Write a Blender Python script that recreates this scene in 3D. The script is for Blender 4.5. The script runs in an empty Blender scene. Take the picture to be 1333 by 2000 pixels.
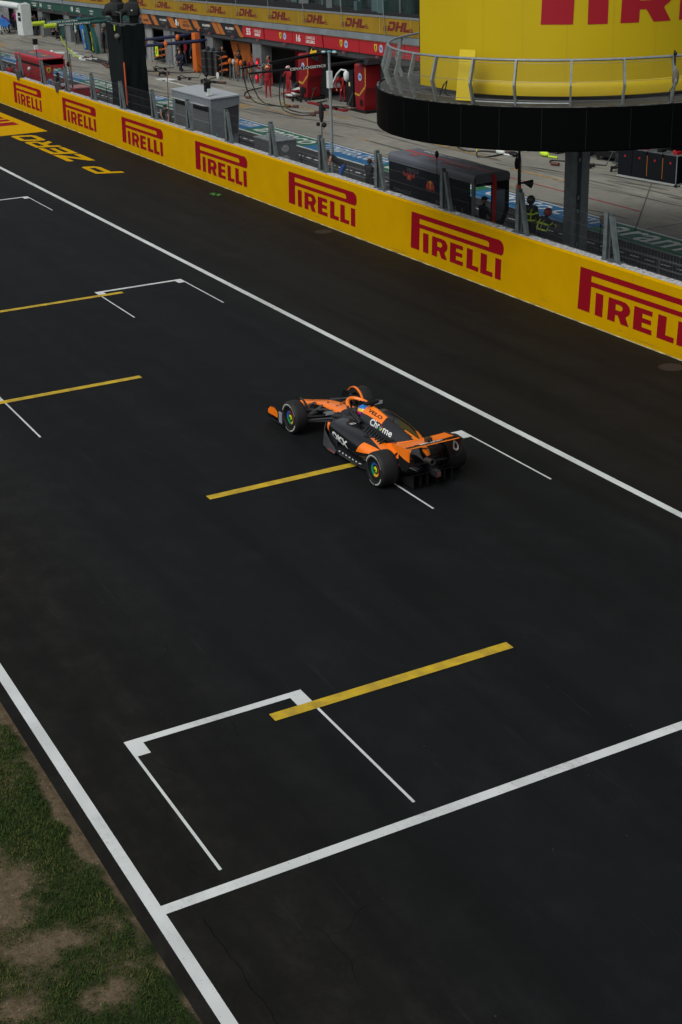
import bpy, bmesh, math, random
from mathutils import Vector, Matrix, noise
from mathutils.bvhtree import BVHTree
random.seed(7)
R = math.radians
PI = math.pi
scene = bpy.context.scene
C = scene.collection

# ------------------------------------------------------------------ camera
cam_d = bpy.data.cameras.new('camera')
cam = bpy.data.objects.new('camera', cam_d); C.objects.link(cam)
yaw, pitch, roll = R(27.5758), R(23.582), R(-1.9091)
F = Vector((math.sin(yaw)*math.cos(pitch), math.cos(yaw)*math.cos(pitch), -math.sin(pitch)))
RT = Vector((math.cos(yaw), -math.sin(yaw), 0)); UP = RT.cross(F)
c_, s_ = math.cos(roll), math.sin(roll)
Rv = c_*RT + s_*UP; Uv = -s_*RT + c_*UP
cam.matrix_world = Matrix(((Rv.x, Uv.x, -F.x, 0), (Rv.y, Uv.y, -F.y, 0), (Rv.z, Uv.z, -F.z, 10.9225), (0, 0, 0, 1)))
cam_d.sensor_fit = 'VERTICAL'; cam_d.sensor_height = 24; cam_d.lens = 2791.05/2000*24
cam_d.clip_start = .1; cam_d.clip_end = 5000
scene.camera = cam

# ------------------------------------------------------------------ overcast daylight
SUN_EL, SUN_AZ = R(52), R(250)            # azimuth measured clockwise from +Y
world = bpy.data.worlds.new('World'); scene.world = world; world.use_nodes = True
nt = world.node_tree; nt.nodes.clear()
out = nt.nodes.new('ShaderNodeOutputWorld'); bg = nt.nodes.new('ShaderNodeBackground')
sky = nt.nodes.new('ShaderNodeTexSky'); sky.sky_type = 'NISHITA'; sky.sun_disc = False
sky.sun_elevation = SUN_EL; sky.sun_rotation = SUN_AZ; sky.air_density = 1; sky.dust_density = 5
hs = nt.nodes.new('ShaderNodeHueSaturation'); hs.inputs['Saturation'].default_value = .28
nt.links.new(sky.outputs[0], hs.inputs['Color']); nt.links.new(hs.outputs[0], bg.inputs[0])
bg.inputs[1].default_value = .11
nt.links.new(bg.outputs[0], out.inputs[0])
sd = bpy.data.lights.new('sun', 'SUN'); sd.energy = .9; sd.angle = R(35); sd.color = (.97, 1, .95)
sun = bpy.data.objects.new('sun', sd); C.objects.link(sun)
sdir = Vector((math.sin(SUN_AZ)*math.cos(SUN_EL), math.cos(SUN_AZ)*math.cos(SUN_EL), math.sin(SUN_EL)))
sun.rotation_euler = sdir.to_track_quat('Z', 'Y').to_euler(); sun.location = sdir*60
scene.view_settings.view_transform = 'Standard'; scene.view_settings.look = 'None'
scene.view_settings.exposure = 0; scene.view_settings.gamma = 1

# ------------------------------------------------------------------ materials
MATS = {}
def mat(name, col, rough=.6, metal=0, spec=.5, var=0, vscale=6, bump=0, bscale=40, emit=0, coat=0, stretch=None, col2=None):
    if name in MATS: return MATS[name]
    m = bpy.data.materials.new(name); m.use_nodes = True; n = m.node_tree.nodes; l = m.node_tree.links
    b = n['Principled BSDF']; b.inputs['Base Color'].default_value = (*col, 1)
    b.inputs['Roughness'].default_value = rough; b.inputs['Metallic'].default_value = metal
    b.inputs['Specular IOR Level'].default_value = spec; b.inputs['Coat Weight'].default_value = coat
    if emit: b.inputs['Emission Color'].default_value = (*col, 1); b.inputs['Emission Strength'].default_value = emit
    tc = n.new('ShaderNodeTexCoord'); mp = n.new('ShaderNodeMapping'); l.new(tc.outputs['Object'], mp.inputs[0])
    if stretch: mp.inputs['Scale'].default_value = stretch
    if var:
        t = n.new('ShaderNodeTexNoise'); t.inputs['Scale'].default_value = vscale; t.inputs['Detail'].default_value = 6
        l.new(mp.outputs[0], t.inputs[0])
        r = n.new('ShaderNodeValToRGB'); c2 = col2 or tuple(c*(1-var) for c in col)
        r.color_ramp.elements[0].position = .35; r.color_ramp.elements[1].position = .65
        r.color_ramp.elements[0].color = (*c2, 1); r.color_ramp.elements[1].color = (*[min(1, c*(1+var*.5)) for c in col], 1)
        l.new(t.outputs[0], r.inputs[0]); l.new(r.outputs[0], b.inputs['Base Color'])
    if bump:
        t = n.new('ShaderNodeTexNoise'); t.inputs['Scale'].default_value = bscale; t.inputs['Detail'].default_value = 4
        l.new(mp.outputs[0], t.inputs[0]); bp = n.new('ShaderNodeBump'); bp.inputs['Strength'].default_value = bump
        bp.inputs['Distance'].default_value = .02
        l.new(t.outputs[0], bp.inputs['Height']); l.new(bp.outputs[0], b.inputs['Normal'])
    MATS[name] = m; return m

# ------------------------------------------------------------------ mesh builder
def shape2d(polys=None, text=None, bold=0.0, shear=0.0):
    cu = bpy.data.curves.new('tmp', 'FONT' if text else 'CURVE')
    if text:
        cu.body = text; cu.size = 1; cu.offset = bold; cu.shear = shear; cu.resolution_u = 3
    else:
        cu.dimensions = '2D'; cu.fill_mode = 'BOTH'
        for p in polys:
            s = cu.splines.new('POLY'); s.points.add(len(p)-1)
            for i, (x, y) in enumerate(p): s.points[i].co = (x, y, 0, 1)
            s.use_cyclic_u = True
    o = bpy.data.objects.new('tmp', cu); C.objects.link(o)
    me = bpy.data.meshes.new_from_object(o.evaluated_get(bpy.context.evaluated_depsgraph_get()))
    vs = [(v.co.x, v.co.y) for v in me.vertices]; fs = [tuple(p.vertices) for p in me.polygons]
    bpy.data.objects.remove(o); bpy.data.curves.remove(cu); bpy.data.meshes.remove(me)
    return vs, fs
def fit(sh, w, h=None, x0=0, y0=0):
    vs, fs = sh
    ax = min(v[0] for v in vs); bx = max(v[0] for v in vs); ay = min(v[1] for v in vs); by = max(v[1] for v in vs)
    k = w/(bx-ax); ky = (h/(by-ay)) if h else k
    return [(x0+(x-ax)*k, y0+(y-ay)*ky) for x, y in vs], fs
def grid2d(sh, step):
    """cut a flat shape into small cells so it can be wrapped on a curved body"""
    vs, fs = sh; bm = bmesh.new(); bv = [bm.verts.new((x, y, 0)) for x, y in vs]
    for f in fs:
        try: bm.faces.new([bv[i] for i in f])
        except Exception: pass
    for ax in (0, 1):
        lo = min(v[ax] for v in vs); hi = max(v[ax] for v in vs); t = lo+step
        nrm = (1, 0, 0) if ax == 0 else (0, 1, 0)
        while t < hi:
            co = (t, 0, 0) if ax == 0 else (0, t, 0)
            bmesh.ops.bisect_plane(bm, geom=bm.verts[:]+bm.edges[:]+bm.faces[:], plane_co=co, plane_no=nrm); t += step
    bm.verts.index_update()
    r = ([(v.co.x, v.co.y) for v in bm.verts], [tuple(v.index for v in f.verts) for f in bm.faces]); bm.free(); return r

class MB:
    def __init__(s): s.v = []; s.f = []; s.m = []
    def add(s, vs, fs, mi=0):
        b = len(s.v); s.v += [tuple(v) for v in vs]
        for i, f in enumerate(fs):
            s.f.append(tuple(b+j for j in f)); s.m.append(mi[i] if isinstance(mi, list) else mi)
        return s
    def box(s, c, d, mi=0, M=None):
        x, y, z = (a/2 for a in d)
        vs = [Vector(v) for v in ((-x,-y,-z),(x,-y,-z),(x,y,-z),(-x,y,-z),(-x,-y,z),(x,-y,z),(x,y,z),(-x,y,z))]
        if M is not None: vs = [M @ v for v in vs]
        return s.add([v+Vector(c) for v in vs], [(0,3,2,1),(4,5,6,7),(0,1,5,4),(1,2,6,5),(2,3,7,6),(3,0,4,7)], mi)
    def b2(s, lo, hi, mi=0): return s.box([(a+b)/2 for a, b in zip(lo, hi)], [b-a for a, b in zip(lo, hi)], mi)
    def cyl(s, p0, p1, r0, r1=None, n=12, mi=0, cap=True): return s.tube([p0, p1], [r0, r0 if r1 is None else r1], n, mi, cap)
    def tube(s, pts, r, n=8, mi=0, cap=True, flat=1.0, up=None):
        pts = [Vector(p) for p in pts]
        if not isinstance(r, (list, tuple)): r = [r]*len(pts)
        rings = []; prev = None
        for i, p in enumerate(pts):
            t = (pts[min(i+1, len(pts)-1)]-pts[max(i-1, 0)]).normalized()
            if prev is None:
                a = Vector(up) if up else (Vector((0, 0, 1)) if abs(t.z) < .9 else Vector((1, 0, 0)))
                u = t.cross(a).normalized()
            else: u = (prev - t*prev.dot(t)).normalized()
            prev = u; w = t.cross(u)
            rings.append([p+(u*math.cos(2*PI*k/n)+w*flat*math.sin(2*PI*k/n))*r[i] for k in range(n)])
        return s.rings(rings, mi, cap)
    def rings(s, rings, mi=0, cap=True, closed=True):
        n = len(rings[0]); b = len(s.v); fs = []
        for rg in rings: s.v += [tuple(v) for v in rg]
        for i in range(len(rings)-1):
            for k in range(n if closed else n-1):
                k2 = (k+1) % n; f = (b+i*n+k, b+i*n+k2, b+(i+1)*n+k2, b+(i+1)*n+k)
                s.f.append(f)
                if callable(mi):
                    cc = sum((Vector(s.v[j]) for j in f), Vector())/4; s.m.append(mi(cc))
                else: s.m.append(mi)
        if cap:
            for f in (tuple(b+k for k in range(n))[::-1], tuple(b+(len(rings)-1)*n+k for k in range(n))):
                s.f.append(f)
                if callable(mi): s.m.append(mi(sum((Vector(s.v[j]) for j in f), Vector())/n))
                else: s.m.append(mi)
        return s
    def lathe(s, prof, o, axis, n=24, mi=0, cap=True):
        ax = Vector(axis).normalized(); a = Vector((0, 0, 1)) if abs(ax.z) < .9 else Vector((1, 0, 0))
        u = ax.cross(a).normalized(); w = ax.cross(u); o = Vector(o)
        return s.rings([[o+ax*h+(u*math.cos(2*PI*k/n)+w*math.sin(2*PI*k/n))*max(r, .0005) for k in range(n)] for r, h in prof], mi, cap)
    def ball(s, c, r, mi=0, n=14, sc=(1, 1, 1)):
        c = Vector(c); k = n//2
        return s.rings([[c+Vector((math.cos(2*PI*j/n)*math.sin(PI*i/k)*sc[0]*r, math.sin(2*PI*j/n)*math.sin(PI*i/k)*sc[1]*r, -math.cos(PI*i/k)*sc[2]*r)) for j in range(n)] for i in range(0, k+1)], mi, False)
    def flat(s, sh, o, u, v, mi=0, t=0):
        """flat 2-D shape put at o with axes u, v; t > 0 gives it that thickness along -u x v"""
        vs, fs = sh; o, u, v = Vector(o), Vector(u), Vector(v); nn = u.cross(v).normalized()
        P = [o+u*x+v*y for x, y in vs]; s.add(P, fs, mi)
        if t:
            s.add([p-nn*t for p in P], [f[::-1] for f in fs], mi)
            cnt = {}
            for f in fs:
                for a, b in zip(f, f[1:]+f[:1]): cnt[(a, b)] = 1
            base = len(P); q = []
            for (a, b) in cnt:
                if (b, a) not in cnt: q.append((a, a+base, b+base, b))
            s.add(P+[p-nn*t for p in P], q, mi)
        return s
    def build(s, name, mats, parent=None, smooth=0, loc=None, merge=False):
        me = bpy.data.meshes.new(name); me.from_pydata(s.v, [], s.f)
        mats = mats if isinstance(mats, (list, tuple)) else [mats]
        for m in mats: me.materials.append(m)
        me.polygons.foreach_set('material_index', s.m)
        if merge:
            bm = bmesh.new(); bm.from_mesh(me); bmesh.ops.remove_doubles(bm, verts=bm.verts, dist=1e-4)
            bmesh.ops.recalc_face_normals(bm, faces=bm.faces); bm.to_mesh(me); bm.free()
        if smooth:
            me.polygons.foreach_set('use_smooth', [True]*len(me.polygons))
            me.set_sharp_from_angle(angle=R(smooth))
        me.update(); o = bpy.data.objects.new(name, me); C.objects.link(o)
        if parent: o.parent = parent
        if loc is not None: o.location = loc
        return o

def tag(o, label, cat, group=None):
    o['label'] = label; o['category'] = cat
    if group: o['group'] = group
    return o
def thing(name, label, cat, loc=(0, 0, 0), rz=0, group=None):
    o = bpy.data.objects.new(name, None); C.objects.link(o); o.location = loc; o.rotation_euler = (0, 0, rz); o.empty_display_size = .2
    return tag(o, label, cat, group)
def struct(o, kind='structure'): o['kind'] = kind; return o
def copy_thing(o, loc, label, rz=None):
    r = o.copy(); C.objects.link(r); r.location = loc; r['label'] = label
    if rz is not None: r.rotation_euler = (0, 0, rz)
    for ch in o.children:
        c = ch.copy(); C.objects.link(c); c.parent = r
        for g in ch.children:
            d = g.copy(); C.objects.link(d); d.parent = c
    return r
def arc(cx, cy, r, a0, a1, n, ry=None):
    ry = ry or r
    return [(cx+r*math.cos(R(a0+(a1-a0)*i/n)), cy+ry*math.sin(R(a0+(a1-a0)*i/n))) for i in range(n+1)]
def rect(x0, y0, x1, y1): return [(x0, y0), (x1, y0), (x1, y1), (x0, y1)]

# common materials
M_white = mat('white_paint', (.78, .8, .79), .65, var=.14, vscale=3)
M_gal = mat('galvanised_steel', (.12, .135, .14), .5, metal=.35, var=.25, vscale=8)
M_galL = mat('light_steel', (.24, .27, .28), .5, metal=.3, var=.15)
M_black = mat('black_plastic', (.008, .008, .009), .5, spec=.25)
M_rubber = mat('black_rubber', (.016, .016, .017), .7, bump=.1)
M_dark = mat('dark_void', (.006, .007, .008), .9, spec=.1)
M_red = mat('red_paint', (.32, .006, .01), .5)
M_orange = mat('orange_panel', (.75, .16, .012), .5)
M_yel = mat('yellow_print', (.52, .29, .0), .7, spec=.03, var=.05, vscale=1.2)
M_logo = mat('red_print', (.24, .0045, .011), .7, spec=.05)
M_conc = mat('wall_concrete', (.42, .43, .43), .9, var=.35, vscale=9, bump=.3)
M_skin = mat('skin', (.42, .22, .14), .5)
M_lime = mat('lime_foam', (.52, .75, .03), .6)
M_green = mat('green_paint', (.006, .07, .06), .5)
M_navy = mat('navy_paint', (.012, .016, .06), .45)
M_grey = mat('grey_panel', (.145, .165, .18), .6, var=.1)
M_white2 = mat('white_shell', (.6, .65, .64), .5, var=.06)
M_glass = mat('dark_glass', (.02, .03, .032), .12, spec=.6)
M_blue = mat('blue_panel', (.01, .12, .4), .5)
# ================================================================== GROUND, TRACK, MARKINGS
def sheet(name, x0, y0, x1, y1, z, m, kind='structure'):
    o = MB().add([(x0, y0, z), (x1, y0, z), (x1, y1, z), (x0, y1, z)], [(0, 1, 2, 3)]).build(name, m); o['kind'] = kind; return o

def asphalt(name, col, brown, patch=.5):
    m = bpy.data.materials.new(name); m.use_nodes = True; n = m.node_tree.nodes; l = m.node_tree.links; b = n['Principled BSDF']
    b.inputs['Roughness'].default_value = .66; b.inputs['Specular IOR Level'].default_value = .085
    tc = n.new('ShaderNodeTexCoord')
    def nz(scale, det, st, rough=.55):
        mp = n.new('ShaderNodeMapping'); mp.inputs['Scale'].default_value = st; l.new(tc.outputs['Object'], mp.inputs[0])
        t = n.new('ShaderNodeTexNoise'); t.inputs['Scale'].default_value = scale; t.inputs['Detail'].default_value = det; t.inputs['Roughness'].default_value = rough
        l.new(mp.outputs[0], t.inputs[0]); return t.outputs[0]
    def mixc(f, a, bb, typ='MIX'):
        x = n.new('ShaderNodeMixRGB'); x.blend_type = typ
        for s, v in ((0, f), (1, a), (2, bb)):
            if hasattr(v, 'default_value'): l.new(v, x.inputs[s])
            else: x.inputs[s].default_value = v if isinstance(v, float) else (*v, 1)
        return x.outputs[0]
    def ramp(v, a, bb):
        r = n.new('ShaderNodeMapRange'); r.inputs[1].default_value = a; r.inputs[2].default_value = bb; l.new(v, r.inputs[0]); return r.outputs[0]
    sx = n.new('ShaderNodeSeparateXYZ'); l.new(tc.outputs['Object'], sx.inputs[0])
    # brownish dust off the racing line (near both edges), bluish rubbered middle
    e1 = ramp(sx.outputs[0], 15.5, 18.5); e2 = ramp(sx.outputs[0], 8.2, 4.8)
    mx = n.new('ShaderNodeMath'); mx.operation = 'MAXIMUM'; l.new(e1, mx.inputs[0]); l.new(e2, mx.inputs[1])
    base = mixc(mx.outputs[0], col, brown)
    mott = ramp(nz(2.2, 9, (1, .75, 1), .75), .46, .66)
    mm = n.new('ShaderNodeMath'); mm.operation = 'MULTIPLY'; l.new(mott, mm.inputs[0]); l.new(e2, mm.inputs[1])
    base = mixc(mm.outputs[0], base, mixc(.34, base, (.05, .047, .04)))
    blot = ramp(nz(.9, 6, (1, .8, 1), .65), .55, .63)
    base = mixc(blot, base, mixc(.13, base, (.026, .03, .031)))
    big = ramp(nz(.16, 3, (1, .35, 1)), .35, .65)
    base = mixc(big, base, mixc(.5, base, (.004, .004, .004)))
    lane = ramp(nz(1.1, 4, (1, .04, 1)), .45, .6)             # long faint rubber lanes
    base = mixc(lane, base, mixc(.5, base, (.002, .002, .0025)))
    scr = ramp(nz(9, 3, (1, .05, 1), .5), .66, .74)
    base = mixc(scr, base, mixc(.12, base, (.05, .05, .05)))
    dust = ramp(nz(1.3, 8, (1, .6, 1), .7), .5, .7)
    base = mixc(dust, base, mixc(.12, base, (.036, .038, .038)))
    agg = ramp(nz(85, 3, (1, 1, 1)), .2, .8)
    base = mixc(agg, mixc(.38, base, (.004, .004, .004)), mixc(.1, base, (.05, .05, .05)))
    spk = ramp(nz(30, 2, (1, 1, 1)), .78, .84)
    base = mixc(spk, base, (.035, .036, .034))
    vor = n.new('ShaderNodeTexVoronoi'); vor.feature = 'DISTANCE_TO_EDGE'; vor.inputs['Scale'].default_value = .8
    dn = n.new('ShaderNodeMixRGB'); dn.blend_type = 'ADD'; dn.inputs[0].default_value = .6
    dt = n.new('ShaderNodeTexNoise'); dt.inputs['Scale'].default_value = 1.6; dt.inputs['Detail'].default_value = 6; l.new(tc.outputs['Object'], dt.inputs[0])
    l.new(tc.outputs['Object'], dn.inputs[1]); l.new(dt.outputs[1], dn.inputs[2]); l.new(dn.outputs[0], vor.inputs['Vector'])
    crack = ramp(vor.outputs[0], .007, .001)
    ck = n.new('ShaderNodeMath'); ck.operation = 'MULTIPLY'; l.new(crack, ck.inputs[0]); l.new(e2, ck.inputs[1])
    base = mixc(ck.outputs[0], base, mixc(.55, base, (.004, .004, .004)))
    l.new(base, b.inputs['Base Color'])
    bp = n.new('ShaderNodeBump'); bp.inputs['Strength'].default_value = .35; bp.inputs['Distance'].default_value = .006
    l.new(nz(70, 4, (1, 1, 1)), bp.inputs['Height']); l.new(bp.outputs[0], b.inputs['Normal'])
    return m
M_asph = asphalt('track_asphalt', (.0052, .0078, .0092), (.0105, .0095, .0068))
M_lane = mat('pit_lane_asphalt', (.03, .03, .031), .85, spec=.25, var=.25, vscale=1.5, bump=.2, stretch=(1, .15, 1))
M_dirt = mat('soil', (.1, .072, .045), .95, var=.5, vscale=2.2, bump=.8, bscale=18)

sheet('ground', -1500, -1500, 2500, 2500, -.06, mat('far_ground', (.09, .09, .07), .95, var=.3, vscale=.05))
sheet('track', 3.95, -80, 23.6, 400, 0, M_asph)
sheet('pit_lane_road', 23.5, -80, 30.02, 400, -.008, M_lane)

# pit apron of pale concrete slabs: joints, tyre marks
def apron_mat():
    m = bpy.data.materials.new('pit_apron'); m.use_nodes = True; n = m.node_tree.nodes; l = m.node_tree.links; b = n['Principled BSDF']
    b.inputs['Roughness'].default_value = .85; b.inputs['Specular IOR Level'].default_value = .3
    tc = n.new('ShaderNodeTexCoord')
    def nz(scale, det, st, lo, hi, rough=.6):
        mp = n.new('ShaderNodeMapping'); mp.inputs['Scale'].default_value = st; l.new(tc.outputs['Object'], mp.inputs[0])
        t = n.new('ShaderNodeTexNoise'); t.inputs['Scale'].default_value = scale; t.inputs['Detail'].default_value = det; t.inputs['Roughness'].default_value = rough
        l.new(mp.outputs[0], t.inputs[0]); r = n.new('ShaderNodeMapRange'); r.inputs[1].default_value = lo; r.inputs[2].default_value = hi; l.new(t.outputs[0], r.inputs[0]); return r.outputs[0]
    def mixc(f, a, bb):
        x = n.new('ShaderNodeMixRGB')
        for s, v in ((0, f), (1, a), (2, bb)):
            if hasattr(v, 'default_value'): l.new(v, x.inputs[s])
            else: x.inputs[s].default_value = v if isinstance(v, float) else (*v, 1)
        return x.outputs[0]
    base = mixc(nz(.35, 6, (1, .6, 1), .3, .7), (.265, .257, .215), (.165, .162, .137))
    base = mixc(nz(2.5, 8, (1, .5, 1), .45, .75, .7), base, (.16, .155, .14))
    base = mixc(nz(1.0, 3, (1, .06, 1), .62, .8), base, (.085, .083, .078))
    base = mixc(nz(2.2, 2, (1, .045, 1), .66, .74), base, (.05, .05, .05))
    base = mixc(nz(.7, 2, (.5, .12, 1), .64, .7), base, (.27, .19, .09))
    l.new(base, b.inputs['Base Color'])
    bp = n.new('ShaderNodeBump'); bp.inputs['Strength'].default_value = .3; bp.inputs['Distance'].default_value = .01
    t = n.new('ShaderNodeTexNoise'); t.inputs['Scale'].default_value = 25; l.new(t.outputs[0], bp.inputs['Height']); l.new(bp.outputs[0], b.inputs['Normal'])
    return m
sheet('pit_apron', 30.0, -80, 60, 400, -.004, apron_mat())

# white and yellow track markings, each laid 4 mm above the asphalt
M_line = mat('line_white', (.58, .61, .605), .7, var=.08, vscale=1.1, col2=(.49, .515, .51))
M_liney = mat('line_yellow', (.5, .335, .006), .7, var=.2, vscale=4, col2=(.36, .24, .015))
for nm, m_ in (('w', M_line), ('y', M_liney)):      # rubbered scuffs on the paint
    n = m_.node_tree.nodes; l = m_.node_tree.links; b = n['Principled BSDF']
    src = b.inputs['Base Color'].links[0].from_socket
    tc = n.new('ShaderNodeTexCoord'); mp = n.new('ShaderNodeMapping'); mp.inputs['Scale'].default_value = (1.4, .35, 1); l.new(tc.outputs['Object'], mp.inputs[0])
    t = n.new('ShaderNodeTexNoise'); t.inputs['Scale'].default_value = 1.6; t.inputs['Detail'].default_value = 8; t.inputs['Roughness'].default_value = .75; l.new(mp.outputs[0], t.inputs[0])
    r = n.new('ShaderNodeMapRange'); r.inputs[1].default_value = .52; r.inputs[2].default_value = .8; r.inputs[4].default_value = .5; l.new(t.outputs[0], r.inputs[0])
    if nm == 'w':
        r.inputs[4].default_value = 1; t.inputs['Scale'].default_value = .5; r.inputs[1].default_value = .5; r.inputs[2].default_value = .66
        t3 = n.new('ShaderNodeTexNoise'); t3.inputs['Scale'].default_value = 9; t3.inputs['Detail'].default_value = 9; t3.inputs['Roughness'].default_value = .8; l.new(tc.outputs['Object'], t3.inputs[0])
        r3 = n.new('ShaderNodeMapRange'); r3.inputs[1].default_value = .42; r3.inputs[2].default_value = .66; r3.inputs[4].default_value = .62; l.new(t3.outputs[0], r3.inputs[0])
        mu = n.new('ShaderNodeMath'); mu.operation = 'MULTIPLY'; l.new(r.outputs[0], mu.inputs[0]); l.new(r3.outputs[0], mu.inputs[1])
        sp = n.new('ShaderNodeMapRange'); sp.inputs[1].default_value = .7; sp.inputs[2].default_value = .74; sp.inputs[4].default_value = .8
        t4 = n.new('ShaderNodeTexNoise'); t4.inputs['Scale'].default_value = 22; t4.inputs['Detail'].default_value = 2; l.new(tc.outputs['Object'], t4.inputs[0]); l.new(t4.outputs[0], sp.inputs[0])
        mx_ = n.new('ShaderNodeMath'); mx_.operation = 'MAXIMUM'; l.new(mu.outputs[0], mx_.inputs[0]); l.new(sp.outputs[0], mx_.inputs[1]); r = mx_
    x = n.new('ShaderNodeMixRGB'); l.new(r.outputs[0], x.inputs[0]); l.new(src, x.inputs[1]); x.inputs[2].default_value = (.1, .095, .08, 1); l.new(x.outputs[0], b.inputs['Base Color'])
Z1, Z2 = .004, .008
mk = MB()
def mark(mb, x0, y0, x1, y1, z=Z1): mb.add([(x0, y0, z), (x1, y0, z), (x1, y1, z), (x0, y1, z)], [(0, 1, 2, 3)])
mark(mk, 4.116, -40, 4.276, 300); mark(mk, 16.813, -40, 16.978, 300)
struct(mk.build('track_edge_markings', M_line))
mk = MB(); mark(mk, 4.276, 12.938, 16.813, 13.104); struct(mk.build('start_line_marking', M_line))
Y0, XL, W, LN, XR = 16.685, 5.142, 2.79, 3.316, 13.133
mk = MB()
def slot(x, y):
    mark(mk, x, y-.14, x+W, y)                                    # front bar
    mark(mk, x, y-.44, x+.24, y-.14); mark(mk, x+W-.24, y-.44, x+W, y-.14)
    mark(mk, x, y-LN, x+.042, y-.44); mark(mk, x+W-.042, y-LN, x+W, y-.44)
for k in range(0, 16): slot(XL if k % 2 == 0 else XR, Y0+8*k)
struct(mk.build('grid_slot_markings', M_line))
mk = MB()
for k in range(0, 16):
    x0, x1 = (7.2235, 11.35) if k % 2 == 0 else (9.69, 13.845)
    mark(mk, x0, Y0+8*k-.393-.212, x1, Y0+8*k-.393, Z2)
struct(mk.build('grid_stop_markings', M_liney))

# long advertising logo: measured outline in metres, 5.1 wide, .35 to 1.505 high
LOGO = [
 [(0, 1.505), (-.04, .357), (.48, .357), (.5, 1.068), (4.98, 1.072)]+arc(4.98, 1.24, .16, -90, 0, 5, .17)+arc(4.86, 1.30, .28, 0, 90, 6, .205),
 [(.49, 1.355), (4.24, 1.36)]+arc(4.24, 1.29, .15, 80, 0, 4, .07)+[(4.39, 1.196), (.485, 1.196)],
 rect(.71, .352, 1.03, .956),
 [(1.25, .957), (1.82, .957)]+arc(1.85, .76, .29, 80, -60, 8, .195)+[(1.98, .56), (2.12, .352), (1.8, .352), (1.66, .55), (1.55, .55), (1.545, .354), (1.235, .354)],
 [(1.55, .835), (1.74, .835), (1.81, .81), (1.84, .76), (1.81, .71), (1.74, .685), (1.55, .685)],
 [(2.29, .957), (3.0, .957), (3.0, .83), (2.62, .83), (2.62, .72), (2.97, .72), (2.97, .6), (2.62, .6), (2.62, .48), (3.015, .48), (3.015, .352), (2.28, .352)],
 [(3.22, .957), (3.54, .957), (3.53, .49), (3.86, .49), (3.85, .352), (3.21, .352)],
 [(3.97, .957), (4.3, .957), (4.29, .49), (4.61, .49), (4.6, .352), (3.96, .352)],
 rect(4.73, .35, 5.035, .957)]
LOGO_SH = shape2d(LOGO)

# painted adverts on the asphalt by the wall
sheet('painted_advert_panel', 18.9, 72.95, 21.95, 98, Z1, M_yel)
MB().flat(([((x)*2.2, (y-.35)*2.0) for x, y in LOGO_SH[0]], LOGO_SH[1]), (21.45, 76.3, Z2), (0, 1, 0), (-1, 0, 0)).build('painted_advert_emblem', M_logo)['kind'] = 'structure'
th = .3
def zl(ch):   # wide italic block letters, unit cell 1 x 1
    t = .24
    if ch == 'P': return [[(0, 0), (.2, 0), (.2, .36), (.85, .36), (1, .52), (1, .86), (.88, 1), (0, 1)], [(.2, .58), (.2, .8), (.78, .8), (.8, .58)]]
    if ch == 'Z': return [[(0, 0), (1, 0), (1, t), (.42, t), (1, .8), (1, 1), (0, 1), (0, 1-t), (.58, 1-t), (0, .22)]]
    if ch == 'E': return [[(0, 0), (1, 0), (1, t-.02), (.24, t-.02), (.24, .4), (.9, .4), (.9, .6), (.24, .6), (.24, 1-t+.02), (1, 1-t+.02), (1, 1), (0, 1)]]
    if ch == 'R': return [[(0, 0), (.24, 0), (.24, .34), (.5, .34), (.74, 0), (1, 0), (.76, .36), (1, .5), (1, .86), (.88, 1), (0, 1)], [(.24, .56), (.24, .8), (.78, .8), (.78, .56)]]
    if ch == 'O': return [[(.12, 0), (.88, 0), (1, .14), (1, .86), (.88, 1), (.12, 1), (0, .86), (0, .14)], [(.24, .24), (.24, .76), (.76, .76), (.76, .24)]]
mb = MB()
for ch, y in (('P', 59.2), ('Z', 63.0), ('E', 65.35), ('R', 67.7), ('O', 70.05)):
    vs, fs = shape2d(zl(ch)); mb.flat(([((x*2.1+y_*.55), y_*1.12) for x, y_ in vs], fs), (21.0, y, Z1), (0, 1, 0), (-1, 0, 0))
struct(mb.build('painted_advert_lettering', M_yel))

# pit lane paint: advertising strip, dashed white line, faint box lines
M_sg = mat('strip_green', (.008, .13, .06), .7, var=.3, vscale=4)
M_sb = mat('strip_blue', (.01, .14, .33), .7, var=.3, vscale=4)
w = MB(); mark(w, 30.02, -40, 30.13, 200, Z1); mark(w, 31.55, -40, 31.66, 200, Z1)
struct(w.build('pit_strip_border_markings', M_line))
sg, sb, tx = MB(), MB(), MB()
BND = [5.5, 12.2, 18.9, 25.6, 32.3, 39, 46.7, 53.9, 60.4, 67, 73.4, 80, 86.3, 92.5, 99, 105.5, 112, 118.5, 125, 131.5]
for k, (y, y2) in enumerate(zip(BND, BND[1:])):
    gk = k % 2 == 0; Ls = y2-y
    mark(sg if gk else sb, 30.13, y, 31.55, y2, Z1)
    sh = fit(shape2d(text='aramco' if gk else 'crypto.com', bold=.012), Ls-.9, .92 if gk else 1.15)
    tx.flat(sh, (30.4, y2-.45, Z2), (0, -1, 0), (1, 0, 0))
struct(sg.build('pit_strip_green_markings', M_sg)); struct(sb.build('pit_strip_blue_markings', M_sb)); struct(tx.build('pit_strip_lettering', M_line))
w = MB(); y = 10
while y < 130: mark(w, 28.95, y, 29.05, y+.45, .002); y += .75
struct(w.build('pit_lane_dashed_marking', M_line))
w = MB()
M_fy = mat('faded_yellow_paint', (.34, .2, .05), .8, var=.5, vscale=3)
for (x, y0, y1) in ((35.95, 66.5, 74.5), (34.3, 68.6, 73.4), (35.9, 90, 97), (35.3, 52, 58), (34.6, 46, 50)):
    mark(w, x-.07, y0, x+.07, y1, Z1)
struct(w.build('pit_box_yellow_markings', M_fy))
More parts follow.
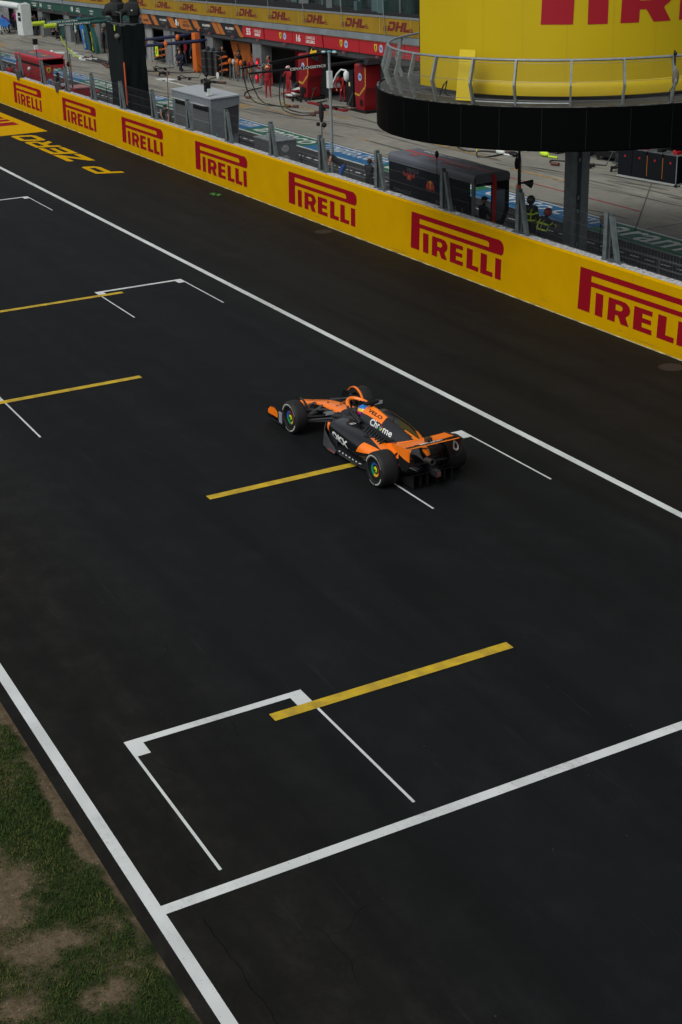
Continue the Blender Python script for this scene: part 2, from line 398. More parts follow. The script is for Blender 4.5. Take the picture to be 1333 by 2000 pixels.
w = MB(); mark(w, 34.6, 84.6, 34.75, 89.3, Z1); mark(w, 34.5, 88.6, 35.5, 90.1, Z1); struct(w.build('pit_box_white_marking', M_line))
w = MB(); mark(w, 33.35, 40, 33.43, 50.5, Z1); struct(w.build('pit_box_red_marking', mat('faded_red_paint', (.3, .02, .03), .8, var=.3)))
w = MB(); w.add([(31.2, 37.64, Z1), (39, 45.9, Z1), (39, 45.97, Z1), (31.2, 37.71, Z1)], [(0, 1, 2, 3)])
for yy in (37.7, 56, 74.5, 93, 111): mark(w, 31.7, yy, 39, yy+.05, .003)
mark(w, 35.1, -20, 35.14, 150, .002)
struct(w.build('slab_joint_seams', mat('joint_tar', (.07, .068, .06), .9)))
M_skid = mat('rubber_skid', (.04, .039, .037), .85, var=.5, vscale=2, stretch=(3, .3, 1), col2=(.13, .125, .11))
w = MB(); rr = random.Random(3)
for i in range(90):
    x = rr.uniform(31.9, 37.4); y = rr.uniform(38, 125); L = rr.uniform(1.2, 8); d = rr.uniform(-.28, .05); wd = rr.uniform(.06, .2)
    pts = [(x+d*L*(t/8)**2, y+L*t/8, wd*(1-abs(t/4-1)**3*.9)) for t in range(9)]
    zz = .001*i/90+Z1+.002
    for a, b in zip(pts, pts[1:]):
        w.add([(a[0]-a[2]/2, a[1], zz), (a[0]+a[2]/2, a[1], zz), (b[0]+b[2]/2, b[1], zz), (b[0]-b[2]/2, b[1], zz)], [(0, 1, 2, 3)])
struct(w.build('tyre_skid_marks', M_skid))

# ---- grass verge in the near left corner
FR = [(-9, .08), (12, .1), (13.2, .14), (14.1, .17), (14.9, .3), (16, .24), (17.2, .13), (18, .2), (18.6, .6), (22, 1.6)]
BARE = [(2.62, 14.3, .42, .75, 1), (2.95, 13.15, .5, .22, 1), (3.15, 12.0, .38, .2, .8), (2.3, 12.3, .25, .25, .8), (2.2, 15.8, .3, .5, .4), (1.6, 17, .6, .8, .7)]
def gmask(x, y):
    v = .44+.42*noise.noise(Vector((x*1.3, y*1.0, 3.1)))+.38*noise.noise(Vector((x*3.4, y*2.8, 8)))+.3*noise.noise(Vector((x*8.5, y*7.2, 1)))+.22*noise.noise(Vector((x*19, y*17, 6)))
    for bx, by, rx, ry, k in BARE:
        d = ((x-bx)/rx)**2+((y-by)/ry)**2
        if d < 4: v -= k*1.0*math.exp(-d*.9)
    for (y0, w0), (y1, w1) in zip(FR, FR[1:]):
        if y0 <= y <= y1: wd = w0+(w1-w0)*(y-y0)/(y1-y0)
    e = 3.95-x-.1*noise.noise(Vector((y*3, x*2, 4)))
    if e < wd: v -= (wd-e)*5
    return v
nx, ny = 170, 380; gx0, gx1, gy0, gy1 = -1.5, 3.99, 8.5, 21
vs = []; col = []
for j in range(ny+1):
    for i in range(nx+1):
        x = gx0+(gx1-gx0)*i/nx; y = gy0+(gy1-gy0)*j/ny; g = gmask(x, y)
        z = -.012+.022*noise.noise(Vector((x*3, y*3, 0)))+.012*noise.noise(Vector((x*9, y*9, 5)))+max(0, min(.03, g*.05))
        if x > 3.9: z = min(z, -.006)+(-.01)
        vs.append((x, y, z)); col.append(max(0, min(1, g*1.5+.4)))
g_ = MB().add(vs, [(j*(nx+1)+i, j*(nx+1)+i+1, (j+1)*(nx+1)+i+1, (j+1)*(nx+1)+i) for j in range(ny) for i in range(nx)])
ms = bpy.data.materials.new('verge_soil'); ms.use_nodes = True; n = ms.node_tree.nodes; l = ms.node_tree.links; b = n['Principled BSDF']; b.inputs['Roughness'].default_value = .95; b.inputs['Specular IOR Level'].default_value = .15
at = n.new('ShaderNodeAttribute'); at.attribute_name = 'cover'; tc = n.new('ShaderNodeTexCoord')
t1 = n.new('ShaderNodeTexNoise'); t1.inputs['Scale'].default_value = 7; t1.inputs['Detail'].default_value = 9; t1.inputs['Roughness'].default_value = .7; l.new(tc.outputs['Object'], t1.inputs[0])
t2 = n.new('ShaderNodeTexNoise'); t2.inputs['Scale'].default_value = 45; t2.inputs['Detail'].default_value = 3; l.new(tc.outputs['Object'], t2.inputs[0])
r1 = n.new('ShaderNodeValToRGB'); r1.color_ramp.elements[0].position = .3; r1.color_ramp.elements[1].position = .72
r1.color_ramp.elements[0].color = (.066, .05, .03, 1); r1.color_ramp.elements[1].color = (.15, .112, .068, 1); l.new(t1.outputs[0], r1.inputs[0])
x1 = n.new('ShaderNodeMixRGB'); x1.blend_type = 'MULTIPLY'; x1.inputs[0].default_value = .8; l.new(r1.outputs[0], x1.inputs[1])
r2 = n.new('ShaderNodeMapRange'); r2.inputs[1].default_value = .3; r2.inputs[2].default_value = .6; r2.inputs[3].default_value = .45; r2.inputs[4].default_value = 1.1; l.new(t2.outputs[0], r2.inputs[0]); l.new(r2.outputs[0], x1.inputs[2])
x2 = n.new('ShaderNodeMixRGB'); l.new(at.outputs['Fac'], x2.inputs[0]); l.new(x1.outputs[0], x2.inputs[1]); x2.inputs[2].default_value = (.016, .026, .007, 1)
l.new(x2.outputs[0], b.inputs['Base Color']); bp = n.new('ShaderNodeBump'); bp.inputs['Distance'].default_value = .02; bp.inputs['Strength'].default_value = .8; l.new(t1.outputs[0], bp.inputs['Height']); l.new(bp.outputs[0], b.inputs['Normal'])
vg = g_.build('verge_ground', ms, smooth=60); struct(vg)
a = vg.data.attributes.new('cover', 'FLOAT', 'POINT'); a.data.foreach_set('value', col)
# blades
gr = MB(); rg = random.Random(11); cnt = 0
def ground_z(x, y):
    g = gmask(x, y); return -.012+.022*noise.noise(Vector((x*3, y*3, 0)))+.012*noise.noise(Vector((x*9, y*9, 5)))+max(0, min(.03, g*.05))
V_, F_, MI = [], [], []
for k in range(120000):
    x = rg.uniform(-.6, 3.9); y = rg.uniform(9.6, 19.2); g = gmask(x, y)
    if g < rg.uniform(-.3, .32): continue
    if x > 3.86+.1*noise.noise(Vector((0, y*2, 0))): continue
    h = rg.uniform(.018, .052)*(.7+min(1, max(0, g))*.7)*(1.5 if rg.random() < .06 else 1); a = rg.uniform(0, 2*PI); ln = rg.uniform(.2, 1.1)*h
    z = ground_z(x, y)-.004; wv = rg.uniform(.0035, .007); dx, dy = math.cos(a), math.sin(a)
    b0 = len(V_)
    V_ += [(x-dy*wv, y+dx*wv, z), (x+dy*wv, y-dx*wv, z), (x+dx*ln*.45+dy*wv*.8, y+dy*ln*.45-dx*wv*.8, z+h*.65), (x+dx*ln*.45-dy*wv*.8, y+dy*ln*.45+dx*wv*.8, z+h*.65), (x+dx*ln, y+dy*ln, z+h*.9)]
    F_ += [(b0, b0+1, b0+2, b0+3), (b0+3, b0+2, b0+4)]
    q = noise.noise(Vector((x*1.1, y*1.1, 20)))+rg.uniform(-.4, .4); mi = 0 if q < -.15 else (1 if q < .28 else 2)
    MI += [mi, mi]
gr.add(V_, F_, MI)
gm = [mat('grass_dark', (.02, .042, .006), .7, spec=.2), mat('grass_mid', (.036, .062, .008), .7, spec=.2), mat('grass_dry', (.08, .082, .022), .8, spec=.2)]
gr.build('grass', gm)['kind'] = 'stuff'
# pebbles and grit
pb = MB()
for k in range(900):
    x = rg.uniform(-.4, 3.93); y = rg.uniform(9.8, 19)
    if gmask(x, y) > .15: continue
    r_ = rg.uniform(.004, .012); pb.ball((x, y, ground_z(x, y)+r_*.3), r_, 0, 6, (1, rg.uniform(.7, 1.2), .6))
pb.build('gravel', mat('pebble', (.2, .17, .13), .9))['kind'] = 'stuff'

# the long seams beside the edge line
rq = random.Random(40)
mb = MB()
for (x, y, n_, dx, dy) in ((4.62, 8.8, 52, .0, .075), (22.75, 26, 90, 0, .2)):
    pts = []
    for j in range(n_): pts.append((x, y)); x += dx+rq.uniform(-.018, .018); y += dy
    for (x0, y0), (x1, y1) in zip(pts, pts[1:]):
        d = Vector((y0-y1, x1-x0, 0)).normalized()*.0035; mb.add([(x0-d.x, y0-d.y, .002), (x0+d.x, y0+d.y, .002), (x1+d.x, y1+d.y, .002), (x1-d.x, y1-d.y, .002)], [(0, 1, 2, 3)])
struct(mb.build('asphalt_seam_lines', mat('seam_dark', (.003, .003, .003), .9, spec=.03)))
# ================================================================== PIT WALL with adverts
XW, HW = 23.1, 1.8
wall = thing('pit_wall', 'long yellow trackside wall with red lettering and pale concrete top', 'wall', (XW, 30, 0))
mb = MB(); mb.add([(0, -70, 0), (0, 170, 0), (.04, 170, HW-.06), (.04, -70, HW-.06)], [(0, 3, 2, 1)])
mb.add([(.04, -70, HW-.06), (.04, 170, HW-.06), (.09, 170, HW), (.09, -70, HW)], [(0, 3, 2, 1)])
mb.build('printed_face', M_yel, wall)
cop = MB(); cop.b2((.1, -70, 0), (.42, 170, HW-.01))
rw = random.Random(5)
y = -30
while y < 75:                                                     # rough broken mortar along the top
    L = rw.uniform(.05, .35); hh = rw.uniform(.004, .03); x = rw.uniform(.1, .3)
    cop.box((x+.05, y, HW-.01+hh/2), (rw.uniform(.05, .14), L, hh), 0, Matrix.Rotation(rw.uniform(-.5, .5), 3, 'Z')); y += L*rw.uniform(.4, 1.3)
cop.build('concrete_top', M_conc, wall)
def wrap_logo(dx): return [(x, y) for x, y in LOGO_SH[0]]
for k in range(-2, 12):
    mb = MB(); y0 = 82.47-8.735*k-30                              # the text runs towards -y
    if y0 < -45: continue
    vs = [Vector((-.004+.04*(z/HW)-.0005, y0-x, z)) for x, z in LOGO_SH[0]]
    mb.add(vs, LOGO_SH[1]); mb.build('lettering', M_logo, wall)
seam = MB()
for y in range(-10, 60, 6): seam.add([(-.003, y+1.9, 0), (-.003, y+1.904, 0), (.037, y+1.904, HW-.06), (.037, y+1.9, HW-.06)], [(0, 1, 2, 3)])
seam.build('sheet_seam', mat('seam_line', (.3, .18, .002), .6), wall)
sc = MB(); rs_ = random.Random(77)
for k in range(60):                                               # rubber scuffs and dust streaks low on the printed face
    y = rs_.uniform(-12, 58); z = rs_.uniform(.05, .5)*rs_.random()+.03; L = rs_.uniform(.2, 1.6); h = rs_.uniform(.004, .02); zz = lambda q: -.0006+.04*q/(HW-.06)
    n_ = 6; P0 = [(y+L*i/n_, z+rs_.uniform(-.01, .01), h*(1-abs(2*i/n_-1))) for i in range(n_+1)]
    for a, b in zip(P0, P0[1:]): sc.add([(zz(a[1]), a[0], a[1]-a[2]/2), (zz(b[1]), b[0], b[1]-b[2]/2), (zz(b[1]), b[0], b[1]+b[2]/2), (zz(a[1]), a[0], a[1]+a[2]/2)], [(0, 1, 2, 3)])
sc.build('scuff_marks', mat('scuff', (.2, .125, .01), .8), wall)
kb = MB(); kb.b2((-.012, -70, 0), (-.001, 170, .025)); kb.build('base_lip', mat('lip', (.5, .45, .25), .8, var=.6, vscale=2), wall)

# ---- catch fence standing on the wall
fence = thing('catch_fence', 'low grey wire mesh fence with paired leaning steel posts on top of the yellow wall', 'fence', (23.42, 0, HW))
post = MB(); PH = 1.22
def ibeam(mb, p0, p1, w=.15, d=.09, mi=0):
    p0, p1 = Vector(p0), Vector(p1); q = (p1-p0).to_track_quat('Z', 'X').to_matrix(); L = (p1-p0).length; c = (p0+p1)/2
    q = Matrix(((1, 0, 0), (0, 1, 0), (0, 0, 1))) if False else q
    mb.box(c, (d, .012, L), mi, q); 
    mb.box(c+q @ Vector((0, w/2-.006, 0)), (d, .012, L), mi, q); mb.box(c-q @ Vector((0, w/2-.006, 0)), (d, .012, L), mi, q)
    mb.box(c, (.012, w-.026, L-.002), mi, q)
def slab(mb, p0, p1, sx, sy, mi=0):
    """bar of cross-section sx by sy (kept square to the wall) from p0 to p1"""
    p0, p1 = Vector(p0), Vector(p1); r = []
    for p in (p0, p1): r.append([p+Vector(d) for d in ((-sx/2, -sy/2, 0), (sx/2, -sy/2, 0), (sx/2, sy/2, 0), (-sx/2, sy/2, 0))])
    mb.rings(r, mi)
slab(post, (0, 0, 0), (0, 0, PH), .12, .02); slab(post, (.06, 0, 0), (.06, 0, PH), .012, .15); slab(post, (-.06, 0, 0), (-.06, 0, PH), .012, .15)
brace = MB(); slab(brace, (-.04, -.5, 0), (-.02, -.17, PH-.08), .1, .13)
plate = MB(); plate.b2((-.12, -.64, 0), (.12, .14, .018))
for bx, by in ((-.08, -.58), (.08, -.58), (-.08, .08), (.08, .08)): plate.cyl((bx, by, .018), (bx, by, .05), .012, n=6)
PY = [29.35+4.03*k for k in range(-3, 19)]
M_post = mat('weathered_post_steel', (.125, .15, .155), .6, metal=.2, var=.3, vscale=5)
p0 = post.build('post', M_post, fence, loc=(0, PY[0], 0)); b0 = brace.build('brace', M_post, fence, loc=(0, PY[0], 0)); f0 = plate.build('foot_plate', M_gal, fence, loc=(0, PY[0], 0))
wm = MB(); rad = .0028; gap = .06; Hm = 1.02; bay = 4.03; sl = .6          # diagonal wires, each a thin prism
def wire(mb, a, b, r=.0017):
    a, b = Vector(a), Vector(b); t = (b-a).normalized(); u = Vector((1, 0, 0)); w_ = t.cross(u).normalized()
    rg_ = [[p+(u*math.cos(q)+w_*math.sin(q))*r for q in (0, 2.094, 4.189)] for p in (a, b)]; mb.rings(rg_, 0, False)
for sgn in (1, -1):
    t = -Hm*sl
    while t < bay+Hm*sl:
        y0, y1 = t, t+sgn*Hm*sl; z0, z1 = .02, .02+Hm
        def cl(yv): return z0+(yv-y0)/(y1-y0)*(z1-z0)
        lo, hi = 0, bay; pa, pb = [y0, z0], [y1, z1]
        for P in (pa, pb):
            if P[0] < lo: P[1] = cl(lo); P[0] = lo
            if P[0] > hi: P[1] = cl(hi); P[0] = hi
        if abs(pa[0]-pb[0]) > .01: wire(wm, (.075+.004*sgn, pa[0], pa[1]), (.075+.004*sgn, pb[0], pb[1]))
        t += gap
for z in (.02, .36, .7, Hm+.02): wm.tube([(.075, 0, z), (.075, bay, z)], .006, 5)
M_wire = mat('fence_wire', (.035, .04, .042), .7)
w0 = wm.build('wire_mesh', M_wire, fence, loc=(0, PY[0], 0))
for y in PY[1:]:
    for src in (p0, b0, f0, w0):
        c = src.copy(); C.objects.link(c); c.parent = fence; c.location = (0, y+rw.uniform(-.03, .03) if src is not w0 else y, 0)

# ---- pit side guard rail beyond the wall
rail = thing('guard_rail', 'low dark grey barrier rail along the edge of the pit lane', 'guard rail', (26.75, 0, 0))
mb = MB()
for z in (.98, .72, .46): mb.tube([(0, -20, z), (0, 130, z)], .03, 6)
mb.build('rail_bar', M_gal, rail)
pn = MB(); pn.b2((-.006, -20, .1), (.006, 130, .42)); pn.build('rail_panel', mat('rail_panel_grey', (.1, .11, .115), .6, var=.2), rail)
rp = MB(); slab(rp, (0, 0, 0), (0, 0, 1.0), .05, .05); q0 = rp.build('rail_post', M_gal, rail, loc=(.0, -18, 0))
y = -16
while y < 128:
    c = q0.copy(); C.objects.link(c); c.parent = rail; c.location = (0, y, 0); y += 2.05
# narrow white rail of barrier seen near the right edge
wc = thing('crowd_barrier', 'thin galvanised barrier with close upright bars beside the pit lane', 'barrier', (27.3, 0, 0))
mb = MB()
for z in (.2, 1.0): mb.tube([(0, 20, z), (0, 48, z)], .022, 6)
y = 20
while y < 48: mb.tube([(0, y, .2), (0, y, 1.0)], .009, 4); y += .14
mb.build('barred_panel', M_gal, wc)

# ================================================================== PODIUM PLATFORM
PC = Vector((26.535, 35.107, 0)); PR, PZ1, PZ2 = 5.82, 4.459, 5.575
pod = thing('podium_platform', 'round raised platform with black fascia band and wire railing above the pit wall', 'platform', PC)
N = 96
def ring(r, z, n=N, a0=0, a1=360): return [(r*math.cos(R(a0+(a1-a0)*k/n)), r*math.sin(R(a0+(a1-a0)*k/n)), z) for k in range(n)]
mb = MB(); mb.rings([ring(PR-.12, PZ1-.02), ring(PR-.02, PZ1), ring(PR, PZ1+.03), ring(PR, PZ2-.02), ring(PR-.03, PZ2), ring(PR-.08, PZ2)], 0, False)
M_fasc = mat('black_gloss_fascia', (.0018, .0021, .0024), .5, spec=.04)
mb.build('fascia_band', M_fasc, pod, smooth=30)
sm_ = MB()
for k in range(0, 96, 3):
    a = R(k*3.75); sm_.box(((PR+.002)*math.cos(a), (PR+.002)*math.sin(a), (PZ1+PZ2)/2), (.006, .008, PZ2-PZ1-.08), 0, Matrix.Rotation(a, 3, 'Z'))
sm_.build('band_joint', mat('joint_black', (.003, .003, .0035), .6), pod)
mb = MB(); mb.rings([ring(PR-.12, PZ1-.021), ring(.05, PZ1-.021)], 0, False); mb.build('soffit', mat('soffit_dark', (.02, .021, .022), .7), pod)
mb = MB(); mb.rings([ring(PR-.08, PZ2-.03), ring(.05, PZ2-.03)], 0, False); mb.build('deck', mat('deck_grey', (.055, .055, .05), .8, var=.4, vscale=3), pod)
mb = MB(); ed = random.Random(9)
for k in range(150):                                              # bright worn trim bits on the rim
    a = R(ed.uniform(100, 350)); mb.box(((PR-.05)*math.cos(a), (PR-.05)*math.sin(a), PZ2+.006), (.05, ed.uniform(.04, .3), .012), 0, Matrix.Rotation(a, 3, 'Z'))
mb.build('rim_trim', mat('rim_grey', (.14, .15, .15), .6, var=.4), pod)
col_ = MB()
for d in (-.28, .28):
    for e in (-.2, .2): pass
qc = Matrix.Rotation(R(12), 3, 'Z')
for (cx, w_) in ((-.27, .2), (.22, .34)):
    col_.box(qc @ Vector((cx, 0, PZ1/2)), (w_, .3, PZ1-.03), 0, qc)
col_.box(qc @ Vector((-.03, .03, PZ1/2)), (.3, .12, PZ1-.04), 0, qc)
col_.box((0, 0, .04), (1.1, 1.1, .08), 0, qc)
for z in (.9, 1.9, 2.3, 3.4): col_.box(qc @ Vector((-.09, -.13, z)), (.1, .1, .12), 0, qc)
co = col_.build('support_column', mat('column_steel', (.13, .155, .165), .5, metal=.2, var=.15), pod, loc=(26.2-PC.x, 34.4-PC.y, 0))
PA = [127.5, 147, 161, 171, 180, 190.5, 204, 217, 232, 246, 260, 274, 288, 302]
RR_ = lambda z: 5.45+.17*math.sin(min(1, max(0, z/1.12))*PI)     # railing knee bends outwards
HT = 1.13
for a in PA:
    mb = MB(); pts = []
    for z in (0, .52, HT):
        r = 5.45 if z in (0, HT) else 5.62
        pts.append(Vector((r*math.cos(R(a)), r*math.sin(R(a)), PZ2-.03+z+(.03 if z else 0))))
    t = Vector((-math.sin(R(a)), math.cos(R(a)), 0)); rr_ = Vector((math.cos(R(a)), math.sin(R(a)), 0))
    rgs = [[p+t*x+rr_*y for x, y in ((-.025, -.055), (.025, -.055), (.025, .055), (-.025, .055))] for p in pts]
    mb.rings(rgs); mb.build('rail_post', M_galL, pod)
def circ_tube(r, z, rad_, nm, m_, a0=95, a1=330):
    MB().tube([(r*math.cos(R(a)), r*math.sin(R(a)), z) for a in range(a0, a1, 3)], rad_, 8).build(nm, m_, pod, smooth=40)
circ_tube(5.45, PZ2+HT, .036, 'handrail', M_galL)
mb = MB()
for z in (.12, .6, 1.05):
    r = 5.45+.17*(1-abs(z-.52)/.6); mb.tube([(r*math.cos(R(a)), r*math.sin(R(a)), PZ2+z) for a in range(95, 330, 3)], .006, 5)
def kr(z): return 5.45+.17*(z/.52 if z < .52 else max(0, (HT-z)/(HT-.52)))
for sgn in (1, -1):
    a = 100.0
    while a < 330:
        pts = [(kr(z)*math.cos(R(a+sgn*z*9)), kr(z)*math.sin(R(a+sgn*z*9)), PZ2+z) for z in (.12, .52, 1.05)]
        for p_, q_ in zip(pts, pts[1:]): wire(mb, p_, q_, .0018)
        a += .82
mb.build('railing_net', mat('net_wire', (.2, .21, .21), .5, metal=.4), pod)
MB().tube([((5.5)*math.cos(R(a)), 5.5*math.sin(R(a)), PZ2+.06) for a in range(205, 233, 3)], .022, 6).build('low_kick_rail', M_galL, pod)
# clamp with a microphone in a wind muff tied to the rail
# yellow curved backdrop standing on the platform
bd = thing('podium_backdrop', 'tall curved yellow backdrop wall with giant red letters on the round platform', 'backdrop', (PC.x, PC.y, PZ2))
BR, BZ0, BZ1 = 4.52, .12, 5.2
M_bd = mat('backdrop_print', (.52, .38, .002), .5, spec=.3, var=.03, vscale=.7)
def barc(r, z, a0=-167, a1=-40, n=64): return [(r*math.cos(R(a0+(a1-a0)*k/n)), r*math.sin(R(a0+(a1-a0)*k/n)), z) for k in range(n+1)]
mb = MB(); mb.rings([barc(BR+.1, BZ0), barc(BR+.1, BZ0+.2), barc(BR+.04, BZ0+.32), barc(BR, BZ0+.36), barc(BR, BZ1), barc(BR-.15, BZ1), barc(BR-.15, BZ0), barc(BR+.1, BZ0)], 0, False, False)
mb.build('curved_wall', M_bd, bd, smooth=30)
pl = Vector((21.97-PC.x, 36.32-PC.y, 0)); pr_ = Vector(barc(BR, 0)[0]); dr = (pr_-pl).normalized(); nr = Vector((-dr.y, dr.x, 0))
if nr.dot(pl) < 0: nr = -nr
mb = MB(); mb.rings([[pl+Vector((0, 0, BZ0)), pr_+Vector((0, 0, BZ0-.02)), pr_+Vector((0, 0, BZ1)), pl+Vector((0, 0, BZ1))], [pl-nr*.14+Vector((0, 0, BZ0)), pr_-nr*.14+Vector((0, 0, BZ0-.02)), pr_-nr*.14+Vector((0, 0, BZ1)), pl-nr*.14+Vector((0, 0, BZ1))]])
mb.build('flat_side_panel', M_bd, bd)
mb = MB(); mb.rings([[pl+nr*.003+Vector((0, 0, BZ0)), pl+dr*.03+nr*.003+Vector((0, 0, BZ0)), pl+dr*.03+nr*.003+Vector((0, 0, BZ1)), pl+nr*.003+Vector((0, 0, BZ1))]]*1+[[pl-nr*.15-dr*.02+Vector((0, 0, BZ0)), pl-nr*.15+Vector((0, 0, BZ0)), pl-nr*.15+Vector((0, 0, BZ1)), pl-nr*.15-dr*.02+Vector((0, 0, BZ1))]]).build('edge_trim', M_black, bd)
kk = 1.62; 
for k_ in range(-160, -40, 15):
    MB().rings([[Vector(((BR+.003)*math.cos(R(a)), (BR+.003)*math.sin(R(a)), BZ0+.36)), Vector(((BR+.003)*math.cos(R(a)), (BR+.003)*math.sin(R(a)), BZ1))] for a in (k_, k_+.1)], 0, False, False).build('panel_seam', mat('backdrop_seam', (.36, .26, .003), .6), bd)
gs = grid2d(LOGO_SH, .12); mb = MB(); rl = BR+.006; zb = 7.485-PZ2-.352*kk
vv = []
for x, z in gs[0]:
    a = R(-138)+x*kk/rl; vv.append((rl*math.cos(a), rl*math.sin(a), zb+z*kk))
mb.add(vv, gs[1]); mb.build('giant_lettering', mat('backdrop_red', (.33, .008, .018), .5, spec=.3), bd)
mb = MB(); mb.rings([barc(BR-.05, 0), barc(BR-.05, BZ0)], 0, False, False); mb.build('plinth', M_black, bd)
# loose panel leaning on the backdrop
def upj(u, v): return None
lp = thing('loose_board', 'narrow yellow board leaning against the left end of the curved backdrop', 'board', (PC.x-4.98, PC.y-1.75, PZ2), R(24))
q = Matrix.Rotation(R(9), 3, 'Y'); MB().box((.1, 0, .66), (.035, .5, 1.3), 0, q).build('sheet', mat('loose_board_yellow', (.66, .5, .01), .5), lp)
cv = MB(); cv.tube([(.0, .55, .02), (.1, .5, .3), (.16, .42, .42), (.05, .36, .1), (.1, .1, .03)], .02, 6); tag(cv.build('black_cable', M_black, loc=(PC.x-5.0, PC.y-1.1, PZ2)), 'short curl of black cable on the platform deck beside the leaning board', 'cable')
mic = thing('wrapped_microphone', 'grey furry microphone taped to a railing post at the right of the platform', 'microphone', (PC.x+5.5*math.cos(R(260)), PC.y+5.5*math.sin(R(260)), PZ2))
MB().ball((.02, -.08, .62), .17, 0, 12, (.55, .5, 1.35)).build('wind_muff', mat('grey_fur', (.17, .15, .115), .95, var=.5, vscale=60, bump=1, bscale=90), mic, smooth=60)
MB().tube([(0, -.05, .75), (0, -.05, 1.0), (-.02, -.04, 1.28)], .022, 6).ball((0, -.04, 1.2), .05).build('clamp', M_black, mic); MB().tube([(0, -.05, .4), (-.15, -.08, .3), (-.12, -.06, .02)], .012, 5).build('cord', M_black, mic)
# ================================================================== PIT BUILDING
XB = 38.5
bld = thing('pit_building', 'long pit garage building with coloured team fascias above dark open garage bays', 'building', (0, 0, 0))
def kz(y): return 1-.0034*(y-67) if y > 60 else 1.02                                    # the line falls slightly with distance
def sh_(mb):
    mb.v = [(x, y, z*kz(y)) if z > .4 else (x, y, z) for x, y, z in mb.v]; return mb
def strip(mb, x, y0, y1, z0, z1, mi=0, step=6):
    n = max(1, int(abs(y1-y0)/step)); 
    for i in range(n):
        a = y0+(y1-y0)*i/n; b = y0+(y1-y0)*(i+1)/n
        mb.add([(x, a, z0), (x, b, z0), (x, b, z1), (x, a, z1)], [(0, 3, 2, 1)], mi)
M_pil = mat('pillar_concrete', (.16, .17, .175), .7, var=.12, vscale=2)
yp = 39.1
PIL = []
while yp < 175: PIL.append(yp); yp += 7.3
for y in PIL:
    mb = MB()
    for a, b in ((0, 1), (1, 2.85)): mb.b2((XB+.05, y-.62, a), (XB+.75, y+.62, b))
    sh_(mb).build('pillar', M_pil, bld)
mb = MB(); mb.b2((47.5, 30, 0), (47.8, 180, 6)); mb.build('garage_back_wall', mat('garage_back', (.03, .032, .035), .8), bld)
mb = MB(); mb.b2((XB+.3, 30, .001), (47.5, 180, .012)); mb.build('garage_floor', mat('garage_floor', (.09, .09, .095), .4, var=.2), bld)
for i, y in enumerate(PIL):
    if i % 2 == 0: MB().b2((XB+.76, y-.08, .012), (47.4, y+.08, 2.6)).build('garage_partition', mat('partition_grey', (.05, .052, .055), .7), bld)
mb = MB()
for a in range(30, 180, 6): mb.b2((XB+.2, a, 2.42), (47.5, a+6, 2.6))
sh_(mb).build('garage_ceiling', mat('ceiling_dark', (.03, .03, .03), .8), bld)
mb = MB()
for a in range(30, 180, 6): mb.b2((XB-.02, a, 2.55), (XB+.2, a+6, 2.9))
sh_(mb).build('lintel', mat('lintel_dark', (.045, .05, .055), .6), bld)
# grey cladding
mb = MB()
for a in range(30, 180, 1): mb.b2((XB-.2, a, 3.6), (XB-.05, a+.985, 3.93))
sh_(mb).build('grey_cladding', mat('cladding_grey', (.2, .235, .255), .5, var=.15, vscale=1), bld)
mb = MB()
for a in range(30, 180, 6): mb.b2((XB-.05, a, 3.55), (XB+.3, a+6, 4.82))
sh_(mb).build('upper_slab', mat('slab_grey', (.16, .17, .17), .7), bld)
# advertising banner on the balcony front
mb = MB(); strip(mb, XB-.22, 30, 180, 3.96, 4.78); sh_(mb).build('balcony_banner', mat('banner_ochre', (.3, .185, .015), .7, spec=.2, var=.12, vscale=.8), bld)
mb = MB(); strip(mb, XB-.24, 30, 180, 4.78, 4.86); sh_(mb).build('balcony_rail', M_galL, bld)
def dl(ch):
    s = .3
    if ch == 'D': P = [[(0, 0), (.75, 0), (1, .25), (1, .8), (.85, 1), (.05, 1), (.05, .72), (.68, .72), (.7, .3), (.3, .3), (.3, .6), (0, .6)]]
    elif ch == 'H': P = [[(0, 0), (.32, 0), (.32, .38), (.68, .38), (.68, 0), (1, 0), (1, 1), (.68, 1), (.68, .62), (.32, .62), (.32, 1), (0, 1)]]
    else: P = [[(0, 0), (1, 0), (1, .3), (.36, .3), (.36, 1), (0, 1)]]
    return [[(x+y*s, y) for x, y in p] for p in P]
M_dr = mat('courier_red', (.15, .022, .02), .7, spec=.2)
y = 65.3-4.55*6
while y < 125:
    mb = MB(); x0 = 0
    for ch, w_ in (('D', .72), ('H', .74), ('L', .62)):
        vs, fs = shape2d(dl(ch)); mb.flat(([(x0+x*w_, z*.46) for x, z in vs], fs), (XB-.226, y+1.15, 4.17), (0, -1, 0), (0, 0, 1)); x0 += w_+.06
    for z in (4.17, 4.25, 4.33):
        for (a, b) in ((-.42+(z-4.17)*.3, -.1+(z-4.17)*.5), (2.25, 2.62-(z-4.17))):
            mb.flat(([(a, 0), (b, 0), (b+.03, .045), (a+.03, .045)], [(0, 1, 2, 3)]), (XB-.226, y+1.15, z), (0, -1, 0), (0, 0, 1))
    sh_(mb).build('banner_lettering', M_dr, bld); y += 4.55
sm = MB()
y = 30
while y < 140: sm.add([(XB-.225, y, 3.97), (XB-.225, y+.03, 3.97), (XB-.225, y+.03, 4.78), (XB-.225, y, 4.78)], [(0, 3, 2, 1)]); y += 3.1
sh_(sm).build('banner_seam', mat('banner_seam', (.55, .36, .08), .6), bld)
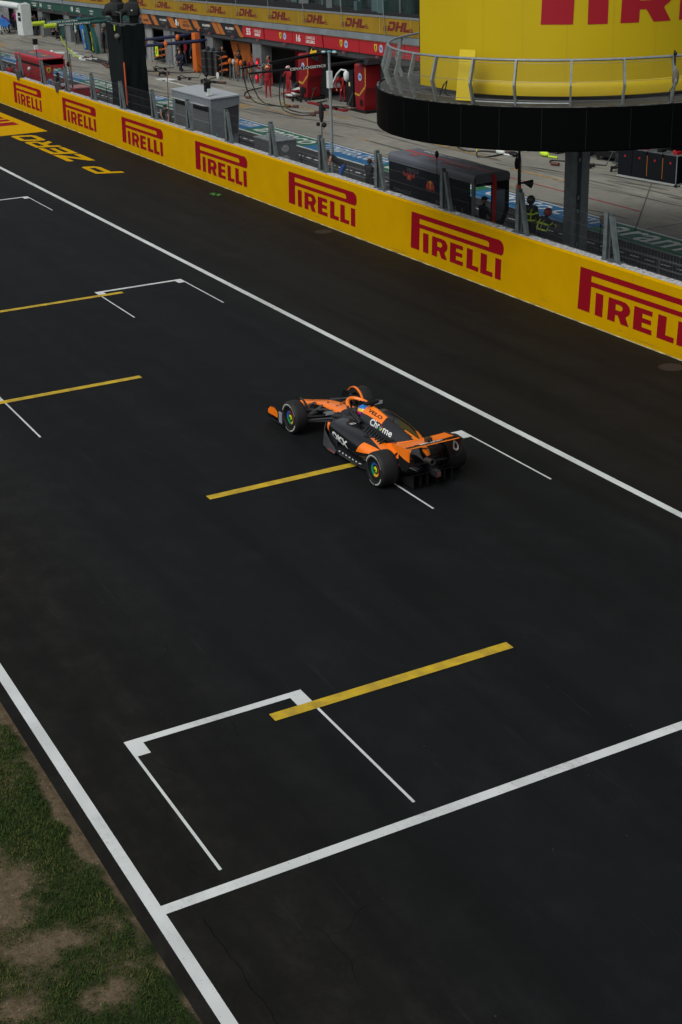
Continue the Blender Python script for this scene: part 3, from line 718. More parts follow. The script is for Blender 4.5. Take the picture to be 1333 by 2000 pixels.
# hospitality glazing behind the balcony
mb = MB()
for a in range(30, 180, 6): mb.b2((XB+1.8, a, 4.82), (XB+1.9, a+6, 9.5))
mb.build('hospitality_glazing', mat('hospitality_glass', (.03, .05, .048), .15, spec=.6, var=.6, vscale=.8, stretch=(1, 1, .4)), bld)
mb = MB()
for i in range(60): mb.box((XB+1.72, 31+i*2.2, 7), (.07, .09, 4.4))
for z in (5.9, 7.3): mb.b2((XB+1.7, 30, z), (XB+1.76, 180, z+.07))
mb.build('glazing_bar', mat('glazing_grey', (.14, .17, .17), .5), bld)
rb = random.Random(4)
for i in range(44):                                               # tables, chairs and planting behind the glass balcony
    y = rb.uniform(55, 125); h = rb.uniform(.4, 1.0)
    MB().box((XB+rb.uniform(.6, 1.4), y, 4.84+h/2), (.35, rb.uniform(.2, .8), h), 0, Matrix.Rotation(rb.uniform(0, 1), 3, 'Z')).build('balcony_planter', rb.choice([mat('bf_dark', (.03, .035, .035), .7), mat('bf_teal', (.05, .1, .1), .6), mat('bf_pale', (.12, .14, .14), .6)]), bld)
mb = MB()
for i in range(22):
    y = 62+i*4.55; mb.tube([(XB-.3, y, 4.0), (XB-.2, y+.55, 7.5), (XB-.1, y+.7, 10)], .018, 5)
mb.build('stay_cable', M_galL, bld)

# ---- team fascia boards
def board(y0, y1, z0, z1, m_, name='fascia_board', x=XB-.12, slant=0):
    mb = MB(); mb.rings([[(x, y0, z0), (x, y1, z0), (x, y1+slant, z1), (x, y0+slant, z1)], [(x+.05, y0, z0), (x+.05, y1, z0), (x+.05, y1+slant, z1), (x+.05, y0+slant, z1)]])
    return sh_(mb).build(name, m_, bld)
def bsh(sh, yc, z, w_, m_, h=None, name='fascia_lettering', x=XB-.124):
    vs, fs = fit(sh, w_, h); mb = MB(); mb.flat((vs, fs), (x, yc+w_/2, z), (0, -1, 0), (0, 0, 1)); return sh_(mb).build(name, m_, bld)
# red section
M_fr = mat('fascia_red', (.4, .012, .02), .5)
def T(s, b=.02): return shape2d(text=s, bold=b)
M_wt = mat('fascia_white', (.65, .66, .64), .6)
edges = [(84.5, 81.35), (81.3, 77.6), (77.55, 73.75), (73.7, 69.65), (69.6, 64.9), (64.85, 60)]
for a, b in edges: board(b, a, 2.88, 3.56, M_fr)
board(60, 84.5, 3.56, 3.6, mat('fascia_gold', (.6, .33, .12), .5), 'fascia_trim', XB-.125)
M_shy = mat('shield_yellow', (.65, .45, .02), .5); M_bl2 = mat('badge_blue', (.02, .12, .4), .5)
SHD = shape2d([[(0, 1), (1, 1), (1, .45), (.85, .2), (.5, 0), (.15, .2), (0, .45)]])
HOR = shape2d([[(.3, .2), (.45, .25), (.5, .45), (.65, .25), (.6, .5), (.7, .62), (.62, .8), (.5, .9), (.45, .72), (.3, .6), (.38, .48)]])
DSC = shape2d([arc(.5, .5, .5, 0, 345, 23)])
HP = T('hp', .03)
def badge(yc, z):
    bsh(SHD, yc+.3, z, .3, M_shy, .4, 'badge'); 
    vs, fs = HOR; mb = MB(); mb.flat(([(a*.3, b*.4) for a, b in vs], fs), (XB-.128, yc+.45, z), (0, -1, 0), (0, 0, 1)); sh_(mb).build('badge', M_black, bld)
    bsh(DSC, yc-.26, z, .4, mat('badge_pale', (.4, .5, .62), .5), .4, 'badge'); bsh(HP, yc-.26, z+.08, .26, M_bl2, .24, 'badge', XB-.128)
for yc in (78.85, 71.35, 67.55, 62.2): badge(yc, 3.03)
bsh(T('55', .04), 83.6, 3.02, .62, M_wt, .42); bsh(T('CARLOS', .01), 82.3, 3.24, .95, M_wt, .17); bsh(T('SAINZ', .05), 82.3, 3.02, .8, M_wt, .17)
bsh(T('16', .04), 76.8, 3.02, .52, M_wt, .42); bsh(T('CHARLES', .01), 75.3, 3.24, 1.1, M_wt, .17); bsh(T('LECLERC', .05), 75.3, 3.02, 1.1, M_wt, .17)
for y in (81.32, 73.72):
    mb = MB(); mb.rings([[(XB-.127, y-.02, 2.9), (XB-.127, y+.04, 2.9), (XB-.127, y+.16, 3.56), (XB-.127, y+.1, 3.56)]], 0, True); sh_(mb).build('fascia_bar', M_black, bld)
# orange and black section
M_fb = mat('fascia_black', (.014, .014, .017), .5); M_fo = mat('fascia_orange', (.4, .125, .02), .6)
board(84.55, 104, 2.82, 3.6, M_fb)
def para(a, b, m_=M_fo):                                          # slanted panels; measured at mid height
    mb = MB(); s = .42
    mb.add([(XB-.124, a+s, 3.595), (XB-.124, b+s, 3.595), (XB-.124, b-s, 2.825), (XB-.124, a-s, 2.825)], [(0, 1, 2, 3)]); sh_(mb).build('fascia_stripe', m_, bld)
for a, b in ((101.9, 100.2), (99.6, 98.8), (96.5, 95.5), (94.8, 92.75), (92.2, 91.3), (88.9, 88.2), (88.1, 87.5), (85.3, 84.75)): para(b, a)
for yc in (97.6, 90.1, 86.4):
    bsh(T('McLAREN', .04), yc, 3.2, 1.25, M_wt, .16); bsh(T('FORMULA 1', .02), yc+.02, 3.02, .7, mat('dim_grey_print', (.2, .2, .2), .6), .08)
    mb = MB(); mb.flat(shape2d([[(0, 0), (.2, .1), (.25, .2), (.1, .16)]]), (XB-.126, yc-.62, 3.33), (0, -1, 0), (0, 0, 1)); sh_(mb).build('badge', M_red, bld)
bsh(T('81', .05), 95.1, 2.98, .55, M_wt, .48); bsh(T('OSCAR', .01), 93.6, 3.24, .85, M_fb, .16, x=XB-.128); bsh(T('PIASTRI', .05), 93.5, 3.0, 1.1, M_fb, .18, x=XB-.128)
bsh(T('NORRIS', .05), 100.9, 3.0, 1.0, M_fb, .18, x=XB-.128)
# green section
M_fg = mat('fascia_green', (.008, .06, .045), .5)
board(104.1, 150, 2.82, 3.6, M_fg); board(104.1, 150, 3.6, 3.65, M_lime, 'fascia_trim', XB-.125)
for yc, s in ((108.9, 'ASTON'), (112.6, 'MARTIN'), (123.2, 'ASTON'), (130, 'MARTIN')): bsh(T(s), yc, 3.15, .9, M_wt, .16); bsh(T('ARAMCO'), yc, 2.95, .8, M_wt, .12)
bsh(T('18', .04), 117.3, 3.0, .5, M_wt, .45); bsh(T('LANCE'), 115.8, 3.24, .8, M_wt, .15); bsh(T('STROLL', .05), 115.8, 3.0, 1.0, M_wt, .18)
bsh(T('14', .04), 125.6, 3.0, .5, M_wt, .45); bsh(T('FERNANDO'), 127.4, 3.24, 1.3, M_wt, .15); bsh(T('ALONSO', .05), 127.4, 3.0, 1.0, M_wt, .18)
board(150.1, 175, 2.82, 3.6, M_navy); board(30, 59.9, 2.88, 3.6, M_navy)
mb = MB()
y = 42
while y < 150: mb.box((XB-.2, y, 2.8), (.14, .14, .1)); y += 3.65
sh_(mb).build('bay_lamp_housing', mat('lamp_housing', (.25, .08, .09), .5), bld)
for yc, z, m_ in ((82.6, 2.45, mat('lit_tube', (1, .85, .55), .5, emit=1.5)),): MB().box((XB+2.2, yc, z*.93), (.08, .5, .05)).build('ceiling_light', m_, bld)
# ================================================================== RACE CAR (origin under the rear axle, +y forward)
def interp(rows, y):
    rows = sorted(rows); 
    if y <= rows[0][0]: return rows[0][1:]
    if y >= rows[-1][0]: return rows[-1][1:]
    for i in range(len(rows)-1):
        a, b = rows[i], rows[i+1]
        if a[0] <= y <= b[0]:
            p0 = rows[max(0, i-1)]; p3 = rows[min(len(rows)-1, i+2)]; t = (y-a[0])/(b[0]-a[0]); o = []
            for k in range(1, len(a)):
                h = b[0]-a[0]; m0 = (b[k]-p0[k])/(b[0]-p0[0])*h; m1 = (p3[k]-a[k])/(p3[0]-a[0])*h
                if (b[k]-a[k])*(a[k]-p0[k]) <= 0 and i > 0: m0 = 0
                if (p3[k]-b[k])*(b[k]-a[k]) <= 0 and i < len(rows)-2: m1 = 0
                o.append((2*t**3-3*t*t+1)*a[k]+(t**3-2*t*t+t)*m0+(-2*t**3+3*t*t)*b[k]+(t**3-t*t)*m1)
            return o
def loft(mb, rows, y0, y1, n, mi, na=56, side=0):
    """rows: y, centre x, half width, bottom z, widest z, top z, top exponent, bottom exponent"""
    rgs = []
    for i in range(n+1):
        y = y0+(y1-y0)*i/n; cx, w_, zb, zm, zt, eu, el = interp(rows, y); rg_ = []
        for k in range(na):
            a = 2*PI*k/na; c, s = math.cos(a), math.sin(a); e = eu if s >= 0 else el
            x = w_*math.copysign(abs(c)**e, c); z = zm+((zt-zm) if s >= 0 else (zm-zb))*math.copysign(abs(s)**(.9 if s < 0 else .85), s)
            rg_.append(Vector(((cx+x)*(side or 1), y, z)))
        rgs.append(rg_)
    b0 = len(mb.m); mb.rings(rgs, 0)
    if callable(mi):
        j = b0
        for i in range(n):
            for k in range(na):
                cc = sum((Vector(mb.v[q]) for q in mb.f[j]), Vector())/4; mb.m[j] = mi(cc, (k+.5)/na*360); j += 1
        for q in (j, j+1): mb.m[q] = mi(sum((Vector(mb.v[t]) for t in mb.f[q]), Vector())/na, 90)
    return mb
def paint(o, planes, fn):
    '''cut the body along colour boundaries, then colour each side'''
    bm = bmesh.new(); bm.from_mesh(o.data)
    for co, no in planes: bmesh.ops.bisect_plane(bm, geom=bm.verts[:]+bm.edges[:]+bm.faces[:], plane_co=co, plane_no=no)
    for f in bm.faces:
        r = fn(f.calc_center_median(), f.material_index)
        f.material_index = r
    bm.to_mesh(o.data); bm.free(); o.data.set_sharp_from_angle(angle=R(40))
car = thing('race_car', 'orange and black open wheel race car driving along the track over a grid slot', 'race car', (13.73, 22.94, 0), R(.9))
M_carb = mat('car_black_paint', (.0065, .0075, .0095), .2, spec=.5, coat=.35)
M_caro = mat('car_orange_paint', (.95, .2, .006), .3, spec=.5, coat=.4)
M_carbon = mat('carbon_fibre', (.018, .019, .021), .38, spec=.45)
M_dcarb = mat('dull_carbon', (.006, .006, .007), .7, spec=.2)
M_wlet = mat('car_white_lettering', (.68, .7, .7), .45)
spine = [(-.62, 0, .05, .27, .34, .41, 1, 1), (-.3, 0, .1, .22, .36, .56, 1.2, .8), (0, 0, .15, .16, .38, .68, 1.4, .7), (.4, 0, .19, .13, .42, .80, 1.55, .6),
         (.9, 0, .24, .1, .45, .90, 1.65, .5), (1.35, 0, .26, .1, .46, .96, 1.55, .45), (1.65, 0, .28, .1, .46, .995, 1.4, .4), (1.84, 0, .29, .1, .47, .985, 1.35, .4)]
chassis = [(1.74, 0, .30, .08, .45, .62, .55, .4), (2.4, 0, .29, .08, .45, .63, .55, .4), (2.75, 0, .26, .1, .48, .66, .55, .4), (3.15, 0, .22, .17, .46, .62, .5, .45), (3.7, 0, .185, .22, .42, .545, .5, .5),
           (4.2, 0, .16, .2, .33, .42, .55, .6), (4.55, 0, .14, .17, .26, .32, .6, .7), (4.84, 0, .11, .14, .2, .25, .7, .8), (4.95, 0, .05, .15, .19, .22, .8, .8)]
def fm_ch(c, a):
    if 1.78 < c.y < 2.52 and abs(c.x) < .215 and c.z > .55: return 2      # cockpit opening
    if c.y > 2.72 and 22 < a < 158: return 1
    if c.y > 4.3: return 1
    return 0
M_ckp = mat('cockpit_black', (.004, .004, .005), .8)
mb = MB(); loft(mb, chassis, 1.74, 4.95, 124, fm_ch); mb.build('nose_and_chassis', [M_carb, M_caro, M_ckp], car, smooth=40, merge=True)
def fm_ec(c, a):
    if c.y > 1.832: return 2
    if c.y > 1.12 and 43 < a < 137: return 1
    return 0
mb = MB(); loft(mb, spine, -.62, 1.84, 112, fm_ec, 64); ec = mb.build('engine_cover', [M_carb, M_caro, M_ckp], car, smooth=40, merge=True)
TC, TN = Vector((0, .95, .45)), Vector((0, 1, 2.8)).normalized()
paint(ec, [(TC, TN), ((0, .02, 0), (0, 1, 0))], lambda c, m: 1 if ((c-TC).dot(TN) < 0 and c.y > .02) else m)
bm_ = bmesh.new(); bm_.from_mesh(ec.data); ec_bvh = BVHTree.FromBMesh(bm_); bm_.free()
mb = MB(); mb.rings([[Vector((.082*math.cos(a)*1.0, 1.846, .885+.065*math.sin(a))) for a in [2*PI*k/20 for k in range(20)]]]*1+[[Vector((.06*math.cos(a), 1.78, .885+.05*math.sin(a))) for a in [2*PI*k/20 for k in range(20)]]]); mb.build('air_intake', M_ckp, car)
pods = [(-.35, .1, .1, .16, .22, .3, .9, .7), (0, .2, .17, .15, .24, .36, .8, .6), (.35, .3, .24, .13, .27, .43, .7, .55), (.8, .40, .30, .12, .3, .52, .6, .5), (1.3, .44, .315, .14, .36, .595, .5, .6),
        (1.8, .46, .31, .2, .43, .63, .42, .7), (2.2, .475, .285, .3, .48, .635, .36, .6), (2.4, .48, .255, .36, .5, .62, .3, .4)]
def fm_sp(c, a):
    if c.y > 2.385: return 2
    x = abs(c.x)
    if c.y > 2.28 and x > .6 and c.z < .6: return 1
    return 0
pod_obj = {}
for s in (-1, 1):
    mb = MB(); loft(mb, pods, -.35, 2.4, 110, fm_sp, 56, s); o = mb.build('sidepod', [M_carb, M_caro, M_ckp], car, smooth=40, merge=True); pod_obj[s] = o
    fc, fn_ = Vector((s*.66, 1.08, .45)), Vector((0, 1, .6)).normalized(); gc, gn = Vector((s*.62, 1.0, .45)), Vector((s, -.33, .15)).normalized()
    tc_, tn_ = Vector((s*.41, 1.2, .45)), Vector((s*.9, .1, 0)).normalized(); hc, hn = Vector((s*.3, 1.12, .5)), Vector((-s*.9, 1, 1.6)).normalized(); zc, zn = Vector((0, .95, .36)), Vector((0, .16, 1)).normalized()
    paint(o, [(fc, fn_), (gc, gn), ((0, .4, 0), (0, 1, 0)), ((0, .05, 0), (0, 1, 0)), (tc_, tn_), (hc, hn), (zc, zn)], lambda c, m: 1 if (((c-fc).dot(fn_) < 0 and (c-gc).dot(gn) > 0 and c.y > .4 and (c-zc).dot(zn) > 0) or ((c-tc_).dot(tn_) < 0 and (c-hc).dot(hn) < 0 and c.y > .05)) else m)
bm_ = bmesh.new(); bm_.from_mesh(pod_obj[-1].data); pod_bvh = BVHTree.FromBMesh(bm_); bm_.free()
def decal(bvh, sh, o, u, v, ray, m_, parent, step=.04, off=.004, name='lettering'):
    vs, fs = grid2d(sh, step); o, u, v, ray = Vector(o), Vector(u), Vector(v), Vector(ray).normalized(); P = []
    for x, y in vs:
        p = o+u*x+v*y; h = bvh.ray_cast(p-ray*1.0, ray)
        if h[0] is None: h = bvh.find_nearest(p)
        P.append(h[0]-ray*off)
    return MB().add(P, fs).build(name, m_, parent)
# reading direction on the left flank runs from nose to tail
uL, vL = Vector((0, -1, 0)), Vector((0, 0, 1))
def word(bvh, s, y, z, w_, h, m_, bold=.03, ray=(1, 0, -.45), tilt=0, x=-.3):
    sh = fit(shape2d(text=s, bold=bold), w_, h); u = Vector((0, -math.cos(tilt), math.sin(tilt)))
    return decal(bvh, sh, (x, y, z), u, Vector((.25, 0, 1)), ray, m_, car)
word(ec_bvh, 'C', 1.47, .685, .135, .14, M_wlet, .02, tilt=-.06, x=-.16); word(ec_bvh, 'h', 1.32, .685, .09, .14, M_wlet, .02, tilt=-.06, x=-.16); word(ec_bvh, 'r', 1.21, .685, .065, .1, M_wlet, .02, tilt=-.06, x=-.16)
decal(ec_bvh, shape2d([arc(.05, .05, .052, 0, 345, 23), arc(.05, .05, .026, 0, 345, 15)]), (-.16, 1.125, .675), uL, Vector((.25, 0, 1)), (1, 0, -.45), mat('chroma_green', (.03, .4, .12), .5), car, .03)
decal(ec_bvh, shape2d([arc(.05, .05, .0525, 30, 150, 10)+arc(.05, .05, .026, 150, 30, 10)]), (-.16, 1.125, .676), uL, Vector((.25, 0, 1)), (1, 0, -.45), M_red, car, .03, .006)
decal(ec_bvh, shape2d([arc(.05, .05, .0525, -80, 25, 10)+arc(.05, .05, .026, 25, -80, 10)]), (-.16, 1.125, .676), uL, Vector((.25, 0, 1)), (1, 0, -.45), mat('chroma_yellow', (.7, .5, .02), .5), car, .03, .006)
decal(ec_bvh, shape2d([arc(.05, .05, .021, 0, 340, 17)]), (-.16, 1.125, .676), uL, Vector((.25, 0, 1)), (1, 0, -.45), mat('chroma_blue', (.02, .2, .7), .5), car, .03, .006)
word(ec_bvh, 'me', .995, .66, .31, .1, M_wlet, .02, tilt=-.06, x=-.16)
word(ec_bvh, 'VELO', 1.70, .875, .5, .085, M_black, .03, ray=(1, 0, -.9), tilt=-.04, x=-.09)
word(ec_bvh, 'DELL', .62, .56, .3, .08, M_black, .01, tilt=-.3, x=-.18)
word(pod_bvh, 'OKX', 2.12, .38, .66, .15, M_wlet, .05, ray=(1, 0, -.25), tilt=-.1, x=-.9)
decal(pod_bvh, shape2d([rect(0, 0, .1, .012), rect(0, .03, .1, .042), rect(0, .055, .1, .067), [(.0, .1), (.03, .13), (.05, .105), (.07, .14), (.1, .1)]]), (-.45, 1.95, .2), uL, Vector((1, 0, 0)), (0, 0, -1), M_wlet, car, .05)
# louvres on the top of the sidepod beside the engine cover
for s in (-1, 1):
    mb = MB()
    for k in range(8): mb.tube([(s*.17, 1.5-k*.09, .70-k*.016), (s*.25, 1.49-k*.09, .655-k*.014), (s*.34, 1.46-k*.09, .615-k*.012), (s*.42, 1.43-k*.09, .575-k*.012)], [.02, .03, .03, .015], 8)
    mb.build('cooling_louvres', mat('louvre_black', (.01, .011, .012), .35), car, smooth=60)
# floor
outl = [(2.62, .34), (2.58, .55), (2.4, .72), (2.1, .79), (1.2, .80), (.85, .78), (.5, .64), (.38, .5), (-.1, .46), (-.35, .46)]
P = [(-x, y) for y, x in outl]+[(x, y) for y, x in outl[::-1]]
mb = MB(); mb.flat(shape2d([P]), (0, 0, .085), (1, 0, 0), (0, 1, 0), 0, .03)
mb.build('floor', M_carbon, car)
for s in (-1, 1):
    mb = MB(); pts = [(2.86, .42, .45), (2.74, .62, .44), (2.52, .77, .38), (2.2, .83, .26), (1.9, .84, .12)]
    rgs = []
    for y, x, zt in pts: rgs.append([Vector((s*(x-.008), y, .05)), Vector((s*(x+.008), y, .05)), Vector((s*(x-.03), y, zt)), Vector((s*(x-.045), y, zt))])
    mb.rings(rgs); 
    for k in range(3): mb.rings([[Vector((s*(.36+k*.1), 2.72-k*.04, .05)), Vector((s*(.37+k*.1), 2.72-k*.04, .05)), Vector((s*(.37+k*.1), 2.70-k*.04, .4)), Vector((s*(.36+k*.1), 2.70-k*.04, .4))], [Vector((s*(.40+k*.1), 2.2, .05)), Vector((s*(.41+k*.1), 2.2, .05)), Vector((s*(.41+k*.1), 2.2, .22)), Vector((s*(.40+k*.1), 2.2, .22))]])
    mb.build('floor_fence', mat('floor_fence_grey', (.05, .055, .062), .35, spec=.5), car)
    mb = MB(); mb.rings([[Vector((s*x, y, z)) for x, z in ((.795, .09), (.80, .09), (.80, .13), (.795, .13))] for y in (2.0, 1.5, 1.0)]); 
    mb.rings([[Vector((s*x, y, z)) for x, z in ((.78, .12), (.85, .105), (.85, .112), (.78, .127))] for y in (1.7, 1.3, .95)])
    mb.build('floor_edge_wing', M_carbon, car)
    mb = MB()
    for k in range(6): mb.box((s*(.80), 1.75-k*.14, .15), (.01, .05, .02))
    mb.box((s*.74, 1.02, .1), (.05, .07, .003)); mb.build('floor_edge_lettering', M_wlet, car)
    mb = MB(); mb.box((s*.84, 2.05, .075), (.012, .3, .012)); mb.build('floor_edge_wing', mat('kerb_trim_red', (.35, .05, .04), .5), car)
# wheels
M_tyre = mat('tyre_rubber', (.0125, .0128, .0135), .62, spec=.35, bump=.08)
M_rimc = [mat('rim_red', (.5, .04, .03), .4), mat('rim_blue', (.01, .1, .42), .4), mat('rim_green', (.0, .22, .1), .4), mat('rim_yellow', (.6, .33, .01), .4), mat('rim_lime', (.5, .62, .01), .35), M_dcarb]
def wheel(x, y, wd, s, rear):
    r = .36; o = Vector((x, y, r)); ax = (s, 0, 0)
    mb = MB(); h = wd/2
    mb.lathe([(.235, h-.03), (.245, h-.005), (.30, h), (.335, h-.012), (.352, h-.04), (.36, h-.09), (.36, -h+.09), (.352, -h+.04), (.335, -h+.012), (.30, -h), (.245, -h+.005), (.235, -h+.03)], o, ax, 56, 0, False)
    w_ = mb.build('wheel', M_tyre, car, smooth=40)
    # rim cover with four colour ring
    mb = MB(); u = Vector((0, 1, 0)); v = Vector((0, 0, 1)); hx = Vector((s*(h-.03), 0, 0))
    def annulus(r0, r1, x0, x1, a0, a1, mi, n=12):
        n = max(2, int(n*(a1-a0)/90)); rg0 = [o+Vector((s*x0, r0*math.cos(R(a)), r0*math.sin(R(a)))) for a in [a0+(a1-a0)*k/n for k in range(n+1)]]
        rg1 = [o+Vector((s*x1, r1*math.cos(R(a)), r1*math.sin(R(a)))) for a in [a0+(a1-a0)*k/n for k in range(n+1)]]
        mb.rings([rg0, rg1], mi, False, False)
    annulus(.168, .24, h-.035, h-.02, 0, 360, 5)
    q0 = 25 if rear else -15
    for k, mi in enumerate(((1, 0, 3, 2))): annulus(.1, .15, h-.05, h-.035, q0+90*k, q0+90*k+90, mi)
    annulus(.15, .168, h-.035, h-.035, 0, 360, 5); annulus(.075, .1, h-.055, h-.05, 0, 360, 5); annulus(.0, .064, h-.03, h-.045, 0, 360, 4); annulus(.064, .075, h-.045, h-.055, 0, 360, 5); annulus(.0, .028, h-.012, h-.014, 0, 360, 5)
    mb.build('rim_cover', M_rimc, w_)
    mb = MB()
    for a0, a1 in ((20, 118), (200, 262)): annulus(.284, .309, h+.0022, h+.0015, a0, a1, 0)
    for k in range(9): annulus(.288, .31, h+.003, h+.002, 268+k*4, 270.6+k*4, 0, 30)
    for k in range(8): annulus(.288, .31, h+.003, h+.002, 122+k*5, 125+k*5, 0, 30)
    mb.build('sidewall_marking', mat('sidewall_grey', (.45, .46, .44), .6), w_)
    return w_
for s in (-1, 1):
    wheel(s*.8475, 3.66, .305, s, False); wheel(s*.80, 0, .405, s, True)
    # front suspension: flat tapered arms
    mb = MB()
    for (a, b) in (((.19, 3.95, .47), (.72, 3.68, .5)), ((.2, 3.3, .5), (.72, 3.62, .51)), ((.18, 3.9, .26), (.72, 3.7, .24)), ((.2, 3.25, .25), (.72, 3.6, .23)), ((.17, 3.62, .5), (.72, 3.64, .27)), ((.18, 3.5, .3), (.72, 3.52, .36)), ((.2, 3.05, .38), (.72, 3.5, .3))):
        mb.tube([(s*a[0], a[1], a[2]), (s*b[0], b[1], b[2])], [.045, .035], 8, flat=.35, up=(0, 0, 1))
    mb.build('front_suspension', mat('suspension_carbon', (.03, .032, .035), .4), car, smooth=60)
    MB().cyl((s*.68, 3.66, .36), (s*.72, 3.66, .36), .2, n=24).box((s*.66, 3.72, .36), (.06, .3, .34)).build('front_brake_duct', M_carbon, car)
    mb = MB()
    for (a, b) in (((.14, .45, .42), (.62, .05, .47)), ((.12, -.15, .42), (.62, -.02, .46)), ((.14, .4, .22), (.62, .08, .23)), ((.1, -.3, .24), (.62, -.04, .23)), ((.1, -.2, .33), (.62, 0, .33))):
        mb.tube([(s*a[0], a[1], a[2]), (s*b[0], b[1], b[2])], .025, 8, flat=.5)
    mb.build('rear_suspension', M_dcarb, car, smooth=60)
    MB().cyl((s*.58, 0, .36), (s*.62, 0, .36), .2, n=24).box((s*.56, 0, .36), (.08, .32, .36)).build('rear_brake_duct', M_dcarb, car)
    # mirror on its stalk
    mb = MB(); mb.ball((s*.6, 2.56, .73), .1, 0, 14, (1.35, .55, .55)).tube([(s*.28, 2.55, .64), (s*.52, 2.56, .71)], .02, 6, flat=.5).tube([(s*.38, 2.46, .6), (s*.66, 2.55, .68)], .016, 6)
    mi = mb.build('mirror', M_carbon, car, smooth=50)
    MB().box((s*.6, 2.5, .735), (.2, .006, .075)).build('mirror_glass', mat('mirror_glass', (.55, .58, .6), .25, metal=.4), mi)
    MB().box((s*.34, 2.55, .60), (.2, .42, .012), 0, Matrix.Rotation(R(s*8), 3, 'Y')).build('turning_vane', M_carbon, car)
# halo
mb = MB(); H = []
for k in range(25):
    t = k/24; a = PI*t; H.append(Vector((-.285*math.cos(a), 1.72+.92*math.sin(a)**.8, .80+.1*math.sin(a)-(0.12*(1-math.sin(a))**2))))
rd = [.046]*25; hm = lambda c: 1 if (c.y > 2.02 and c.z > interp([(1.7, .78), (2.0, .845), (2.3, .875), (2.65, .885)], c.y)[0]) else 0
mb.tube(H, rd, 14, hm); mb.tube([(0, 2.66, .62), (0, 2.63, .88)], [.03, .028], 10, 0); mb.build('halo', [M_carb, M_caro], car, smooth=50)
# headrest, steering wheel, camera pod, antenna
mb = MB(); mb.tube([(-.215, 2.35, .6), (-.225, 2.05, .645), (-.2, 1.86, .67), (0, 1.8, .68), (.2, 1.86, .67), (.225, 2.05, .645), (.215, 2.35, .6)], .045, 10); mb.build('headrest', mat('headrest', (.03, .03, .033), .7), car, smooth=60)
MB().box((0, 2.42, .58), (.28, .03, .13), 0, Matrix.Rotation(R(20), 3, 'X')).tube([(-.13, 2.4, .52), (-.15, 2.4, .6), (-.1, 2.4, .64)], .018, 6).tube([(.13, 2.4, .52), (.15, 2.4, .6), (.1, 2.4, .64)], .018, 6).build('steering_wheel', M_black, car)
mb = MB(); mb.ball((0, 1.76, 1.06), .075, 0, 14, (2.6, .9, .6)).tube([(0, 1.74, .96), (0, 1.76, 1.06)], .035, 8); mb.build('camera_pod', M_dcarb, car, smooth=60)
MB().tube([(0, 3.1, .6), (0, 3.08, .82)], .006, 5).tube([(0, .9, .86), (0, .84, 1.04)], .008, 5).build('antenna', M_black, car)
MB().tube([(-.05, 3.5, .56), (-.12, 3.5, .6)], .01, 5).flat(fit(shape2d(text='LN', bold=.02), .22, .09), (.1, 3.15, .629), (-1, -.15, 0), (.0, -1, 0)).build('nose_lettering', M_black, car)
# front wing
for k, (y, z, ch, tl) in enumerate(((4.72, .10, .26, -6), (4.5, .15, .17, -14), (4.34, .2, .15, -20), (4.2, .26, .13, -26))):
    mb = MB(); rg_ = []
    for i in range(21):
        x = -.95+1.9*i/20; a = abs(x); yy = y-.17*a**1.3+(.0 if k else .1*(1-a)); zz = z+.03*a*(k+1)*.4-.02*(1-a); c_w = ch*(1-.15*a); dz = math.sin(R(tl))*c_w*-1
        rg_.append([Vector((x, yy, zz)), Vector((x, yy-c_w*.5, zz+dz*.5+.014)), Vector((x, yy-c_w, zz+dz+.003)), Vector((x, yy-c_w*.5, zz+dz*.5-.004))])
    mb.rings(rg_, 0 if k < 2 else (lambda c: 1 if abs(c.x) > .55 else 0)); mb.build('front_wing_element', [M_carbon, M_caro], car, smooth=50)
for s in (-1, 1):
    ep = shape2d([[(4.0, .07), (4.72, .06), (4.8, .12), (4.76, .26), (4.64, .36), (4.42, .39), (4.2, .34), (4.0, .3)]]); ep2 = shape2d([[(4.25, .18), (4.74, .16), (4.73, .25), (4.62, .34), (4.43, .37), (4.27, .33)]])
    mb = MB(); mb.flat(ep, (s*.955-(.0 if s > 0 else -.0), 0, 0), (0, 1, 0), (0, 0, 1), 0, .014); mb.flat(ep2, (s*.955+(s*.003 if s > 0 else -.019), 0, 0), (0, 1, 0), (0, 0, 1), 1); mb.build('front_endplate', [M_carb, M_caro], car)
    MB().b2((s*.955-.03, 3.95, .05), (s*.955+.03, 4.64, .065)).box((s*.955+s*.012, 4.3, .12), (.004, .5, .04)).build('endplate_footplate', M_carb, car)
    MB().box((s*.955+s*.01, 4.12, .22), (.03, .14, .24)).build('endplate_winglet', mat('winglet_silver', (.25, .27, .3), .4), car)
    mb = MB(); mb.rings([[Vector((s*x, 3.66+rr*math.cos(R(a)), .36+rr*math.sin(R(a)))) for x, rr in ((.655, .375), (.70, .38), (.70, .395), (.655, .39))] for a in range(40, 151, 10)]); mb.build('wheel_deflector', M_caro if s > 0 else M_carb, car)
    MB().flat(fit(shape2d(text='LN', bold=.03), .12, .06), (s*.955+s*.018, 4.55, .24), (0, s, 0) if s > 0 else (0, -1, 0), (0, 0, 1)).build('endplate_lettering', M_black, car)
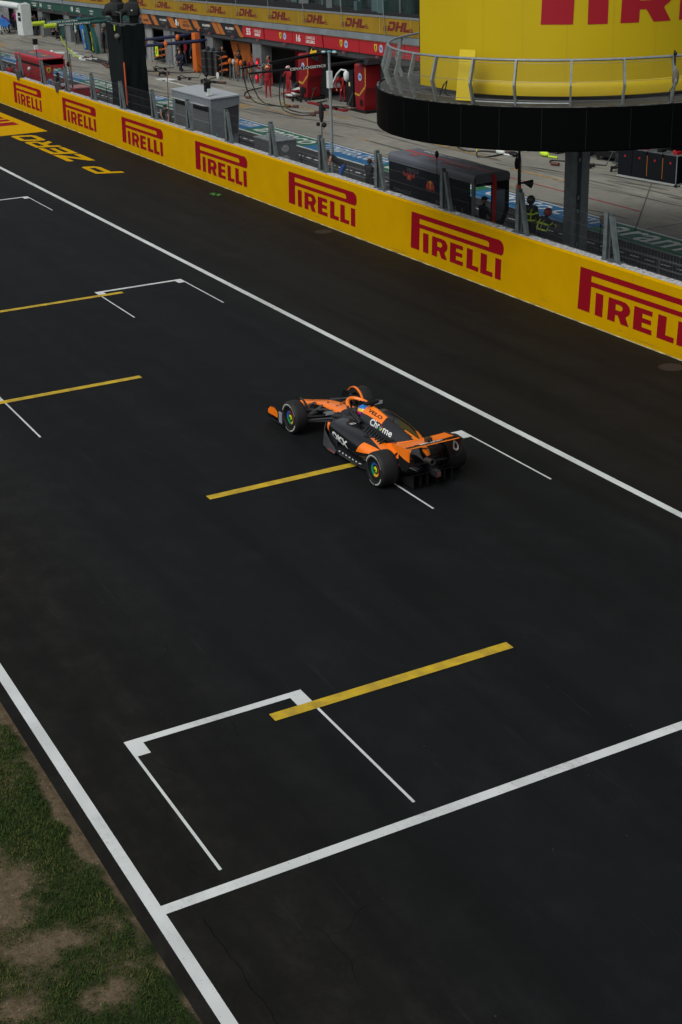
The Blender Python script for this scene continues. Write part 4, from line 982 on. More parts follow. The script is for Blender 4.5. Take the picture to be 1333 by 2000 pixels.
# rear wing
def foil(y0, z0, y1, z1, th_, x=.6, sag=.0, mi=0):
    mb = MB(); rg_ = []
    for i in range(21):
        X = -x+2*x*i/20; d = -sag*(1-(abs(X)/x)**2); n_ = Vector((0, z1-z0, -(y1-y0))).normalized()*th_
        pts = [Vector((X, y0, z0+d)), Vector((X, y0*.6+y1*.4, z0*.6+z1*.4+d))+n_*.5-Vector((0, 0, .012)), Vector((X, y1, z1+d)), Vector((X, y0*.6+y1*.4, z0*.6+z1*.4+d))-n_*.5-Vector((0, 0, .012))]
        rg_.append(pts)
    return mb.rings(rg_, mi)
foil(-.1, .85, -.44, .885, .02, .61, .01).build('rear_wing_main_plane', M_caro, car, merge=True)
foil(-.45, .875, -.61, .9, .012, .61, .0).build('rear_wing_flap', M_carb, car, merge=True); foil(-.612, .905, -.70, .925, .012, .61, .0).build('rear_wing_trailing_strip', M_caro, car, merge=True)
MB().flat(fit(shape2d(text='McLaren', bold=.02), .5, .09), (-.25, -.58, .915), (1, 0, 0), (0, 1, -.12)).build('wing_lettering', M_wlet, car)
MB().b2((-.03, -.46, .86), (.03, -.34, .955)).b2((-.06, -.5, .90), (.06, -.4, .98)).build('flap_actuator', M_carb, car)
mb = MB(); mb.tube([(0, -.25, .5), (0, -.12, .7), (0, -.2, .84)], [.03, .025, .025], 8, flat=.4); mb.build('wing_pylon', M_carb, car)
for s in (-1, 1):
    out_ = ([(-.05, .86), (-.3, .9), (-.66, .94), (-.76, .93), (-.8, .8), (-.72, .62), (-.6, .5), (-.42, .42), (-.3, .5), (-.2, .7)] if s > 0 else [(-.06, .87), (-.3, .905), (-.66, .94), (-.76, .93), (-.77, .69), (-.6, .70), (-.35, .755)])
    mb = MB(); mb.flat(shape2d([out_]), (s*.62+(0 if s > 0 else -.014)+(.014 if s > 0 else .014)*0, 0, 0), (0, 1, 0), (0, 0, 1), 0, .014); mb.build('rear_endplate', M_caro if s < 0 else mat('endplate_black', (.012, .013, .014), .5), car)
    if s < 0: MB().flat(shape2d([[(-.35, .75), (-.6, .695), (-.77, .685), (-.72, .55), (-.6, .45), (-.44, .42), (-.32, .55)]]), (-.615, 0, 0), (0, 1, 0), (0, 0, 1), 0, .012).build('rear_endplate_lower', M_dcarb, car)
    MB().tube([(s*.61, -.42, .42), (s*.5, -.4, .3), (s*.3, -.38, .26)], .02, 8, flat=.3).build('endplate_foot', M_dcarb, car)
MB().flat(fit(shape2d([[(0, 0), (.6, 0), (1, .3), (1, .7), (.6, 1), (0, 1)], [(.24, .22), (.24, .78), (.55, .78), (.76, .6), (.76, .4), (.55, .22)]]), .2, .2), (.60, -.42, .60), (0, -1, 0), (0, 0, 1)).build('endplate_letter', M_wlet, car)
foil(-.3, .42, -.52, .47, .02, .44, .0).build('beam_wing', M_dcarb, car, merge=True)
MB().b2((-.055, -.82, .26), (.055, -.3, .38)).build('crash_structure', M_carbon, car)
MB().b2((-.04, -.835, .28), (.04, -.822, .37)).build('rear_light', mat('rear_light_off', (.12, .05, .05), .3), car)
mb = MB(); mb.lathe([(.06, -.1), (.065, .25), (.05, .25), (.045, 0)], (0, -.35, .47), (0, -1, .12), 16, 0, False); mb.build('exhaust', mat('exhaust_steel', (.16, .15, .14), .35, metal=.8), car, smooth=40)
mb = MB()
for s in (-1, 1):
    mb.rings([[Vector((s*x, y, z)) for x, z in ((.05, zt), (.46, zt), (.46, zt-.02), (.05, zt-.02))] for y, zt in ((-.1, .12), (-.4, .22), (-.62, .33))])
    for x in (.12, .28, .455): mb.rings([[Vector((s*(x+d), y, z)) for d, z in ((-.006, .05), (.006, .05), (.006, zt), (-.006, zt))] for y, zt in ((-.1, .12), (-.4, .22), (-.62, .33))])
mb.build('diffuser', M_dcarb, car)
# ================================================================== PEOPLE
def capsule(mb, p0, p1, r0, r1, n=12, sx=1.0, sy=1.0):
    p0, p1 = Vector(p0), Vector(p1); t = (p1-p0); L = t.length; t = t/L if L > 1e-6 else Vector((0, 0, 1))
    a = Vector((0, 1, 0)) if abs(t.y) < .9 else Vector((1, 0, 0)); u = a.cross(t).normalized(); w_ = t.cross(u); rgs = []
    prof = [(-r0*math.cos(q), r0*math.sin(q)) for q in (.15, .6, 1.1, PI/2)]+[(L+r1*math.cos(q), r1*math.sin(q)) for q in (PI/2, 1.1, .6, .15)]
    for h, rr in prof: rgs.append([p0+t*h+(u*math.cos(2*PI*k/n)*sx+w_*math.sin(2*PI*k/n)*sy)*rr for k in range(n)])
    mb.rings(rgs)
def V(*a): return Vector(a)
POSES = {
 'stand': dict(),
 'akimbo': dict(elR=(.42, -.06, 1.16), haR=(.22, .05, 1.0)),
 'arms_up': dict(elL=(-.28, .16, 1.2), haL=(-.12, .22, 1.42), elR=(.28, .16, 1.2), haR=(.1, .24, 1.42)),
 'bend': dict(hip=(0, -.12, .93), chest=(0, .28, 1.22), neck=(0, .42, 1.36), head=(0, .52, 1.42), shL=(-.18, .34, 1.28), shR=(.18, .34, 1.28), elL=(-.22, .42, 1.0), haL=(-.16, .5, .78), elR=(.22, .42, 1.0), haR=(.14, .5, .76)),
 'lean': dict(chest=(0, .12, 1.28), neck=(0, .2, 1.45), head=(0, .26, 1.56), shL=(-.19, .13, 1.38), shR=(.19, .13, 1.38), elL=(-.26, .3, 1.14), haL=(-.1, .46, 1.12), elR=(.26, .3, 1.14), haR=(.1, .48, 1.12)),
 'camera': dict(neck=(0, .04, 1.5), head=(0, .08, 1.6), elL=(-.26, .22, 1.3), haL=(-.07, .3, 1.52), elR=(.28, .2, 1.28), haR=(.08, .28, 1.52)),
 'sit': dict(hip=(0, 0, .5), chest=(0, .04, .88), neck=(0, .06, 1.08), head=(0, .09, 1.2), shL=(-.19, .04, .98), shR=(.19, .04, .98), elL=(-.25, .14, .74), haL=(-.14, .38, .74), elR=(.25, .14, .74), haR=(.14, .38, .74), knL=(-.12, .44, .5), anL=(-.12, .42, .08), knR=(.12, .44, .5), anR=(.12, .42, .08)),
 'drive': dict(hip=(0, -.1, .2), chest=(0, -.02, .48), neck=(0, .0, .6), head=(0, .02, .72), shL=(-.17, 0, .54), shR=(.17, 0, .54), elL=(-.2, .22, .46), haL=(-.13, .38, .56), elR=(.2, .22, .46), haR=(.13, .38, .56), knL=(-.09, .5, .3), anL=(-.07, .9, .2), knR=(.09, .5, .3), anR=(.07, .9, .2)),
 'kneel': dict(hip=(0, -.05, .55), chest=(0, .1, .92), neck=(0, .16, 1.1), head=(0, .22, 1.2), shL=(-.19, .12, 1.02), shR=(.19, .12, 1.02), elL=(-.24, .3, .8), haL=(-.12, .46, .68), elR=(.24, .3, .8), haR=(.12, .46, .68), knL=(-.12, .32, .5), anL=(-.12, .25, .08), knR=(.13, .1, .1), anR=(.13, -.3, .08))}
BASE = dict(hip=(0, 0, .95), chest=(0, 0, 1.3), neck=(0, .0, 1.5), head=(0, .02, 1.62), shL=(-.2, 0, 1.42), shR=(.2, 0, 1.42), elL=(-.27, -.03, 1.13), haL=(-.26, .08, .87), elR=(.27, -.03, 1.13), haR=(.26, .08, .87), knL=(-.11, .02, .5), anL=(-.13, -.02, .08), knR=(.11, .02, .5), anR=(.13, -.02, .08))
BODY = {}
def body_mesh(pose, slot):
    """one continuous remeshed body; slot: colour index of head, torso, arms, hands, legs, feet"""
    key = (pose, slot)
    if key in BODY: return BODY[key]
    J = {k: Vector(v) for k, v in {**BASE, **POSES[pose]}.items()}; mb = MB(); seg = []
    def cap(a, b, r0, r1, m_, sx=1, sy=1): capsule(mb, a, b, r0, r1, 12, sx, sy); seg.append((Vector(a), Vector(b), (r0+r1)/2, m_))
    hp, ch, nk, hd = J['hip'], J['chest'], J['neck'], J['head']
    cap(hp, ch, .125, .15, 1, 1.25, .85); cap(J['shL']*.8+ch*.2, J['shR']*.8+ch*.2, .085, .085, 1)
    cap(ch, nk, .11, .055, 1); cap(nk-V(0, 0, .02), hd, .05, .06, 0); cap(hd-V(0, .0, .03), hd+V(0, -.01, .05), .078, .098, 0, .88, 1.05)
    fd = V(0, 1, 0); cap(hd+fd*.085+V(0, 0, .01), hd+fd*.105-V(0, 0, .015), .012, .018, 0); cap(hd+fd*.05-V(0, 0, .075), hd+fd*.06-V(0, 0, .07), .035, .035, 0)
    for s in 'LR':
        sg = -1 if s == 'L' else 1; sh, el, ha = J['sh'+s], J['el'+s], J['ha'+s]; kn, an = J['kn'+s], J['an'+s]; hj = hp+V(sg*.09, 0, -.02)
        cap(sh, el, .062, .048, 2); cap(el, ha, .046, .032, 2); d = (ha-el).normalized(); cap(ha, ha+d*.07, .034, .034, 3, 1, .7)
        cap(hj, kn, .098, .062, 4); cap(kn, an, .062, .044, 4); cap(an+V(0, -.03, -.03), an+V(0, .14, -.045), .042, .036, 5)
        cap(hd+V(sg*.088, 0, 0), hd+V(sg*.092, -.005, .03), .012, .014, 0)
    o = mb.build('tmp', M_black); md = o.modifiers.new('r', 'REMESH'); md.mode = 'VOXEL'; md.voxel_size = .019; md.use_smooth_shade = True
    s2 = o.modifiers.new('s', 'SMOOTH'); s2.iterations = 2
    me = bpy.data.meshes.new_from_object(o.evaluated_get(bpy.context.evaluated_depsgraph_get())); bpy.data.objects.remove(o)
    vs = [v.co.copy() for v in me.vertices]; fs = [tuple(p.vertices) for p in me.polygons]; mi = []
    for p in me.polygons:
        c = p.center; best = None
        for a, b, r, m_ in seg:
            t = max(0, min(1, (c-a).dot(b-a)/max(1e-9, (b-a).length_squared))); dd = (c-(a+(b-a)*t)).length-r
            if best is None or dd < best[0]: best = (dd, m_)
        mi.append(slot[best[1]])
    bpy.data.meshes.remove(me); fin = MB(); fin.add(vs, fs, mi)
    for s in 'LR':                                                # four fingers and a thumb on each palm, slightly curled
        sg = -1 if s == 'L' else 1; ha, el = J['ha'+s], J['el'+s]; d = (ha-el).normalized(); sd_ = d.cross(V(0, 0, 1))
        if sd_.length < .2: sd_ = V(0, 1, 0)
        sd_.normalize(); pn = d.cross(sd_); tip = ha+d*.085
        for k, L in enumerate((.06, .072, .068, .052)):
            b0 = tip+sd_*(k-1.5)*.017; fin.tube([b0-d*.02, b0+d*L*.55, b0+d*L*.9+pn*.02*sg], [.0095, .0085, .0065], 6, slot[3])
        b0 = ha+d*.03+sd_*.03; fin.tube([b0-sd_*.01, b0+sd_*.025+d*.03, b0+sd_*.03+d*.055], [.011, .01, .008], 6, slot[3])
    me = bpy.data.meshes.new('body'); me.from_pydata(fin.v, [], fin.f); me.polygons.foreach_set('material_index', fin.m); me.polygons.foreach_set('use_smooth', [True]*len(me.polygons))
    BODY[key] = me; return me
def person(label, loc, rz, pose, mats, slot=(0, 1, 1, 0, 2, 3), group=None, hat=None, extra=None, sc=1.0):
    """mats: skin, top, legs, shoes"""
    t = thing('person', label, 'person', loc, rz, group); t.scale = (sc, sc, sc)
    me = body_mesh(pose, slot).copy()
    for m_ in mats: me.materials.append(m_)
    b = bpy.data.objects.new('body', me); C.objects.link(b); b.parent = t
    J = {k: Vector(v) for k, v in {**BASE, **POSES[pose]}.items()}; h = J['head']
    if hat:
        kind, m_ = hat; mb = MB()
        if kind == 'cap': mb.rings([[h+V(.1*math.cos(a)*q, .108*math.sin(a)*q-.008, z) for a in [2*PI*k/16 for k in range(16)]] for q, z in ((1.06, .045), (1.04, .085), (.85, .125), (.4, .15), (.05, .155))]).box(h+V(0, .13, .05), (.13, .1, .012)); nm = 'cap'
        elif kind == 'helmet': mb.ball(h+V(0, -.01, .02), .145, 0, 16, (.92, 1.05, 1)); nm = 'helmet'
        elif kind == 'hair': mb.ball(h+V(0, -.025, .035), .108, 0, 14, (.93, 1.02, .95)); nm = 'hair'
        mb.build(nm, m_, t, smooth=60)
        if kind == 'helmet' and extra != 'novisor': MB().box(h+V(0, .115, .0), (.19, .05, .07)).build('visor', M_glass, t)
    return t
S_red = mat('suit_red', (.3, .006, .013), .8, var=.1); S_blk = mat('cloth_black', (.014, .014, .016), .85); S_nav = mat('cloth_navy', (.01, .014, .035), .8)
S_teal = mat('cloth_teal', (.01, .1, .11), .8); S_gry = mat('cloth_grey', (.14, .14, .15), .8); S_wht = mat('cloth_white', (.5, .5, .5), .8); S_blu = mat('cloth_blue', (.01, .08, .35), .8)
S_hair = mat('hair_brown', (.03, .018, .012), .8); S_hiv = mat('hi_vis_strip', (.42, .62, .03), .5, emit=0); S_pink = mat('cloth_pink', (.4, .04, .2), .8); S_org = mat('cloth_orange', (.6, .12, .01), .8)

# driver of the race car
drv = person('driver in blue, yellow and pink helmet sitting in the orange race car', (13.73-.03, 22.94+2.06, 0), R(.9), 'drive', [M_skin, S_nav, S_nav, S_blk], (1, 1, 1, 1, 2, 3))
hb = Vector((0, .04, .77)); mb = MB()
def hfm(c):
    p = c-hb
    if p.z > .085: return 0
    if p.z > .03: return 1 if p.y < .03 else 2
    if p.z > -.04: return 2 if (p.y < .05 and p.y > -.08) else 3
    return 3
nn_ = 24; mb.rings([[hb+Vector((math.cos(2*PI*j/nn_)*math.sin(PI*i/14)*.135, math.sin(2*PI*j/nn_)*math.sin(PI*i/14)*.155, -math.cos(PI*i/14)*.145)) for j in range(nn_)] for i in range(15)], hfm, False)
mb.build('helmet', [mat('helmet_blue', (.01, .16, .55), .25), mat('helmet_yellow', (.75, .55, .02), .3), mat('helmet_pink', (.6, .01, .15), .3), mat('helmet_deep_blue', (.01, .02, .25), .3)], drv, smooth=50)
MB().box(hb+Vector((0, .135, .02)), (.17, .05, .07)).build('visor', M_glass, drv)

# firefighters at the wall right of the dark stand
def hivis(t, pose):
    J = {k: Vector(v) for k, v in {**BASE, **POSES[pose]}.items()}; hp, ch = J['hip'], J['chest']; ax = (ch-hp).normalized(); mb = MB()
    for f in (.25, .8):
        c = hp+(ch-hp)*f; u = V(1, 0, 0); w_ = ax.cross(u)
        for d in (-.02, .02): pass
        mb.rings([[c+ax*d+u*math.cos(a)*.195+w_*math.sin(a)*.135 for a in [2*PI*k/18 for k in range(18)]] for d in (-.026, .026)], 0, False)
    for s in 'LR':
        sg = -1 if s == 'L' else 1
        mb.tube([hp+V(sg*.1, .13, 0)+(ch-hp)*.3, ch+V(sg*.11, .14, .02), J['sh'+s]*.8+V(0, .06, .08)+ch*.2-V(0, 0, .0), ch+V(sg*.1, -.14, .04), hp+V(sg*.08, -.13, .1)], .022, 6, flat=.4)
        for a, b in (('sh'+s, 'el'+s), ('el'+s, 'ha'+s)):
            c = (J[a]*.45+J[b]*.55); d = (J[b]-J[a]).normalized(); mb.cyl(c-d*.022, c+d*.022, .062, n=12)
        for a, b in (('kn'+s, 'an'+s),):
            c = J[a]*.5+J[b]*.5; mb.cyl(c-V(0, 0, .03), c+V(0, 0, .03), .066, n=12)
    mb.build('reflective_strips', S_hiv, t)
PLZ = .62                                                         # people stand on a raised walkway behind the wall
f1 = person('firefighter in black helmet standing behind the yellow wall', (25.1, 35.15, PLZ), R(-65), 'stand', [M_skin, S_blk, S_blk, S_blk], (0, 1, 1, 0, 2, 3), 'firefighters behind the wall', ('helmet', mat('black_helmet', (.03, .03, .03), .3)), 'novisor', .97); hivis(f1, 'stand')
f2 = person('firefighter with dark red helmet and yellow striped harness bending forward behind the yellow wall', (24.75, 34.1, PLZ), R(-90), 'lean', [M_skin, S_nav, S_nav, S_blk], (0, 1, 1, 0, 2, 3), 'firefighters behind the wall', ('helmet', mat('red_helmet', (.22, .015, .02), .35)), 'novisor', .9); hivis(f2, 'lean')
wk = thing('walkway_deck', 'raised grey concrete walkway running behind the yellow wall', 'walkway', (25, 30, 0))
MB().b2((-1.47, -90, .001), (1.1, 130, PLZ)).build('deck', mat('walkway_concrete', (.075, .078, .08), .85, var=.3, vscale=2), wk)
p = person('photographer in black top and blue trousers bending over behind the yellow wall', (25.2, 47.4, PLZ), R(60), 'bend', [M_skin, S_blk, S_blu, S_blk], (0, 1, 0, 0, 2, 3), 'photographers by the wall', ('hair', S_hair), None, .95)
p = person('photographer in black shirt raising a camera beside the left end of the dark stand', (25.2, 45.2, PLZ-.1), R(-60), 'camera', [M_skin, S_blk, S_blk, S_blk], (0, 1, 0, 0, 2, 3), 'photographers by the wall', ('hair', S_hair), None, .88)
MB().box((0, .36, 1.56), (.14, .1, .1)).cyl((0, .4, 1.56), (0, .6, 1.56), .045, n=12).build('camera', M_black, p)
person('man in dark team shirt crouching at the wall just left of the grey cabin', (25.0, 64.6, PLZ), R(180), 'bend', [M_skin, S_teal, S_blk, S_blk], (0, 1, 0, 0, 2, 3), None, ('cap', S_blk), None, .85)
person('engineer in dark clothes seated nearer the open end of the dark stand', (25.1, 37.75, PLZ), R(-90), 'sit', [M_skin, S_nav, S_nav, S_blk], (0, 1, 1, 0, 2, 3), 'engineers in the dark stand', ('cap', S_nav), None, .95)
person('engineer in dark clothes seated deeper inside the dark stand', (25.0, 38.7, PLZ), R(-90), 'sit', [M_skin, S_nav, S_nav, S_blk], (0, 1, 1, 0, 2, 3), 'engineers in the dark stand', ('cap', S_nav), None, .95)
person('engineer in black seated in the window of the red stand', (25.1, 80.6, PLZ), R(-90), 'sit', [M_skin, S_blk, S_blk, S_blk], (0, 1, 1, 0, 2, 3), None, ('cap', S_blk))
person('man in red shirt standing at the left end of the red stand', (24.9, 89.2, .2), R(-30), 'stand', [M_skin, S_red, S_blk, S_blk], (0, 1, 1, 0, 2, 3), None, ('hair', S_hair), None, .9)
# pit crew
person('mechanic in red overalls with striped helmet, hand on hip, in front of the garage', (36.35, 76.9, 0), R(160), 'akimbo', [S_red, S_red, S_red, S_red], (0, 1, 1, 0, 2, 3), 'red suited mechanics', ('helmet', mat('crew_helmet', (.6, .35, .1), .4, var=.8, vscale=12, col2=(.5, .01, .02))))
t = person('mechanic in red overalls with white lettered leg standing beside the jacked up car nose', (37.2, 75.9, 0), R(110), 'arms_up', [S_red, S_red, S_red, S_red], (0, 1, 1, 0, 2, 3), 'red suited mechanics', ('helmet', mat('white_helmet', (.55, .5, .48), .4, var=.5, vscale=9, col2=(.4, .02, .03))))
mb = MB()
for k in range(4): mb.box((-.19, .01, .95-k*.12), (.01, .07, .05))
mb.build('leg_lettering', S_wht, t)
bgp = [('mechanic in red overalls bending behind the row of tubular stands', (38.9, 84.2, 0), S_red, S_red), ('mechanic in red overalls at the right edge of the right red tower', (38.9, 66.6, 0), S_red, S_red), ('mechanic in black between the orange post and the pale screen', (38.8, 95.6, 0), S_blk, S_nav), ('mechanic in orange vest just right of the black draped tower', (38.4, 102.6, 0), S_org, S_blk), ('crew member in white shirt in the mouth of the green garage', (38.6, 117.4, 0), S_wht, S_blk), ('mechanic in red overalls standing left of the left red tower', (38.9, 76.6, 0), S_red, S_red), ('mechanic in red overalls standing between the two red towers', (38.8, 72.4, 0), S_red, S_red), ('mechanic in red by the row of tubular stands', (38.7, 81.6, 0), S_red, S_red),
 ('mechanic in black standing behind the orange wing rack', (38.9, 86.2, 0), S_blk, S_blk), ('mechanic in dark blue crouching at the right of the orange post', (37.6, 92.8, 0), S_nav, S_nav), ('crew member in dark green beside the fin shaped supports', (38.0, 113.6, 0), S_teal, S_blk), ('crew member in dark green in the green garage', (39.2, 119.8, 0), S_teal, S_teal),
 ('crew member in dark blue behind the black cabinets under the platform', (38.9, 42.6, 0), S_nav, S_nav), ('crew member in black near the wheeled jack right of the column', (39.3, 49.4, 0), S_blk, S_blk), ('mechanic in red standing deep in the red team garage behind the nose of the car', (40.6, 78.6, 0), S_red, S_red), ('mechanic in red overalls at the back left of the red team garage', (42, 81.2, 0), S_red, S_red),
 ('mechanic in pale grey striped shirt kneeling close to the red tower', (38.6, 74.9, 0), S_gry, S_blk), ('mechanic in black standing beside the black tyre trolleys of the orange team', (38.9, 88.9, 0), S_blk, S_blk),
 ('mechanic in orange top between grey screens in the orange garage', (39.9, 99.6, 0), S_org, S_blk), ('mechanic in dark blue trousers in the orange garage doorway', (39.4, 96.4, 0), S_red, S_nav), ('mechanic in black bending near the doorway of the orange garage', (39.3, 94.3, 0), S_nav, S_blk),
 ('crew member in black with large headset beside the black draped tower', (37.6, 108.1, 0), S_blk, S_blk), ('crew member in black under the lime ended boom', (38.2, 127.0, 0), S_blk, S_blk), ('crew member in grey next to the green garage doorway', (38.7, 122.6, 0), S_gry, S_blk),
 ('crew member in black and yellow beneath the white arch', (38.2, 131.2, 0), S_blk, S_blk), ('crew member in pink shirt under the white arch', (38.5, 133.8, 0), S_pink, S_blk), ('crew member in black at the far left under the white arch', (37.6, 135.2, 0), S_blk, S_blk), ('crew member in purple crouching beside the blue wing', (37.2, 131.9, 0), mat('cloth_purple', (.12, .03, .2), .8), S_blk)]
for i, (lb, lc, tp, lg) in enumerate(bgp):
    person(lb, lc, R(90+40*math.sin(i*2.3)), ('stand', 'camera', 'kneel', 'stand', 'arms_up', 'stand', 'bend')[i % 7], [M_skin, tp, lg, S_blk], (0, 1, 1, 0, 2, 3), 'crew in and around the garages', ('hair' if i % 2 else 'cap', S_hair if i % 2 else S_blk))
# ================================================================== PIT WALL STANDS
def rbox(mb, lo, hi, r, mi=0, n=5, axis='y'):
    """box with its two upper long edges rounded, extruded along y"""
    x0, y0, z0 = lo; x1, y1, z1 = hi
    pr2 = [(x0, z0)]+[(x0+r-r*math.cos(R(90*k/n)), z1-r+r*math.sin(R(90*k/n))) for k in range(n+1)]+[(x1-r+r*math.sin(R(90*k/n)), z1-r+r*math.cos(R(90*k/n))) for k in range(n+1)]+[(x1, z0)]
    return mb.rings([[Vector((x, y, z)) for x, z in pr2] for y in (y0, y1)], mi)
# grey cabin
g = thing('timing_cabin', 'light grey cabin with two opened side flaps standing behind the yellow wall', 'cabin', (24.62, 57.85, 0))
L = 4.35; W_ = 1.36; Hc = 2.9
mb = MB(); mb.rings([[Vector((x, y, z)) for x, z in ((0, .6), (0, Hc-.09), (.05, Hc-.02), (W_-.05, Hc+.03), (W_, Hc-.04), (W_-.22, .6))] for y in (0, L)]); mb.build('shell', M_grey, g)
MB().add([(.0-.03, -.04, Hc-.05), (W_+.03, -.04, Hc-.0), (W_+.03, L+.04, Hc), (-.03, L+.04, Hc-.05), (-.03, -.04, Hc-.0), (W_+.03, -.04, Hc+.06), (W_+.03, L+.04, Hc+.06), (-.03, L+.04, Hc)], [(0, 3, 2, 1), (4, 5, 6, 7), (0, 1, 5, 4), (1, 2, 6, 5), (2, 3, 7, 6), (3, 0, 4, 7)]).build('roof', mat('cabin_roof', (.33, .36, .38), .5, var=.05), g)
for k in (0, 1):
    y0 = .25+k*2.05; fl = MB(); fl.box((-.1, y0+.85, Hc-.34), (.24, 1.65, .03), 0, Matrix.Rotation(R(12), 3, 'Y')); fl.build('side_flap', mat('flap_grey', (.34, .36, .36), .5), g)
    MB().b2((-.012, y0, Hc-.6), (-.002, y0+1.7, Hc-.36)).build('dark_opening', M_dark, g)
    p_ = MB(); p_.b2((-.03, y0, Hc-1.02), (-.004, y0+1.7, Hc-.6)).b2((-.03, y0, Hc-1.72), (-.004, y0+1.7, Hc-1.06)).build('wire_screen', mat('screen_grey', (.11, .12, .12), .7, var=.3, vscale=30), g)
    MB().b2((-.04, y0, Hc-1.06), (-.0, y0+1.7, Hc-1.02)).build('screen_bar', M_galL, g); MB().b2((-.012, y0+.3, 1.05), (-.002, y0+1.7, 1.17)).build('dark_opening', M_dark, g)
mb = MB(); mb.add([(.62, -.005, 2.45), (1.3, -.005, 2.55), (1.2, -.005, 1.35), (.72, -.005, 1.2)], [(0, 3, 2, 1)]); mb.build('end_window', mat('cabin_window', (.035, .032, .04), .2), g)
MB().tube([(.62, -.02, 2.45), (1.3, -.02, 2.55), (1.2, -.02, 1.35), (.72, -.02, 1.2), (.62, -.02, 2.45)], .02, 5).build('window_frame', M_gal, g)
MB().tube([(.2, -.1, .9), (.05, -.15, 1.3), (.15, -.12, 1.42), (.3, -.1, 1.3), (.4, -.1, .9)], .02, 6).build('cyan_hose', mat('cyan_hose', (.15, .4, .42), .5), g)
# silver cabinet with vents
g = thing('vent_cabinet', 'squat silver metal cabinet with two round louvred vents right of the grey cabin', 'cabinet', (25.0, 52.7, 0))
MB().b2((0, 0, .62), (1.05, 1.75, 1.68)).build('body', mat('brushed_metal', (.2, .21, .215), .35, metal=.6, var=.1), g); MB().b2((-.03, -.03, 1.68), (1.08, 1.78, 1.72)).build('lid', M_galL, g)
mb = MB()
for z in (1.38, .98):
    for k in range(-3, 4):
        hh = math.sqrt(max(0, .15**2-(k*.045)**2)); mb.b2((.55+k*.045-.012, -.02, z-hh), (.55+k*.045+.012, -.002, z+hh))
mb.build('vent_louvre', mat('vent_pale', (.4, .43, .43), .4), g)
# dark stand with open end
g = thing('team_stand', 'long dark blue covered stand with red stripe and open right end behind the wall', 'stand', (24.3, 36.98, 0))
L = 5.3; W_ = 1.32; Hc = 2.76; M_st = mat('stand_navy', (.006, .008, .012), .5, spec=.15); M_sg2 = mat('stand_grey', (.095, .105, .125), .5)
mb = MB(); rbox(mb, (0, .02, Hc-.28), (W_, L, Hc), .12); mb.build('roof', M_sg2, g, smooth=40)
MB().b2((.03, .35, .6), (.07, L-.02, Hc-.28)).build('back_panel', M_st, g); MB().b2((.07, L-.1, .6), (W_-.05, L-.03, Hc-.2)).build('far_end_panel', M_st, g)
MB().b2((.07, .4, .6), (W_, L-.1, 1.05)).build('inner_desk', M_st, g)
mb = MB()
for k in range(4): mb.b2((W_-.5, 1.3+k*.9, 1.25), (W_-.46, 1.95+k*.9, 1.75))
mb.build('monitor', M_black, g)
mb = MB(); slab(mb, (.03, .1, .6), (.03, .1, Hc-.12), .05, .16); mb.build('corner_post', M_sg2, g)
mb = MB()
for pts in ([(W_-.62, .0, Hc-.05), (W_-.58, 0, Hc-.35), (W_-.62, 0, .6)],):
    mb.rings([[Vector((x-.05, y-.03, z)), Vector((x+.05, y-.03, z)), Vector((x+.05, y+.05, z)), Vector((x-.05, y+.05, z))] for x, y, z in pts])
mb.build('red_stripe', mat('stripe_red', (.45, .01, .012), .45), g)
# side wing panel with a window
o_ = [(.66, .6), (.68, Hc-.3), (.74, Hc-.02), (1.2, Hc-.02), (W_, Hc-.14), (W_, 1.55), (1.1, 1.05), (1.05, .6)]; hole = [(.85, 1.25), (.83, 2.2), (1.18, 2.2), (1.18, 1.6), (1.02, 1.25)]
q2 = MB(); vs, fs = shape2d([[(a-.0, b) for a, b in o_], hole]); q2.flat((vs, fs), (0, .06, 0), (1, 0, 0), (0, 0, 1), 0, .05); q2.build('end_wing_panel', M_st, g)
MB().add([(.85, .08, 1.25), (1.02, .08, 1.25), (1.18, .08, 1.6), (1.18, .08, 2.2), (.83, .08, 2.2)], [(0, 1, 2, 3, 4)]).build('window', mat('clear_pane', (.1, .13, .15), .1), g).hide_render = False
MB().b2((.02, .05, Hc-.38), (.66, .1, Hc-.1)).build('end_valance', M_st, g)
# roof stripe and lettering
MB().b2((.66, .05, Hc+.001), (.76, L-.02, Hc+.006)).build('red_stripe', mat('stripe_red', (.45, .01, .012), .45), g)
def roof_txt(s, y, x, w_, m_, h=None, b=.02): 
    vs, fs = fit(shape2d(text=s, bold=b), w_, h); MB().flat((vs, fs), (x, y, Hc+.008), (0, -1, 0), (1, 0, 0)).build('roof_lettering', m_, g)
roof_txt('HONDA RBPT', 4.6, .98, 2.2, M_wt, .13, .03); roof_txt('ORACLE', 1.5, .95, 1.3, mat('dim_print', (.3, .31, .32), .6), .17, .03); roof_txt('Red Bull', 2.5, .3, 1.6, M_red, .26, .05); roof_txt('ORACLE', 2.6, .58, 1.4, M_wt, .06, .03); roof_txt('RACING', 2.1, .2, 1.3, M_wt, .07, .03)
for q_, s_ in ((4.5, .5), (3.2, .35)):
    MB().flat(([(a*s_, b*s_*.8) for a, b in shape2d([[(0, .1), (.12, .3), (.05, .5), (.2, .45), (.42, .72), (.62, .6), (.9, .62), (.85, .4), (1, .1), (.8, .2), (.7, .02), (.6, .25), (.35, .2), (.25, 0), (.2, .2)]])[0]], shape2d([[(0, .1), (.12, .3), (.05, .5), (.2, .45), (.42, .72), (.62, .6), (.9, .62), (.85, .4), (1, .1), (.8, .2), (.7, .02), (.6, .25), (.35, .2), (.25, 0), (.2, .2)]])[1]), (.25, q_, Hc+.008), (0, -1, 0), (1, 0, 0)).build('roof_emblem', mat('emblem_red2', (.35, .04, .03), .5), g)
